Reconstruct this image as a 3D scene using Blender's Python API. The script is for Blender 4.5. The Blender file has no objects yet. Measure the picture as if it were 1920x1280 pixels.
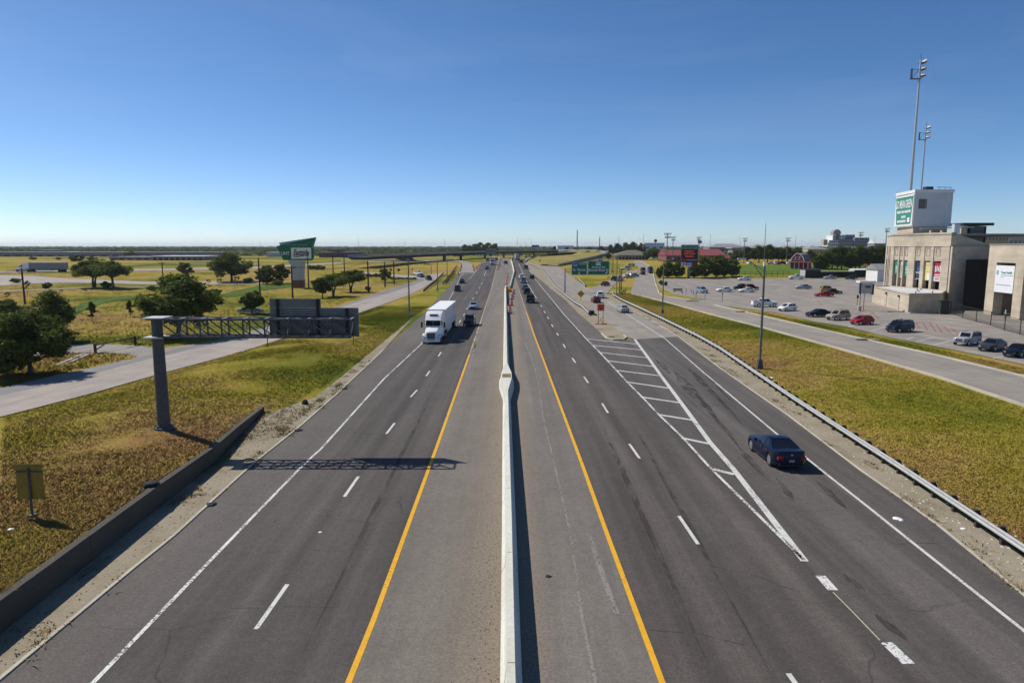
import bpy, bmesh, math, random
import numpy as np
from mathutils import Vector, Matrix
from mathutils.geometry import delaunay_2d_cdt
R = math.radians
random.seed(7)
SC = bpy.context.scene
COL = SC.collection

# ---------------------------------------------------------------- camera, sky, sun, exposure
CAMZ, FPX, TH = 13.0, 1280.0, math.atan(178 / 1280)
cam = bpy.data.objects.new('camera', bpy.data.cameras.new('camera'))
COL.objects.link(cam)
cam.location = (0, 0, CAMZ)
cam.rotation_euler = (math.pi / 2 - TH, 0, 0)
cam.data.sensor_width, cam.data.lens = 36.0, 24.0
cam.data.clip_start, cam.data.clip_end = 0.1, 40000
SC.camera = cam

SUN = Vector((-0.82, 0.52, 1.0)).normalized()          # towards the sun: ahead and to the left
ELEV = math.asin(SUN.z)
w = bpy.data.worlds.new('World'); SC.world = w; w.use_nodes = True
wn = w.node_tree; wn.nodes.clear()
sky = wn.nodes.new('ShaderNodeTexSky'); sky.sky_type = 'NISHITA'; sky.sun_disc = False
sky.sun_elevation = ELEV
sky.sun_rotation = math.atan2(SUN.x, SUN.y)
sky.altitude = 2000; sky.air_density = 0.74; sky.dust_density = 1.15; sky.ozone_density = 3.0
bg = wn.nodes.new('ShaderNodeBackground'); bg.inputs[1].default_value = 0.12
wo = wn.nodes.new('ShaderNodeOutputWorld')
hs = wn.nodes.new('ShaderNodeHueSaturation'); hs.inputs['Saturation'].default_value = 1.18
wn.links.new(sky.outputs[0], hs.inputs['Color'])
# faint high cirrus streaks
wt = wn.nodes.new('ShaderNodeTexCoord'); wm = wn.nodes.new('ShaderNodeMapping'); wm.inputs['Scale'].default_value = (1.2, 2.0, 7.0); wm.inputs['Rotation'].default_value = (0, R(18), R(20))
wx = wn.nodes.new('ShaderNodeTexNoise'); wx.inputs['Scale'].default_value = 1.6; wx.inputs['Detail'].default_value = 7; wx.inputs['Roughness'].default_value = .62; wx.inputs['Distortion'].default_value = .5
wr = wn.nodes.new('ShaderNodeValToRGB'); wr.color_ramp.elements[0].position = .5; wr.color_ramp.elements[1].position = .82; wr.color_ramp.elements[1].color = (.08, .08, .08, 1)
wk = wn.nodes.new('ShaderNodeMix'); wk.data_type = 'RGBA'; wk.inputs[7].default_value = (6.0, 6.6, 7.2, 1)
wn.links.new(wt.outputs['Generated'], wm.inputs[0]); wn.links.new(wm.outputs[0], wx.inputs[0]); wn.links.new(wx.outputs[0], wr.inputs[0])
wn.links.new(wr.outputs[0], wk.inputs[0]); wn.links.new(hs.outputs[0], wk.inputs[6]); wn.links.new(wk.outputs[2], bg.inputs[0]); wn.links.new(bg.outputs[0], wo.inputs[0])
sl = bpy.data.lights.new('sun', 'SUN'); sl.energy = 4.8; sl.angle = R(0.53); sl.color = (1.0, 0.95, 0.86)
so = bpy.data.objects.new('sun', sl); COL.objects.link(so)
so.rotation_euler = SUN.to_track_quat('Z', 'Y').to_euler()
SC.view_settings.view_transform = 'Standard'; SC.view_settings.look = 'None'
SC.view_settings.gamma = 1; SC.view_settings.use_curve_mapping = False
SC.view_settings.exposure = 0.0

# ---------------------------------------------------------------- terrain shape and picture-to-ground helpers
def sm(a, b, x):
    t = min(1, max(0, (x - a) / (b - a)))
    return t * t * (3 - 2 * t)
def h0(Y): return 4.0 * sm(200, 400, Y)
def interp(tab, v):
    if v <= tab[0][0]: return tab[0][1]
    for (a, p), (b, q) in zip(tab, tab[1:]):
        if v <= b: return p + (q - p) * (v - a) / (b - a)
    return tab[-1][1]
WALL = [(0, -17.2), (21, -17.5), (40, -18.2), (53, -20.0), (54, -20.0), (62, -17.3)]
WTOP = [(0, 1.14), (36, 1.10), (44, .86), (53.4, .34), (54.2, 0)]
def wall_h(Y): return interp(WTOP, Y) - .03 if Y < 54 else 0.0
def berm(X, Y):
    if Y > 150 or X > -16: return 0.0
    xl, xr = -41.6 + .086 * Y, interp(WALL, Y) - 0.18
    if X <= xl or X >= xr: return 0.0
    s = (X - xl) / (xr - xl)
    return s * wall_h(Y) + 0.75 * (1 - sm(80, 150, Y)) * math.sin(math.pi * s)
def H(X, Y): return h0(Y) + berm(X, Y)
def ray(px, py):
    u, v = (px - 960) / FPX, (640 - py) / FPX
    return u, math.cos(TH) + v * math.sin(TH), v * math.cos(TH) - math.sin(TH)
def G(px, py, dz=0.0):
    """ground point seen at a pixel of the 1920x1280 photograph"""
    u, y, z = ray(px, py)
    if z > -1e-4: z = -1e-4
    t, step = 12.0, 1.0
    while t < 20000:
        if CAMZ + z * t <= H(u * t, y * t) + dz: break
        step = max(.5, t * .01); t += step
    lo, hi = t - step, t
    for _ in range(24):
        m = (lo + hi) / 2
        if CAMZ + z * m <= H(u * m, y * m) + dz: hi = m
        else: lo = m
    return Vector((u * hi, y * hi, CAMZ + z * hi))
def G0(px, py):
    """the same on the road level, without the grass berm"""
    u, y, z = ray(px, py)
    if z > -1e-4: z = -1e-4
    lo, hi = 5.0, 20000.0
    for _ in range(60):
        m = (lo + hi) / 2
        if CAMZ + z * m <= h0(y * m): hi = m
        else: lo = m
    return Vector((u * hi, y * hi, h0(y * hi)))
def P(px, py, Y):
    u, y, z = ray(px, py); t = Y / y
    return Vector((u * t, Y, CAMZ + z * t))
def pxm(Y): return FPX / (Y * .9905)       # pixels per metre at distance Y

# ---------------------------------------------------------------- materials
MATS = {}
class NT:
    def __init__(s, name):
        m = bpy.data.materials.new(name); m.use_nodes = True
        s.m, s.t = m, m.node_tree; s.b = s.t.nodes['Principled BSDF']; s.out = s.t.nodes['Material Output']
        s.b.inputs['Specular IOR Level'].default_value = 0.3
        MATS[name] = m
    def n(s, kind, **kw):
        o = s.t.nodes.new('ShaderNode' + kind)
        for k, v in kw.items(): setattr(o, k, v)
        return o
    def l(s, a, b): s.t.links.new(a, b)
    def coord(s, scale=(1, 1, 1), kind='Object'):
        if not hasattr(s, 'tc'): s.tc = s.n('TexCoord')
        mp = s.n('Mapping'); mp.inputs['Scale'].default_value = scale
        s.l(s.tc.outputs[kind], mp.inputs[0]); return mp.outputs[0]
    def noise(s, scale, detail=3, rough=.55, co=None, dist=0):
        o = s.n('TexNoise'); o.inputs['Scale'].default_value = scale; o.inputs['Detail'].default_value = detail
        o.inputs['Roughness'].default_value = rough; o.inputs['Distortion'].default_value = dist
        s.l(co if co is not None else s.coord(), o.inputs['Vector']); return o.outputs[0]
    def ramp(s, fac, stops, interp='LINEAR'):
        o = s.n('ValToRGB'); cr = o.color_ramp; cr.interpolation = interp
        while len(cr.elements) < len(stops): cr.elements.new(.5)
        for e, (p, c) in zip(cr.elements, stops):
            e.position = p; e.color = (c, c, c, 1) if isinstance(c, (int, float)) else (*c, 1)
        s.l(fac, o.inputs[0]); return o.outputs[0]
    def mix(s, fac, a, b, mode='MIX'):
        o = s.n('Mix', data_type='RGBA', blend_type=mode, clamp_factor=True)
        for sock, v in ((o.inputs[0], fac), (o.inputs[6], a), (o.inputs[7], b)):
            if isinstance(v, (int, float)): sock.default_value = v
            elif isinstance(v, tuple): sock.default_value = (*v, 1)
            else: s.l(v, sock)
        return o.outputs[2]
    def math(s, op, a, b=0.0, c=0.0):
        o = s.n('Math', operation=op)
        for sock, v in zip(o.inputs, (a, b, c)):
            if isinstance(v, (int, float)): sock.default_value = v
            else: s.l(v, sock)
        return o.outputs[0]
    def base(s, c, rough=.9, metal=0.0):
        if isinstance(c, tuple): s.b.inputs['Base Color'].default_value = (*c, 1)
        else: s.l(c, s.b.inputs['Base Color'])
        s.b.inputs['Roughness'].default_value = rough; s.b.inputs['Metallic'].default_value = metal
        return s
    def bump(s, fac, strength=.3, dist=.02):
        o = s.n('Bump'); o.inputs['Strength'].default_value = strength; o.inputs['Distance'].default_value = dist
        s.l(fac, o.inputs['Height']); s.l(o.outputs[0], s.b.inputs['Normal'])
def flat(name, c, rough=.6, metal=0.0, var=.12, scale=2.0, spec=.3):
    m = NT(name); f = m.noise(scale, 4)
    d = tuple(max(0, x * (1 - var)) for x in c); u = tuple(min(1, x * (1 + var)) for x in c)
    m.base(m.ramp(f, [(.3, d), (.7, u)]), rough, metal); m.b.inputs['Specular IOR Level'].default_value = spec
    return m.m

def asphalt(name, c, rel=.35, dirt=None, streak=.25, cracks=True, lane=None):
    m = NT(name)
    fine = m.noise(30, 2, .7); grit = m.noise(9, 4, .7); mid = m.noise(.35, 4, .6)
    st = m.noise(1.0, 3, .6, m.coord((.75, .012, 1))); st2 = m.noise(1.0, 4, .6, m.coord((.22, .05, 1)))
    col = m.mix(m.ramp(fine, [(.32, 0.), (.68, 1.)]), tuple(x * (1 - rel) for x in c), tuple(x * (1 + rel) for x in c))
    col = m.mix(.55, col, m.ramp(grit, [(.3, .3), (.7, .72)]), 'OVERLAY')
    col = m.mix(.4, col, m.ramp(m.noise(2.6, 5, .75), [(.32, .34), (.68, .66)]), 'OVERLAY')
    col = m.mix(streak * 2, col, m.ramp(st, [(.35, .36), (.65, .64)]), 'OVERLAY')
    col = m.mix(.55, col, m.ramp(st2, [(.3, .38), (.7, .62)]), 'OVERLAY')
    col = m.mix(.5, col, m.ramp(mid, [(.3, .42), (.7, .58)]), 'OVERLAY')
    if lane:
        # polished wheel paths and the darker oil strip between them, following the lanes
        xc, wd, sl = lane; sx = m.n('SeparateXYZ'); m.l(m.coord(), sx.inputs[0])
        ph = m.math('ADD', m.math('ADD', sx.outputs[0], m.math('MULTIPLY', sx.outputs[1], sl)), m.math('MULTIPLY', m.math('SUBTRACT', m.noise(.05, 2), .5), .8))
        wv = m.math('COSINE', m.math('MULTIPLY', m.math('SUBTRACT', ph, xc), 4 * math.pi / wd))
        col = m.mix(.5, col, m.ramp(m.math('ADD', m.math('MULTIPLY', wv, .5), m.math('MULTIPLY', m.noise(.6, 4), .6)), [(0., .62), (1., .38)]), 'OVERLAY')
    if cracks:
        vo = m.n('TexVoronoi', feature='DISTANCE_TO_EDGE'); vo.inputs['Scale'].default_value = 1
        wob = m.noise(.9, 4, .6); cx = m.n('VectorMath', operation='SCALE'); cx.inputs['Scale'].default_value = .10
        ad = m.n('VectorMath', operation='ADD'); m.l(m.coord((.07, .11, 1)), ad.inputs[0])
        nv = m.n('TexNoise'); nv.inputs['Scale'].default_value = .5; m.l(m.coord(), nv.inputs['Vector'])
        m.l(nv.outputs[1], cx.inputs[0]); m.l(cx.outputs[0], ad.inputs[1]); m.l(ad.outputs[0], vo.inputs['Vector'])
        cr = m.math('MULTIPLY', m.ramp(vo.outputs[0], [(.0, .55), (.0030, 0.)]), m.ramp(m.noise(.12, 2), [(.48, 0.), (.6, 1.)]))
        col = m.mix(cr, col, tuple(x * .3 for x in c))
        pt = m.ramp(m.noise(.45, 5, .65, m.coord((1.4, .3, 1)), .6), [(.62, 0.), (.74, .35)])
        col = m.mix(pt, col, tuple(x * .45 for x in c))
    if dirt:
        # dust that has settled along the barrier, thinning away from it (coordinate x)
        sp = m.n('SeparateXYZ'); m.l(m.coord(), sp.inputs[0])
        x0, wdt, dc = dirt
        f = m.math('DIVIDE', m.math('ABSOLUTE', m.math('SUBTRACT', sp.outputs[0], x0)), wdt)
        f = m.math('ADD', f, m.math('MULTIPLY', m.math('SUBTRACT', m.noise(1.2, 5, .7), .5), .9))
        col = m.mix(m.ramp(f, [(.0, .85), (1., 0.)]), col, m.mix(m.ramp(grit, [(.35, 0.), (.6, 1.)]), tuple(x * .6 for x in dc), dc))
    m.base(col, .93); m.bump(m.mix(.5, fine, grit), .45, .012); return m.m
LANE = asphalt('asphalt_lane', (.076, .066, .059), .4, None, .4, True, (-10.4, 3.85, .005))
LANE_R = asphalt('asphalt_lane_worn', (.080, .068, .060), .4, None, .4, True, (6.55, 3.75, .016))
SHOULDER = asphalt('asphalt_shoulder', (.112, .098, .088), .32, None, .15)
RAMPA = asphalt('asphalt_ramp', (.100, .087, .078), .35, None, .45)
MED_L = asphalt('asphalt_median_dusty', (.165, .145, .122), .26, (-.5, 2.3, (.25, .20, .145)), .15, False)
MED_R = asphalt('asphalt_median_pale', (.165, .146, .126), .26, (.5, 1.0, (.27, .22, .165)), .22, False)

def concrete(name, c, joints=None, stain=.5):
    m = NT(name); a = m.noise(.25, 5, .6); b = m.noise(6, 4, .65)
    st = m.noise(1, 3, .6, m.coord((.5, .03, 1)))
    col = m.mix(m.ramp(b, [(.3, 0.), (.7, 1.)]), tuple(x * .88 for x in c), tuple(x * 1.1 for x in c))
    col = m.mix(stain, col, m.ramp(a, [(.3, .36), (.7, .62)]), 'OVERLAY')
    col = m.mix(stain, col, m.ramp(st, [(.3, .4), (.7, .6)]), 'OVERLAY')
    if joints:
        br = m.n('TexBrick'); br.offset = 0.0
        for k, v in (('Scale', 1.0), ('Mortar Size', joints[2]), ('Brick Width', joints[0]), ('Row Height', joints[1]), ('Mortar Smooth', .2)): br.inputs[k].default_value = v
        br.inputs['Color1'].default_value = (.47, .47, .47, 1); br.inputs['Color2'].default_value = (.54, .53, .52, 1); br.inputs['Mortar'].default_value = (.27, .27, .27, 1)
        m.l(m.coord(), br.inputs['Vector'])
        col = m.mix(.75, col, br.outputs[0], 'OVERLAY')
    m.base(col, .9); m.bump(b, .25, .01); return m.m
CONC = concrete('concrete', (.40, .37, .32))
CONC_ROAD = concrete('concrete_road', (.27, .24, .205), (4.2, 6.0, .03))
CONC_PALE = concrete('concrete_frontage', (.33, .285, .25), (3.8, 7.0, .03))
CONC_LOT = concrete('concrete_lot', (.265, .238, .208), (5.5, 5.5, .04), .7)
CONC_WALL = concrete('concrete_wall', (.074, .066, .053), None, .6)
BARRIER = concrete('barrier_concrete', (.61, .60, .52), None, .5)
KERB = concrete('kerb_concrete', (.47, .43, .34))

def ground_mat(name, stops, s1=.06, s2=.5, s3=5.0, dry=False, relief=.08):
    m = NT(name)
    f = m.math('MULTIPLY', m.noise(s1, 3, .6), .8)
    f = m.math('ADD', f, m.math('MULTIPLY', m.noise(s2, 4, .6, m.coord((1, .6, 1)), .5), .5))
    f = m.math('ADD', f, m.math('MULTIPLY', m.noise(s3, 4, .7), .55))
    f = m.math('MULTIPLY', f, .54)
    if dry:
        at = m.n('Attribute', attribute_name='zone'); sp = m.n('SeparateColor'); m.l(at.outputs[0], sp.inputs[0])
        f = m.math('ADD', f, m.math('MULTIPLY', m.math('SUBTRACT', sp.outputs[0], .5), .62))
    col = m.ramp(f, stops)
    if dry:
        soil = m.ramp(m.noise(1.2, 5, .7), [(.3, (.20, .13, .065)), (.7, (.36, .26, .15))])
        k = m.math('ADD', sp.outputs[1], m.math('MULTIPLY', m.math('SUBTRACT', m.noise(.9, 5, .7), .5), 1.1))
        col = m.mix(m.ramp(k, [(.45, 0.), (.62, 1.)]), col, soil)
        wood = m.ramp(m.noise(.02, 6, .75), [(.35, (.018, .034, .012)), (.55, (.045, .07, .022)), (.72, (.16, .15, .07))])
        col = m.mix(sp.outputs[2], col, wood)
    fine = m.noise(14, 3, .8)
    col = m.mix(.55, col, m.ramp(fine, [(.28, .28), (.72, .72)]), 'OVERLAY')
    m.base(col, 1.0); m.b.inputs['Specular IOR Level'].default_value = .05
    m.bump(m.mix(.5, fine, m.noise(3.5, 4, .7)), .9, relief); return m.m
GRASS_STOPS = [(.28, (.115, .145, .016)), (.39, (.225, .225, .024)), (.49, (.36, .290, .040)), (.60, (.47, .335, .085)), (.74, (.36, .205, .085))]
GRASS = ground_mat('grass_ground', [(p, tuple(x * .74 for x in c)) for p, c in GRASS_STOPS], dry=True)
LAWN = ground_mat('lawn', [(.35, (.075, .135, .018)), (.65, (.125, .175, .03))], relief=.03)
VERGE = ground_mat('verge_dirt', [(.32, (.15, .115, .06)), (.44, (.26, .22, .155)), (.56, (.32, .275, .205)), (.70, (.24, .19, .11))], .2, 1.1, 4, relief=.02)
DITCH = ground_mat('ditch_grass', [(.35, (.05, .10, .018)), (.55, (.10, .15, .03)), (.7, (.19, .17, .05))])
MOUND = ground_mat('mound_grass', [(.33, (.11, .14, .025)), (.46, (.22, .20, .05)), (.54, (.30, .235, .085)), (.66, (.26, .18, .07))], .09, .6, 4)
FARFIELD = ground_mat('far_field', [(.35, (.08, .12, .03)), (.6, (.13, .17, .045))], .02, .1, 2)

def tuft_mat(name, stops):
    m = NT(name); gi = m.n('NewGeometry')
    f = m.math('ADD', m.math('MULTIPLY', m.noise(.06, 3, .6), .8), m.math('MULTIPLY', m.noise(.5, 4, .6, m.coord((1, .6, 1)), .5), .5))
    f = m.math('ADD', f, m.math('MULTIPLY', m.math('SUBTRACT', gi.outputs['Random Per Island'], -.25), .36))
    f = m.math('MULTIPLY', f, .54)
    at = m.n('Attribute', attribute_name='zone'); sp = m.n('SeparateColor'); m.l(at.outputs[0], sp.inputs[0])
    f = m.math('ADD', f, m.math('MULTIPLY', m.math('SUBTRACT', sp.outputs[0], .5), .62))
    m.base(m.ramp(f, stops), .9); m.b.inputs['Specular IOR Level'].default_value = .0
    nz = m.n('CombineXYZ'); nz.inputs[2].default_value = 1; m.l(nz.outputs[0], m.b.inputs['Normal']); return m.m
TUFT = tuft_mat('grass_blade', [(p, tuple(min(.75, x * 1.12) for x in c)) for p, c in GRASS_STOPS]); ROUGH = tuft_mat('rough_grass_blade', [(p, tuple(x * .8 for x in c)) for p, c in GRASS_STOPS])

def paint(name, c, wear=.5, blotch=9):
    m = NT(name); m.base(m.ramp(m.noise(3, 4), [(.3, tuple(x * .82 for x in c)), (.7, c)]), .7)
    tr = m.n('BsdfTransparent'); mx = m.n('MixShader')
    f = m.ramp(m.math('ADD', m.math('MULTIPLY', m.noise(blotch, 5, .75), .7), m.math('MULTIPLY', m.noise(.5, 3), .3)), [(wear - .03, 1.), (wear + .03, 0.)])
    m.l(f, mx.inputs[0]); m.l(m.b.outputs[0], mx.inputs[1]); m.l(tr.outputs[0], mx.inputs[2]); m.l(mx.outputs[0], m.out.inputs[0]); return m.m
WHITE_L = paint('white_line_paint', (.64, .625, .58), .42)
WHITE_W = paint('white_line_worn', (.72, .71, .67), .47)
YELLOW_L = paint('yellow_line_paint', (.78, .40, .015), .39)
YELLOW_W = paint('yellow_line_faded', (.55, .42, .22), .47)
GHOST_L = paint('ghost_line', (.26, .24, .215), .46)
TAR = paint('tar_seal', (.045, .042, .042), .5, 1.2)
RED_L = paint('red_line_paint', (.36, .075, .06), .42)

def leaf_mat(name, dark, light, hue=0.):
    m = NT(name); gi = m.n('NewGeometry'); oi = m.n('ObjectInfo')
    f = m.math('ADD', m.math('MULTIPLY', gi.outputs['Random Per Island'], .6), m.math('MULTIPLY', m.noise(.55, 3), .6))
    col = m.ramp(f, [(.25, dark), (.85, light)])
    col = m.mix(m.math('MULTIPLY', oi.outputs['Random'], .35), col, tuple(x * .6 for x in dark))
    m.base(col, .75); m.b.inputs['Specular IOR Level'].default_value = .15
    tl = m.n('BsdfTranslucent'); mx = m.n('MixShader'); mx.inputs[0].default_value = .32
    m.l(col, tl.inputs[0]); m.l(m.b.outputs[0], mx.inputs[1]); m.l(tl.outputs[0], mx.inputs[2]); m.l(mx.outputs[0], m.out.inputs[0]); return m.m
LEAF = leaf_mat('leaf_green', (.065, .095, .015), (.20, .24, .040))
LEAF_D = leaf_mat('leaf_dark', (.046, .070, .013), (.155, .190, .034))
LEAF_Y = leaf_mat('leaf_olive', (.07, .085, .016), (.18, .19, .036))
BARK = flat('bark', (.075, .058, .042), .95, 0, .35, 8)
WOOD = flat('pole_wood', (.055, .042, .032), .9, 0, .3, 6)
STEEL = flat('galvanised_steel', (.46, .47, .47), .5, .6, .15, 5)
STEELD = flat('weathered_steel', (.075, .08, .09), .6, .1, .22, 3)
POLEG = flat('pole_grey', (.17, .165, .155), .6, .2, .15, 4)
SIGNBACK = flat('sign_back_aluminium', (.25, .255, .25), .55, .2, .12, 2)
TIMBER = flat('dark_timber', (.055, .043, .035), .9, 0, .3, 5)
RAILG = flat('rail_galvanised', (.50, .51, .50), .45, .35, .12, 3)
BLACKM = flat('black_metal', (.022, .022, .024), .5, .2)
GREENS = flat('sign_green', (.010, .145, .075), .5, 0, .08)
WHITES = flat('sign_white', (.80, .80, .78), .5, 0, .04)
BLUES = flat('sign_blue', (.05, .10, .32), .5, 0, .08)
ORANGE = flat('sign_orange', (.85, .10, .035), .55, 0, .08)
BARREL = flat('barrel_orange', (.75, .14, .03), .5, 0, .1)
YELLOWS = flat('sign_yellow', (.80, .40, .02), .5, 0, .08)
OLIVEB = flat('sign_back_olive', (.21, .165, .035), .5, .1, .15)
BLACKP = flat('black_print', (.015, .015, .017), .6)
GLASS = NT('car_glass').base((.006, .007, .009), .08).m; MATS['car_glass'].node_tree.nodes['Principled BSDF'].inputs['Specular IOR Level'].default_value = .4
pm = NT('car_paint'); _oi = pm.n('ObjectInfo'); pm.base(_oi.outputs['Color'], .32); pm.b.inputs['Specular IOR Level'].default_value = .2; pm.b.inputs['Coat Weight'].default_value = .12; pm.b.inputs['Coat Roughness'].default_value = .06
PAINT = pm.m
TYRE = flat('tyre_rubber', (.018, .018, .018), .85)
RIM = flat('wheel_rim', (.55, .56, .58), .28, .85, .1)
LAMPW = NT('headlight_glass').base((.75, .77, .8), .1).m
LAMPR = NT('taillight_red').base((.42, .012, .012), .2).m
TRIM = flat('black_trim', (.03, .03, .032), .6)
PLATE = flat('licence_plate', (.28, .29, .31), .5)
TRUCKW = flat('truck_white', (.80, .80, .79), .3, 0, .03, 2)
TRAILW = flat('trailer_white', (.62, .63, .64), .45, 0, .07, 1)
STUCCO = concrete('stadium_stucco', (.50, .425, .325), None, .7)
STUCCO_D = flat('stadium_ribbed_panel', (.30, .25, .195), .8, 0, .08, 1)
METALW = flat('ribbed_white_metal', (.58, .60, .62), .5, .1, .06, .8)
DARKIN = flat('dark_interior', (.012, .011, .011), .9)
BRICK = flat('red_brick', (.20, .085, .055), .9, 0, .2, 6)
PILLAR = flat('pillar_panel', (.42, .43, .45), .6, .1, .08, 1)
ROOFG = flat('grey_roof', (.27, .26, .245), .85, 0, .12, 1)
ROOFW = flat('white_roof', (.75, .75, .74), .6, 0, .06, 1)
ROOFR = flat('red_roof', (.23, .055, .055), .7, 0, .15, .5)
ROOFT = flat('terracotta_roof', (.27, .095, .04), .85, 0, .2, 1)
WALLT = flat('tan_wall', (.46, .39, .30), .85, 0, .1, 1)
WALLG = flat('grey_wall', (.22, .22, .23), .85, 0, .12, .5)
WALLW = flat('white_wall', (.72, .71, .68), .8, 0, .06, 1)
WALLR = flat('barn_red', (.42, .035, .04), .7, 0, .1, 1)
WALLD = flat('dark_shed', (.018, .022, .026), .8, 0, .2, 1)
WINDOW = NT('window_glass').base((.03, .04, .055), .08).m
def emit(name, c, s):
    m = NT(name); m.base((.02, .02, .02), .5); m.b.inputs['Emission Color'].default_value = (*c, 1); m.b.inputs['Emission Strength'].default_value = s; return m.m
LEDR = emit('led_red', (1, .07, .02), .55)
BANNER = {k: flat('banner_' + k, c, .7, 0, .05) for k, c in dict(green=(.03, .27, .15), cream=(.62, .56, .45), blue=(.03, .045, .085), yellow=(.70, .60, .26), crimson=(.38, .02, .06), white=(.72, .73, .74), teal=(.045, .225, .185), ltblue=(.06, .2, .42)).items()}
SKIN = flat('skin', (.42, .25, .17), .6); SHIRT = flat('shirt_dark', (.10, .09, .085), .85); TROUSER = flat('trousers_tan', (.30, .27, .22), .9)
# ---------------------------------------------------------------- mesh and object helpers
class MB:
    def __init__(s): s.v, s.f, s.mi, s.cur = [], [], [], 0
    def add(s, vs, fs):
        o = len(s.v); s.v += [tuple(v) for v in vs]; s.f += [tuple(i + o for i in f) for f in fs]; s.mi += [s.cur] * len(fs); return s
    def box(s, c, d, rz=0.0, taper=1.0):
        x, y, z = (k / 2 for k in d); vs = []
        for sz, k in ((-1, 1.0), (1, taper)):
            for sx, sy in ((-1, -1), (1, -1), (1, 1), (-1, 1)):
                a, b = sx * x * k, sy * y * k
                vs.append((c[0] + a * math.cos(rz) - b * math.sin(rz), c[1] + a * math.sin(rz) + b * math.cos(rz), c[2] + sz * z))
        return s.add(vs, [(3, 2, 1, 0), (4, 5, 6, 7), (0, 1, 5, 4), (1, 2, 6, 5), (2, 3, 7, 6), (3, 0, 4, 7)])
    def tube(s, a, b, r0, r1=None, n=8, cap=True):
        a, b = Vector(a), Vector(b); r1 = r0 if r1 is None else r1
        q = (b - a).to_track_quat('Z', 'Y'); vs = []
        for p, r in ((a, r0), (b, r1)):
            for i in range(n):
                t = 2 * math.pi * (i + .5) / n; vs.append(p + q @ Vector((r * math.cos(t), r * math.sin(t), 0)))
        fs = [(i, (i + 1) % n, n + (i + 1) % n, n + i) for i in range(n)]
        if cap: fs += [tuple(range(n))[::-1], tuple(range(n, 2 * n))]
        return s.add(vs, fs)
    def beam(s, a, b, w, h):                       # rectangular bar between two points
        a, b = Vector(a), Vector(b); d = (b - a).normalized()
        sd = d.cross(Vector((0, 0, 1)))
        if sd.length < 1e-3: sd = Vector((1, 0, 0))
        sd.normalize(); up = sd.cross(d); vs = []
        for p in (a, b):
            for i, j in ((-1, -1), (1, -1), (1, 1), (-1, 1)): vs.append(p + sd * (i * w / 2) + up * (j * h / 2))
        return s.add(vs, [(3, 2, 1, 0), (4, 5, 6, 7), (0, 1, 5, 4), (1, 2, 6, 5), (2, 3, 7, 6), (3, 0, 4, 7)])
    def loft(s, rings, closed=True, caps=True):
        n = len(rings[0]); vs = [p for r in rings for p in r]; fs = []
        for k in range(len(rings) - 1):
            for i in range(n if closed else n - 1):
                j = (i + 1) % n; fs.append((k * n + i, k * n + j, (k + 1) * n + j, (k + 1) * n + i))
        if caps and closed: fs += [tuple(range(n))[::-1], tuple(range((len(rings) - 1) * n, len(rings) * n))]
        return s.add(vs, fs)
    def lathe(s, prof, n=12, c=(0, 0, 0)):          # prof: (r, z)
        return s.loft([[(c[0] + r * math.cos(2 * math.pi * i / n), c[1] + r * math.sin(2 * math.pi * i / n), c[2] + z) for i in range(n)] for r, z in prof])
    def prism(s, pts, off):                         # pts: planar loop, off: extrusion vector
        n = len(pts); off = Vector(off); vs = [Vector(p) for p in pts] + [Vector(p) + off for p in pts]
        return s.add(vs, [tuple(range(n))[::-1], tuple(range(n, 2 * n))] + [(i, (i + 1) % n, n + (i + 1) % n, n + i) for i in range(n)])
    def mesh(s, name, mats, smooth=False, o=None, fix=True):
        vs = s.v if o is None else [(x - o[0], y - o[1], z - o[2]) for x, y, z in s.v]
        me = bpy.data.meshes.new(name); me.from_pydata(vs, [], s.f)
        for m in (mats if isinstance(mats, (list, tuple)) else [mats]): me.materials.append(m)
        if any(s.mi): me.polygons.foreach_set('material_index', s.mi)
        if fix:
            bm = bmesh.new(); bm.from_mesh(me); bmesh.ops.recalc_face_normals(bm, faces=bm.faces); bm.to_mesh(me); bm.free()
        if smooth:
            me.polygons.foreach_set('use_smooth', [True] * len(me.polygons)); me.set_sharp_from_angle(angle=R(38))
        me.update(); return me
def link(name, data, parent=None, loc=(0, 0, 0), rot=(0, 0, 0), scale=(1, 1, 1), **props):
    o = bpy.data.objects.new(name, data); COL.objects.link(o); o.location = loc; o.rotation_euler = rot; o.scale = scale
    if parent is not None: o.parent = parent
    for k, v in props.items():
        if v is not None: o[k] = v
    return o
def obj(name, mb, mats, parent=None, smooth=False, o=None, fix=True, **props):
    return link(name, mb.mesh(name, mats, smooth, o, fix), parent, **props)
def thing(name, label, cat, loc=(0, 0, 0), rz=0.0, group=None, scale=(1, 1, 1)):
    return link(name, None, None, loc, (0, 0, rz), scale, label=label, category=cat, group=group)
def struct(name, mb, mats, parent=None, **kw): return obj(name, mb, mats, parent, kind='structure' if parent is None else None, **kw)

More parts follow.
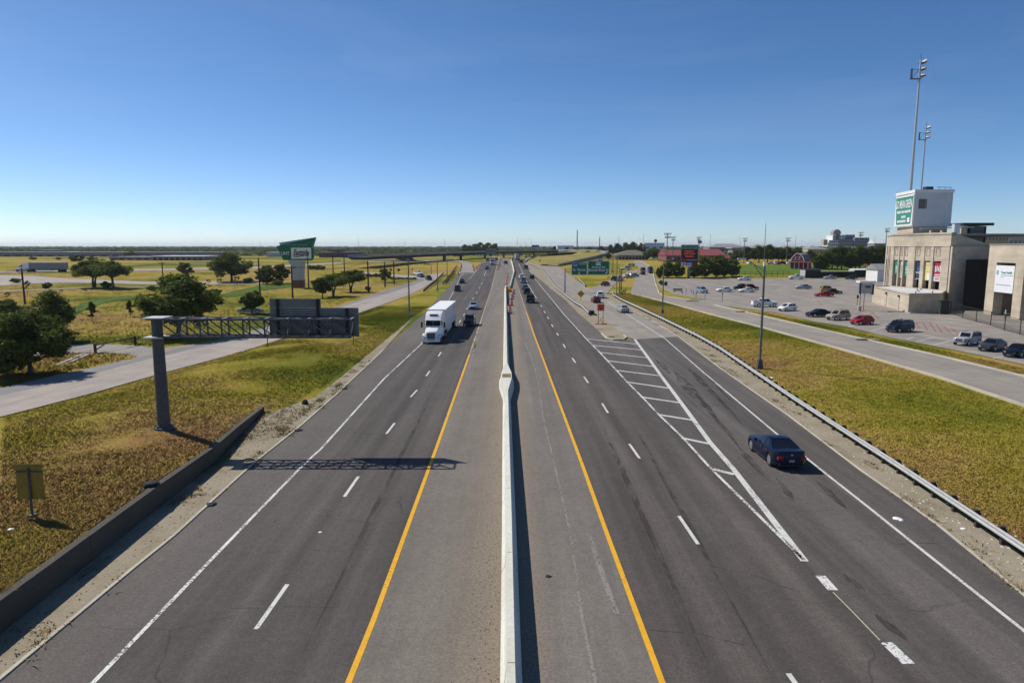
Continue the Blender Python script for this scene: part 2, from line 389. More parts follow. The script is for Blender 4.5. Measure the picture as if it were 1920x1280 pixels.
# lettering: built-in vector font, turned into meshes
TEXTS = {}
def _texts(items):
    obs = []
    for body, shear in items:
        cu = bpy.data.curves.new('lettering', 'FONT'); cu.body = body; cu.size = 1; cu.shear = shear; cu.align_x = 'CENTER'; cu.align_y = 'CENTER'; cu.extrude = .006; cu.offset = .03 if body == 'Eastside' else .012; cu.resolution_u = 3
        ob = bpy.data.objects.new('lettering', cu); COL.objects.link(ob); obs.append((body, ob))
    dg = bpy.context.evaluated_depsgraph_get()
    for body, ob in obs:
        me = bpy.data.meshes.new_from_object(ob.evaluated_get(dg)); TEXTS[body] = me
        me.materials.clear()
    for _, ob in obs:
        cu = ob.data; bpy.data.objects.remove(ob); bpy.data.curves.remove(cu)
_texts([('UNT', 0), ('APOGEE STADIUM', 0), ('Eastside', .32), ('GO MEAN GREEN', 0), ('Texas Health', 0), ('APOGEE', 0), ('Gulf Coast', .1), ('Kitchen', .1),
        ('UNIVERSITY OF NORTH TEXAS', 0), ('HOME OF THE MEAN GREEN', 0), ('Ft. Worth', 0), ('Airport Rd', 0), ('Bonnie Brae St', 0), ('1515', 0), ('35W', 0), ('SOUTH', 0)])
def lettering(body, m, parent, loc, rot, width, height=None, name='lettering'):
    me = TEXTS[body].copy(); me.materials.append(m)
    d = max(v.co.x for v in me.vertices) - min(v.co.x for v in me.vertices)
    e = max(v.co.y for v in me.vertices) - min(v.co.y for v in me.vertices)
    sx = width / d; sy = sx if height is None else height / e
    return link(name, me, parent, loc, rot, (sx, sy, 1))

# flat sheets laid on the road level (cut so they follow the rise of the ground)
CUTS = [150 + 12 * i for i in range(30)]
def drape(pts, off, name, m, parent=None, **kw):
    co = []
    for p in pts:
        if not co or (Vector((p[0], p[1])) - co[-1]).length > .01: co.append(Vector((p[0], p[1])))
    vs, es, fs, *_ = delaunay_2d_cdt(co, [], [list(range(len(co)))], 1, 1e-4)
    bm = bmesh.new(); bv = [bm.verts.new((p.x, p.y, 0)) for p in vs]
    for f in fs: bm.faces.new([bv[i] for i in f])
    ys = [p[1] for p in pts]
    for Y in CUTS:
        if min(ys) < Y < max(ys):
            bmesh.ops.bisect_plane(bm, geom=bm.verts[:] + bm.edges[:] + bm.faces[:], plane_co=(0, Y, 0), plane_no=(0, 1, 0))
    for v in bm.verts: v.co.z = h0(v.co.y) + off
    bm.normal_update()
    for f in bm.faces:
        if f.normal.z < 0: f.normal_flip()
    me = bpy.data.meshes.new(name); bm.to_mesh(me); bm.free(); me.materials.append(m)
    o = link(name, me, parent, **kw)
    if parent is None: o['kind'] = 'structure'
    return o
def pl(pix): return [G0(*p) for p in pix]
def dense(pts, step=9):
    out = [pts[0]]
    for a, b in zip(pts, pts[1:]):
        n = max(1, int((b - a).length / step))
        out += [a.lerp(b, k / n) for k in range(1, n + 1)]
    return out
def ext(pts, Y=-14):                      # carry the first segment on below the frame
    a, b = pts[0], pts[1]; t = (Y - a.y) / (b.y - a.y)
    return [Vector((a.x + (b.x - a.x) * t, Y, 0))] + pts
def between(L, Rr, off, name, m, **kw): return drape(L + Rr[::-1], off, name, m, **kw)
def stripe(pts, wd, off, name, m, parent=None):
    pts = dense(pts, 12); mb = MB(); Ls = []
    for i, p in enumerate(pts):
        d = (pts[min(i + 1, len(pts) - 1)] - pts[max(i - 1, 0)]); n = Vector((-d.y, d.x, 0)).normalized() * wd / 2
        Ls.append([(p.x + n.x, p.y + n.y, h0(p.y) + off), (p.x - n.x, p.y - n.y, h0(p.y) + off)])
    mb.loft(Ls, closed=False, caps=False)
    mb.f = [f[::-1] for f in mb.f]
    return obj(name, mb, m, parent, fix=False, **({'kind': 'structure'} if parent is None else {}))
def kerb(pts, wd, ht, name, m, parent=None, z=None):
    pts = dense(pts, 12); mb = MB(); rings = []
    for i, p in enumerate(pts):
        d = (pts[min(i + 1, len(pts) - 1)] - pts[max(i - 1, 0)]); n = Vector((-d.y, d.x, 0)).normalized() * wd / 2; b = h0(p.y)
        rings.append([(p.x + n.x, p.y + n.y, b - .1), (p.x - n.x, p.y - n.y, b - .1), (p.x - n.x, p.y - n.y, b + ht), (p.x + n.x, p.y + n.y, b + ht)])
    mb.loft(rings); return obj(name, mb, m, parent, **({'kind': 'structure'} if parent is None else {}))

# ---------------------------------------------------------------- ground sheet
def vnoise(X, Y, s, seed):
    rng = np.random.RandomState(seed); T = rng.rand(64, 64)
    x, y = X / s, Y / s; i, j = np.floor(x).astype(int), np.floor(y).astype(int); fx, fy = x - i, y - j
    fx, fy = fx * fx * (3 - 2 * fx), fy * fy * (3 - 2 * fy)
    g = lambda a, b: T[a % 64, b % 64]
    return (g(i, j) * (1 - fx) + g(i + 1, j) * fx) * (1 - fy) + (g(i, j + 1) * (1 - fx) + g(i + 1, j + 1) * fx) * fy
def zone(X, Y):
    """dryness, bare soil, woodland for the ground colours"""
    X, Y = np.asarray(X, float), np.asarray(Y, float)
    n = .5 * vnoise(X, Y, 23, 1) + .3 * vnoise(X, Y, 7, 2) + .2 * vnoise(X, Y, 2.6, 3)
    big = vnoise(X, Y * 1.6, 90, 5)
    dry = .5 + (n - .5) * .75
    # left slope: browner close to the wall and near, greener along the frontage road
    L = (X < -14) & (X > -42 + .086 * Y) & (Y < 260)
    s = np.clip((X + 42 - .086 * Y) / 24, 0, 1)
    dry = np.where(L, .47 + (n - .5) * .85 + .10 * np.clip((44 - Y) / 20, 0, 1) + .24 * np.clip((46 - Y) / 30, -.35, 1) * s + .18 * np.clip(1 - np.abs(Y - 47) / 9, 0, 1) * s, dry)
    # right slope
    Rr = (X > 14) & (X < 75) & (Y < 260)
    dry = np.where(Rr, .53 + .14 * np.clip((33 - X) / 10, 0, 1) + (n - .5) * .95 + .25 * (vnoise(X * 1.4 + 9, Y * .6, 16, 41) - .5) + .14 * np.clip((45 - Y) / 25, -.6, 1), dry)
    # fields on the left
    F = (X < -42 + .086 * Y)
    mid = vnoise(X + 31, Y * 2.2, 34, 15)
    dry = np.where(F, .42 + (n - .5) * .6 + .55 * (big - .42) + .55 * (mid - .5), dry)
    dry = np.where(F & (Y < 120), dry - .10, dry)
    soil = np.where(F & (Y > 110) & (Y < 420), .55 * vnoise(X, Y * 2.5, 52, 9), .12) + 0 * X
    soil = np.where(L & (np.abs(Y - 50) < 9) & (X > -23.5), .30 + .25 * vnoise(X, Y, 2, 4), soil)
    soil = np.where(L & (Y > 225) & (X > -40), .4, soil)
    wood = np.clip((Y - 620) / 260, 0, 1) * np.clip(.55 + .9 * (vnoise(X, Y, 260, 11) - .35), 0, 1)
    return np.clip(dry, 0, 1), np.clip(soil, 0, 1), wood
def axis(a, segs):
    out = [a]
    for b, st in segs:
        n = max(1, int(round((b - a) / st))); out += [a + (b - a) * (k + 1) / n for k in range(n)]; a = b
    return out
def make_ground():
    xs = axis(-9000, [(-2500, 900), (-600, 160), (-220, 24), (-90, 8), (-46, 3), (-21, 1.0), (-16.5, .22), (20, 3.5), (70, 2.5), (140, 8), (400, 26), (1500, 130), (9000, 900)])
    ys = axis(-60, [(8, 6), (60, .9), (110, 2), (200, 5), (420, 6), (700, 20), (1600, 75), (4000, 300), (14000, 1500)])
    nx, ny = len(xs), len(ys)
    XX, YY = np.meshgrid(xs, ys); X, Y = XX.ravel(), YY.ravel()
    Z = np.array([H(a, b) for a, b in zip(X, Y)]) - .07
    rough = (vnoise(X, Y, 2.1, 21) - .5) * .10 + (vnoise(X, Y, 6, 22) - .5) * .22
    grass = ((X < -21) & (X > -60)) | ((X > 24) & (X < 60))
    near = np.clip((180 - Y) / 60, 0, 1)
    Z = Z + np.where(grass & (X < -21) & (X > -40 + .086 * Y), rough * near, 0)
    idx = np.arange(nx * ny).reshape(ny, nx)
    F = np.stack([idx[:-1, :-1], idx[:-1, 1:], idx[1:, 1:], idx[1:, :-1]], -1).reshape(-1, 4)
    me = bpy.data.meshes.new('ground'); me.from_pydata(np.stack([X, Y, Z], 1).tolist(), [], F.tolist())
    at = me.attributes.new('zone', 'FLOAT_COLOR', 'POINT'); d, s_, w_ = zone(X, Y)
    at.data.foreach_set('color', np.stack([d, s_, w_, np.ones_like(d)], 1).ravel().astype(np.float32))
    me.materials.append(GRASS); me.polygons.foreach_set('use_smooth', [True] * len(me.polygons))
    link('ground', me, kind='structure')
make_ground()
# ---------------------------------------------------------------- roads and pavements (setting)
LE = ext(pl([(131, 1164), (249, 1066), (326, 1004), (477, 867), (565, 797), (630, 740), (697, 677), (720, 655), (790, 592), (820, 560), (842, 537), (858, 513), (866, 511), (891, 511), (905, 492), (914, 482)]))
WL = ext(pl([(175, 1279), (420, 1024), (570, 870), (603, 840), (720, 710), (790, 645), (840, 566), (849, 549), (863, 519), (870, 512)]))
YL = ext(pl([(655, 1275), (701, 1160), (818, 840), (880, 665)]))
YL2 = pl([(880, 665), (893, 627), (914, 563), (931, 499), (937, 482)])
BC = ext(pl([(958.5, 1280), (954.7, 1000), (951.5, 840), (949, 680), (948, 560), (948, 541)]), -10)
BC2 = pl([(956, 541), (960, 526), (964, 511), (962, 501), (958, 489), (962, 481)])
YR = ext(pl([(1242, 1280), (1138, 1000), (1094, 877), (1002, 629), (987, 585)]))
YR2 = pl([(987, 585), (973, 542), (965, 520), (962, 503)])
GL = pl([(1508, 1050), (1332, 877), (1280, 820), (1235, 777), (1205, 745), (1175, 715), (1125, 661), (1099, 635), (1057, 589), (1024, 548), (1006, 526), (995, 511), (984, 492)])
LB = ext(pl([(1700, 1236), (1530, 1078), (1508, 1050)]))            # boundary below the tip of the gore
GR = pl([(1509, 1052), (1375, 879), (1332, 830), (1275, 752), (1240, 705), (1215, 670), (1190, 636)])
RW = ext(pl([(1920, 1182), (1715, 1020), (1630, 952), (1540, 881), (1455, 812), (1320, 699), (1247, 635), (1180, 592), (1140, 566)]))
RE = ext(pl([(1920, 1115), (1760, 985), (1677, 925), (1612, 880), (1480, 780), (1350, 690), (1272, 631)]))
RE2 = pl([(1272, 631), (1220, 599), (1176, 577), (1140, 560), (1137, 552)])
MRE = pl([(1190, 636), (1171, 638), (1138, 635), (1128, 626), (1107, 607), (1087, 590), (1060, 562.5), (1020, 530), (996, 511), (985, 492), (986, 484)])
far = lambda px: Vector((P(px, 480, 520).x, 520, 0))
MED = ext(pl([(958.5, 1280), (954.7, 1000), (951.5, 840), (949, 680), (948, 541)])) + pl([(950, 520), (950, 500)]) + [far(949)]

shoulder = between(LE[:-2] + [far(912)], WL[:8] + pl([(863, 519), (892, 510), (908, 491)]) + [far(916)], 0, 'highway_shoulder', SHOULDER)
lanesL = between(WL[:8] + pl([(863, 519), (892, 510), (908, 491)]) + [far(916)], YL[:-1] + YL2[:-1] + [far(937)], 0.002, 'highway_lanes', LANE)
medL = between(YL[:-1] + YL2[:-1] + [far(937)], MED, 0.0, 'median_shoulder', MED_L)
medR = between(MED, YR + YR2 + [far(957)], 0.0, 'median_shoulder', MED_R)
lanesR = between(YR + YR2 + [far(957)], LB[:-1] + GL[:-1] + [far(983)], 0.002, 'highway_lanes', LANE_R)
rampN = drape(LB[:-1] + GL[:8] + pl([(1138, 635.5), (1171, 637), (1190, 636)]) + [RE[-1]] + RE[:-1][::-1], 0.0, 'exit_ramp', RAMPA)
shR = drape(GL[7:-1] + [far(983), far(987)] + MRE[2:-1][::-1], 0.0, 'highway_shoulder', SHOULDER)
RAMPA_L = pl([(1190, 636), (1171, 630), (1148, 612), (1133, 595), (1112, 580), (1091, 563), (1074, 555), (1034, 524), (1015, 497)])
island = drape(MRE[1:-1] + [far(986)] + [RAMPA_L[-1]] + RAMPA_L[1:-1][::-1], .03, 'gore_island', VERGE)
rampC = drape([RE[-1]] + RE2[1:] + pl([(1152, 533), (1174, 519), (1196, 510), (1199, 505), (1181, 508), (1168, 514), (1149, 522), (1118, 537), (1107, 541), (1101, 539), (1081, 525), (1048, 500), (1044, 496)]) + RAMPA_L[::-1], .004, 'exit_ramp', CONC_ROAD)
exitL = drape(pl([(858, 513), (866, 511), (891, 511), (886, 497), (877, 490), (868, 489.5), (866, 499)]), .006, 'exit_ramp', CONC_ROAD)
vergeR = drape([p + Vector((.02, 0, 0)) for p in RE + RE2[1:]] + pl([(1151, 551), (1165, 561), (1196, 577), (1243, 600), (1309, 634), (1350, 658), (1480, 748), (1700, 895), (1960, 1068)]) + [Vector((28, -14, 0))], -.004, 'verge', VERGE)
WBASE = [Vector((-17.35, -14, 0)), Vector((-17.35, 21, 0)), Vector((-18.0, 40, 0)), Vector((-19.6, 52, 0))]
vergeL = drape(LE[:9] + pl([(781, 588), (705, 652), (640, 706), (590, 745), (530, 765)]) + WBASE[::-1], -.004, 'verge', VERGE)

# left frontage road, its driveway and the far roads
FR = pl([(-260, 845), (0, 781), (160, 740), (312, 697), (480, 652), (672, 587), (770, 552), (830, 514), (836, 511)])
FM = pl([(-260, 792), (0, 742), (117, 716), (282, 672), (430, 640), (612, 586), (690, 560), (748, 543), (792, 528), (800, 521)])
FL = pl([(-260, 775), (0, 727), (117, 701), (250, 672), (400, 640), (590, 588), (645, 571), (735, 540), (788, 524), (796, 520)])
frontL = between(FR, FM, 0.0, 'frontage_road', CONC_PALE)
frontS = between(FM, FL, 0.0, 'frontage_shoulder', asphalt('asphalt_frontage', (.20, .195, .19), .2, None, .1, False))
drive = drape(pl([(-260, 668), (0, 655), (95, 647), (180, 645), (257, 647), (300, 653), (400, 640), (250, 672), (257, 669), (240, 664), (200, 661), (160, 661), (110, 662), (0, 676), (-260, 700)]), .004, 'driveway', CONC_LOT)
culvert = drape(pl([(100, 685), (118, 685), (171, 663), (155, 662)]), .03, 'culvert_slab', CONC)
drape(pl([(113, 683), (119, 683), (153, 668), (149, 667)]), .036, 'culvert_slot', DARKIN, culvert)
stripe(pl([(-100, 777), (0, 760), (100, 735), (217, 707)]), .1, .008, 'lane_line', GHOST_L, frontL)
stripe(pl([(300, 680), (352, 667)]), .14, .008, 'lane_dash', WHITE_L, frontL)
for nm, pts, m in (('side_road', [(-300, 530), (0, 516), (60, 517), (125, 522), (275, 528), (480, 528), (500, 533), (275, 533), (125, 530), (45, 532), (0, 536), (-300, 560)], CONC_PALE),
                   ('side_road', [(250, 504.5), (480, 500), (640, 492), (642, 494), (480, 504), (250, 508)], CONC_PALE),
                   ('side_road', [(-300, 513), (0, 509), (130, 507), (131, 509), (0, 512), (-300, 516)], CONC_PALE),
                   ('side_road', [(640, 507), (700, 511), (780, 517), (830, 512), (836, 514), (800, 524), (780, 523), (700, 514.5), (640, 510)], CONC_PALE),
                   ('side_road', [(690, 489.5), (780, 487.5), (850, 487), (870, 489), (868, 492), (850, 490), (780, 490), (690, 492)], CONC_ROAD),
                   ('gravel_track', [(-300, 545), (0, 545), (150, 539), (300, 536.5), (300, 538), (150, 541), (0, 548), (-300, 550)], VERGE)):
    drape(pl(pts), .03, nm, m)
drape(pl([(118, 585), (150, 570), (175, 560), (255, 553), (262, 558), (200, 566), (160, 580), (135, 592)]), .02, 'ditch', DITCH)
drape(pl([(400, 556), (440, 545), (480, 537), (545, 533), (548, 538), (480, 546), (440, 556)]), .02, 'ditch', DITCH)
drape(pl([(640, 487), (690, 480), (800, 490), (690, 489.6), (640, 491.5)]), .03, 'field', MOUND)

# right frontage road, slip lane, verge and parking lot
RL = pl([(1185, 488), (1199, 505), (1190, 524), (1182, 550), (1227, 561), (1259, 569), (1340, 591), (1430, 614), (1615, 665), (1760, 707), (1920, 760), (2300, 900)])
RR = pl([(1198, 488), (1224, 505), (1227, 524), (1236, 550), (1244, 555), (1296, 563), (1340, 572), (1393, 584), (1480, 604), (1615, 635), (1760, 667), (1920, 706), (2300, 790)])
frontR = between(RL, RR, .004, 'frontage_road', CONC_ROAD)
kerb(RL[3:], .32, .13, 'kerb', KERB)
kerb(RR[:6], .32, .13, 'kerb', KERB); kerb(RR[6:], .42, .13, 'kerb', KERB)
lot = drape(pl([(1229, 523), (1340, 522), (1500, 522), (1640, 522)]) + [Vector((135, 235, 0)), Vector((165, 190, 0)), Vector((170, 40, 0))] + pl([(2300, 745), (1920, 683), (1790, 656), (1665, 632), (1590, 613), (1524, 602), (1459, 587), (1338, 571), (1327, 562), (1296, 558), (1262, 551), (1240, 540)]), 0.0, 'parking_lot', CONC_LOT)
drape(pl([(1296, 563), (1327, 562), (1338, 571), (1340, 573.5)]), .006, 'lot_entrance', CONC_ROAD)
for a, b in [((1717, 641), (1752, 632)), ((1749, 647), (1782, 639)), ((1480, 588), (1510, 581)), ((1548, 604), (1588, 596)), ((1633, 621), (1662, 612)), ((1700, 636), (1712, 632)), ((1590, 613), (1612, 606)), ((1862, 672), (1880, 668))]:
    stripe(pl([a, b]), .14, .008, 'stall_line', WHITE_L, lot)
for a, b in [((1718, 607), (1724, 615)), ((1730, 605), (1739, 618)), ((1743, 605), (1755, 622)), ((1756, 609), (1767, 624)), ((1770, 613), (1783, 625)), ((1786, 618), (1799, 627)),
             ((1532, 563), (1542, 572)), ((1596, 585), (1612, 577)), ((1604, 590), (1626, 580)), ((1616, 594), (1640, 586))]:
    stripe(pl([a, b]), .15, .008, 'no_parking_bar', RED_L, lot)
stripe(pl([(1713, 607), (1724, 604), (1738, 604), (1758, 609), (1790, 618), (1830, 628), (1870, 636), (1905, 642)]), .16, .008, 'no_parking_line', RED_L, lot)
stripe(pl([(1592, 581), (1612, 577), (1632, 583), (1649, 599)]), .16, .008, 'no_parking_line', RED_L, lot)
field = drape(pl([(1384, 514), (1384, 496.5), (1500, 497), (1640, 499.5), (1665, 503), (1665, 507), (1510, 514)]), .05, 'practice_field', LAWN)
drape(pl([(1536, 511), (1640, 509), (1640, 507.3), (1538, 508.6)]), .06, 'infield', VERGE, field)

# painted lines
stripe(WL[:6], .16, .010, 'edge_line', WHITE_W, shoulder); stripe(WL[5:], .14, .010, 'edge_line', WHITE_W, shoulder)
stripe(pl([(880, 524), (893, 508), (914, 487)]), .16, .010, 'edge_line', WHITE_W, shoulder)
stripe(YL, .20, .010, 'yellow_edge_line', YELLOW_L, lanesL); stripe(YL2, .20, .010, 'yellow_edge_line', YELLOW_W, lanesL)
stripe(YR, .20, .010, 'yellow_edge_line', YELLOW_L, lanesR); stripe(YR2, .18, .010, 'yellow_edge_line', YELLOW_W, lanesR)
for pts in ([(880, 690), (896, 628), (925, 570), (944, 520)], [(888, 655), (903, 620)], [(933, 560), (948, 508), (951, 494)]): stripe(pl(pts), .13, .008, 'ghost_line', GHOST_L, medL)
stripe(pl([(1120, 1290), (1092, 1160), (1070, 1000), (1042, 880), (1018, 780), (1012, 730), (1003, 690), (992, 660), (983, 640)]), .12, .008, 'ghost_line', GHOST_L, medR)
stripe(pl([(1156, 1150), (1124, 1060), (1104, 1000)]), .22, .008, 'ghost_line', GHOST_L, medR)
for a, b in [((480, 1179), (539, 1095)), ((645.5, 931), (672, 893)), ((724.5, 813), (740, 793)), ((770, 744), (782, 731)), ((799, 705), (806, 695)), ((822, 668), (827, 660)), ((861, 605), (864, 600)), ((869, 592), (871, 588)), ((875, 580), (877, 577)),
             ((882, 569), (884, 566)), ((886, 561), (888, 558)), ((893, 550), (895, 547)), ((898, 541), (900, 538)), ((902, 533), (904, 530)), ((908, 517), (911, 508))]:
    stripe(pl([a, b]), .17, .012, 'lane_dash', WHITE_L, lanesL)
for a, b in [((1478, 1262), (1520, 1320)), ((1273, 967), (1309, 1020)), ((1180, 832), (1199, 859)), ((1129, 756), (1140, 774)), ((1095, 706), (1103, 718)), ((1073, 671), (1079, 680)), ((1056, 645), (1060, 652)), ((1044, 624), (1047, 629)),
             ((1034, 608), (1037, 613)), ((1026, 594), (1029, 598)), ((1020, 583), (1022, 587)), ((1014, 572), (1016, 575))]:
    stripe(pl([a, b]), .17, .012, 'lane_dash', WHITE_L, lanesR)
stripe(pl([(1006, 560), (1001, 551), (981, 514), (972, 494)]), .16, .012, 'lane_line', WHITE_L, lanesR)
stripe(GL, .17, .012, 'edge_line', WHITE_W, lanesR)
stripe(GR, .34, .012, 'gore_line', WHITE_L, rampN)
stripe(RW[:7], .16, .012, 'edge_line', WHITE_L, rampN); stripe(RW[6:], .15, .014, 'edge_line', WHITE_L, rampC)
for a, b in [((1099, 635), (1195, 645)), ((1109, 647), (1204, 656)), ((1123, 660.5), (1214, 670.5)), ((1138, 676), (1226, 687)), ((1154, 694), (1240, 704.5)), ((1176, 716), (1257, 728)), ((1202, 744), (1276, 755)), ((1235, 777), (1302, 788)), ((1279, 821), (1336, 833)), ((1336, 879), (1377, 889))]:
    stripe(pl([a, b]), .36, .010, 'gore_bar', WHITE_L, rampN)
for a, b in [((1538, 1079), (1562, 1106)), ((1662, 1204), (1704, 1244))]: stripe(pl([a, b]), .40, .012, 'lane_dash', WHITE_W, rampN)
stripe(pl([(1562, 1110), (1600, 1148), (1650, 1200)]), .05, .010, 'pavement_seam', KERB, rampN)
# dark skid patches in the exit lane
SKID = NT('skid_stain'); SKID.base((.05, .045, .044), .9)
_tr = SKID.n('BsdfTransparent'); _mx = SKID.n('MixShader')
SKID.l(SKID.ramp(SKID.noise(1, 5, .7, SKID.coord((1.9, .35, 1)), .4), [(.40, 1.), (.62, .35)]), _mx.inputs[0]); SKID.l(SKID.b.outputs[0], _mx.inputs[1]); SKID.l(_tr.outputs[0], _mx.inputs[2]); SKID.l(_mx.outputs[0], SKID.out.inputs[0])
def streak(a, b, wd, par, lift=.007):
    A, B = G0(*a), G0(*b); d = (B - A); n = Vector((-d.y, d.x, 0)).normalized(); rr = random.Random(int(a[0]))
    up = [A + d * t + n * (wd / 2 * math.sin(math.pi * t) ** .7 * rr.uniform(.55, 1.2)) for t in (.06, .2, .35, .5, .65, .8, .94)]; dn = [A + d * t - n * (wd / 2 * math.sin(math.pi * t) ** .7 * rr.uniform(.55, 1.2)) for t in (.94, .8, .65, .5, .35, .2, .06)]
    drape([A] + up + [B] + dn, lift, 'skid_stain', SKID.m, par)
for i, (a, b, wd) in enumerate([((1228, 672), (1256, 700), .8), ((1262, 694), (1345, 785), 1.3), ((1280, 706), (1392, 846), .55), ((1305, 700), (1395, 800), .5), ((1385, 838), (1445, 905), .6), ((1290, 690), (1360, 760), .7), ((1455, 895), (1490, 940), .4), ((1530, 900), (1590, 956), .45), ((1320, 700), (1380, 760), .35), ((1580, 1075), (1625, 1110), .35), ((1640, 1150), (1700, 1200), .35)]):
    streak(a, b, wd, rampN, .007 + .0012 * i)
for i, (a, b, wd) in enumerate([((560, 1240), (800, 760), .35), ((1330, 1250), (1130, 800), .35), ((1450, 1270), (1190, 800), .3)]):
    streak(a, b, wd, lanesL if a[0] < 900 else lanesR, .007 + .0012 * i)
for i, pts in enumerate(([(415, 1036), (520, 1034), (600, 1031), (690, 1030)], [(530, 966), (560, 968)], [(592, 967), (634, 966), (652, 945), (668, 915)], [(430, 1142), (520, 1138), (640, 1136)], [(1330, 1060), (1420, 1080), (1500, 1110)], [(1180, 985), (1240, 1010)], [(1600, 1000), (1690, 1020), (1760, 1018)], [(1210, 1180), (1300, 1186), (1400, 1210)])):
    q = dense(pl(pts), .5); rr = random.Random(i); q = [p + Vector((rr.gauss(0, .04), rr.gauss(0, .05), 0)) for p in q]
    stripe(q, .035, .0065, 'pavement_crack', TAR, lanesL if pts[0][0] < 900 else rampN)
# raised concrete lip along the left edge of the asphalt, kerb nose of the gore island
kerb(LE[:9], .14, .05, 'edge_lip', KERB)
kerb(RE[:7] + RE2[:3], .13, .03, 'edge_lip', KERB)
kerb(pl([(1128, 626), (1138, 635), (1150, 637.5), (1168, 637), (1174, 633), (1170, 629)]), .2, .14, 'kerb_nose', KERB)

# ---------------------------------------------------------------- raised ramp, overpass and its embankments
A_ = [P(*q) for q in ((1034, 498, 345), (1068, 490.5, 380), (1102, 483, 450), (1127, 476.5, 515), (1131, 473.5, 555), (1116, 471, 585))]
B_ = [P(*q) for q in ((1047, 497, 345), (1082, 489, 385), (1117, 481, 458), (1138, 475, 525), (1140, 471, 570), (1118, 468.3, 605))]
C_ = [G(1010, 497.5), G(987, 492), G(985, 486), G(1008, 481), P(1040, 474, 560), P(1075, 470.5, 585)]
for p in C_[:4]: p.z -= .1
mb = MB(); mb.loft([[tuple(c.lerp(a, k / 4) + Vector((0, 0, .6 * math.sin(math.pi * k / 4)))) for k in range(5)] for c, a in zip(C_, A_)], closed=False, caps=False)
struct('embankment', mb, MOUND)
mb = MB(); mb.loft([[tuple(a + Vector((0, 0, .05))), tuple(b + Vector((0, 0, .05)))] for a, b in zip(A_, B_)] + [[tuple(P(1075, 470, 588)), tuple(P(1078, 467.8, 625))], [tuple(P(1046, 470, 590)), tuple(P(1046, 467.8, 625))]], closed=False, caps=False)
struct('raised_ramp', mb, CONC_ROAD)
mb = MB()
for pts in (B_[:5],):
    mb.loft([[(b.x, b.y, b.z + .75), (b.x + .35, b.y - .2, b.z + .75), (b.x + .35, b.y - .2, b.z - .4), (b.x, b.y, b.z - .4)] for b in pts])
t = thing('ramp_parapet', 'pale concrete parapet along the near edge of the raised curving ramp', 'barrier', tuple(B_[0]))
obj('parapet', mb, CONC, t, o=B_[0])
mb = MB(); mb.loft([[(b.x + .4, b.y - .25, b.z - .3), (b.x + .4 + 1.6 * (b.z - 3.9), b.y - 1.2 * (b.z - 3.9), 3.85)] for b in B_], closed=False, caps=False)
struct('embankment', mb, MOUND)
D_ = [P(*q) for q in ((690, 478.4, 326), (720, 477, 340), (780, 475, 380), (850, 472.4, 450), (920, 470.3, 540), (985, 469, 590), (1047, 468.6, 600))]
t = thing('overpass', 'long grey overpass bridge crossing the highway far ahead', 'bridge', (D_[4].x, D_[4].y, 4))
O = Vector((D_[4].x, D_[4].y, 4))
def strip_prof(pts, prof):
    mb = MB(); rings = []
    for i, p in enumerate(pts):
        d = (pts[min(i + 1, len(pts) - 1)] - pts[max(i - 1, 0)]); d.z = 0; n = Vector((-d.y, d.x, 0)).normalized()
        rings.append([(p.x + n.x * a, p.y + n.y * a, p.z + b) for a, b in prof])
    mb.loft(rings); return mb
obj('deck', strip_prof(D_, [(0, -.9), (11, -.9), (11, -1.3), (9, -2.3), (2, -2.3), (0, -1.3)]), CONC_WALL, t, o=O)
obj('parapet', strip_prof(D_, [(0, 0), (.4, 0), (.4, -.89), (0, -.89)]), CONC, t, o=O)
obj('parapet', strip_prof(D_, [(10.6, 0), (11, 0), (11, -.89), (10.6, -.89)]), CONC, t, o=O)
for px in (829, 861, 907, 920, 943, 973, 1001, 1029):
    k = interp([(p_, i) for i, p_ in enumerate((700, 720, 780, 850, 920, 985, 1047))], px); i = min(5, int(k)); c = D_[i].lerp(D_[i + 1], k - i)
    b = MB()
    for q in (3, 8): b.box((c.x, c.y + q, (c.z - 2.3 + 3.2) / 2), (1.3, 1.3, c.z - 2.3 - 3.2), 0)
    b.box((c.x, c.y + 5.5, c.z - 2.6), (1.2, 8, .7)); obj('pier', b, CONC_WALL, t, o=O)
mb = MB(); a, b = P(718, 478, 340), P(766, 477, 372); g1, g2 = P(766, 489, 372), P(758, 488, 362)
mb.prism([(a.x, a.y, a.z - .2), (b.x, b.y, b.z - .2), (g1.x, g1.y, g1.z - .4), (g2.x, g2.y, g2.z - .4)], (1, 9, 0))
obj('abutment', mb, CONC_WALL, t, o=O)

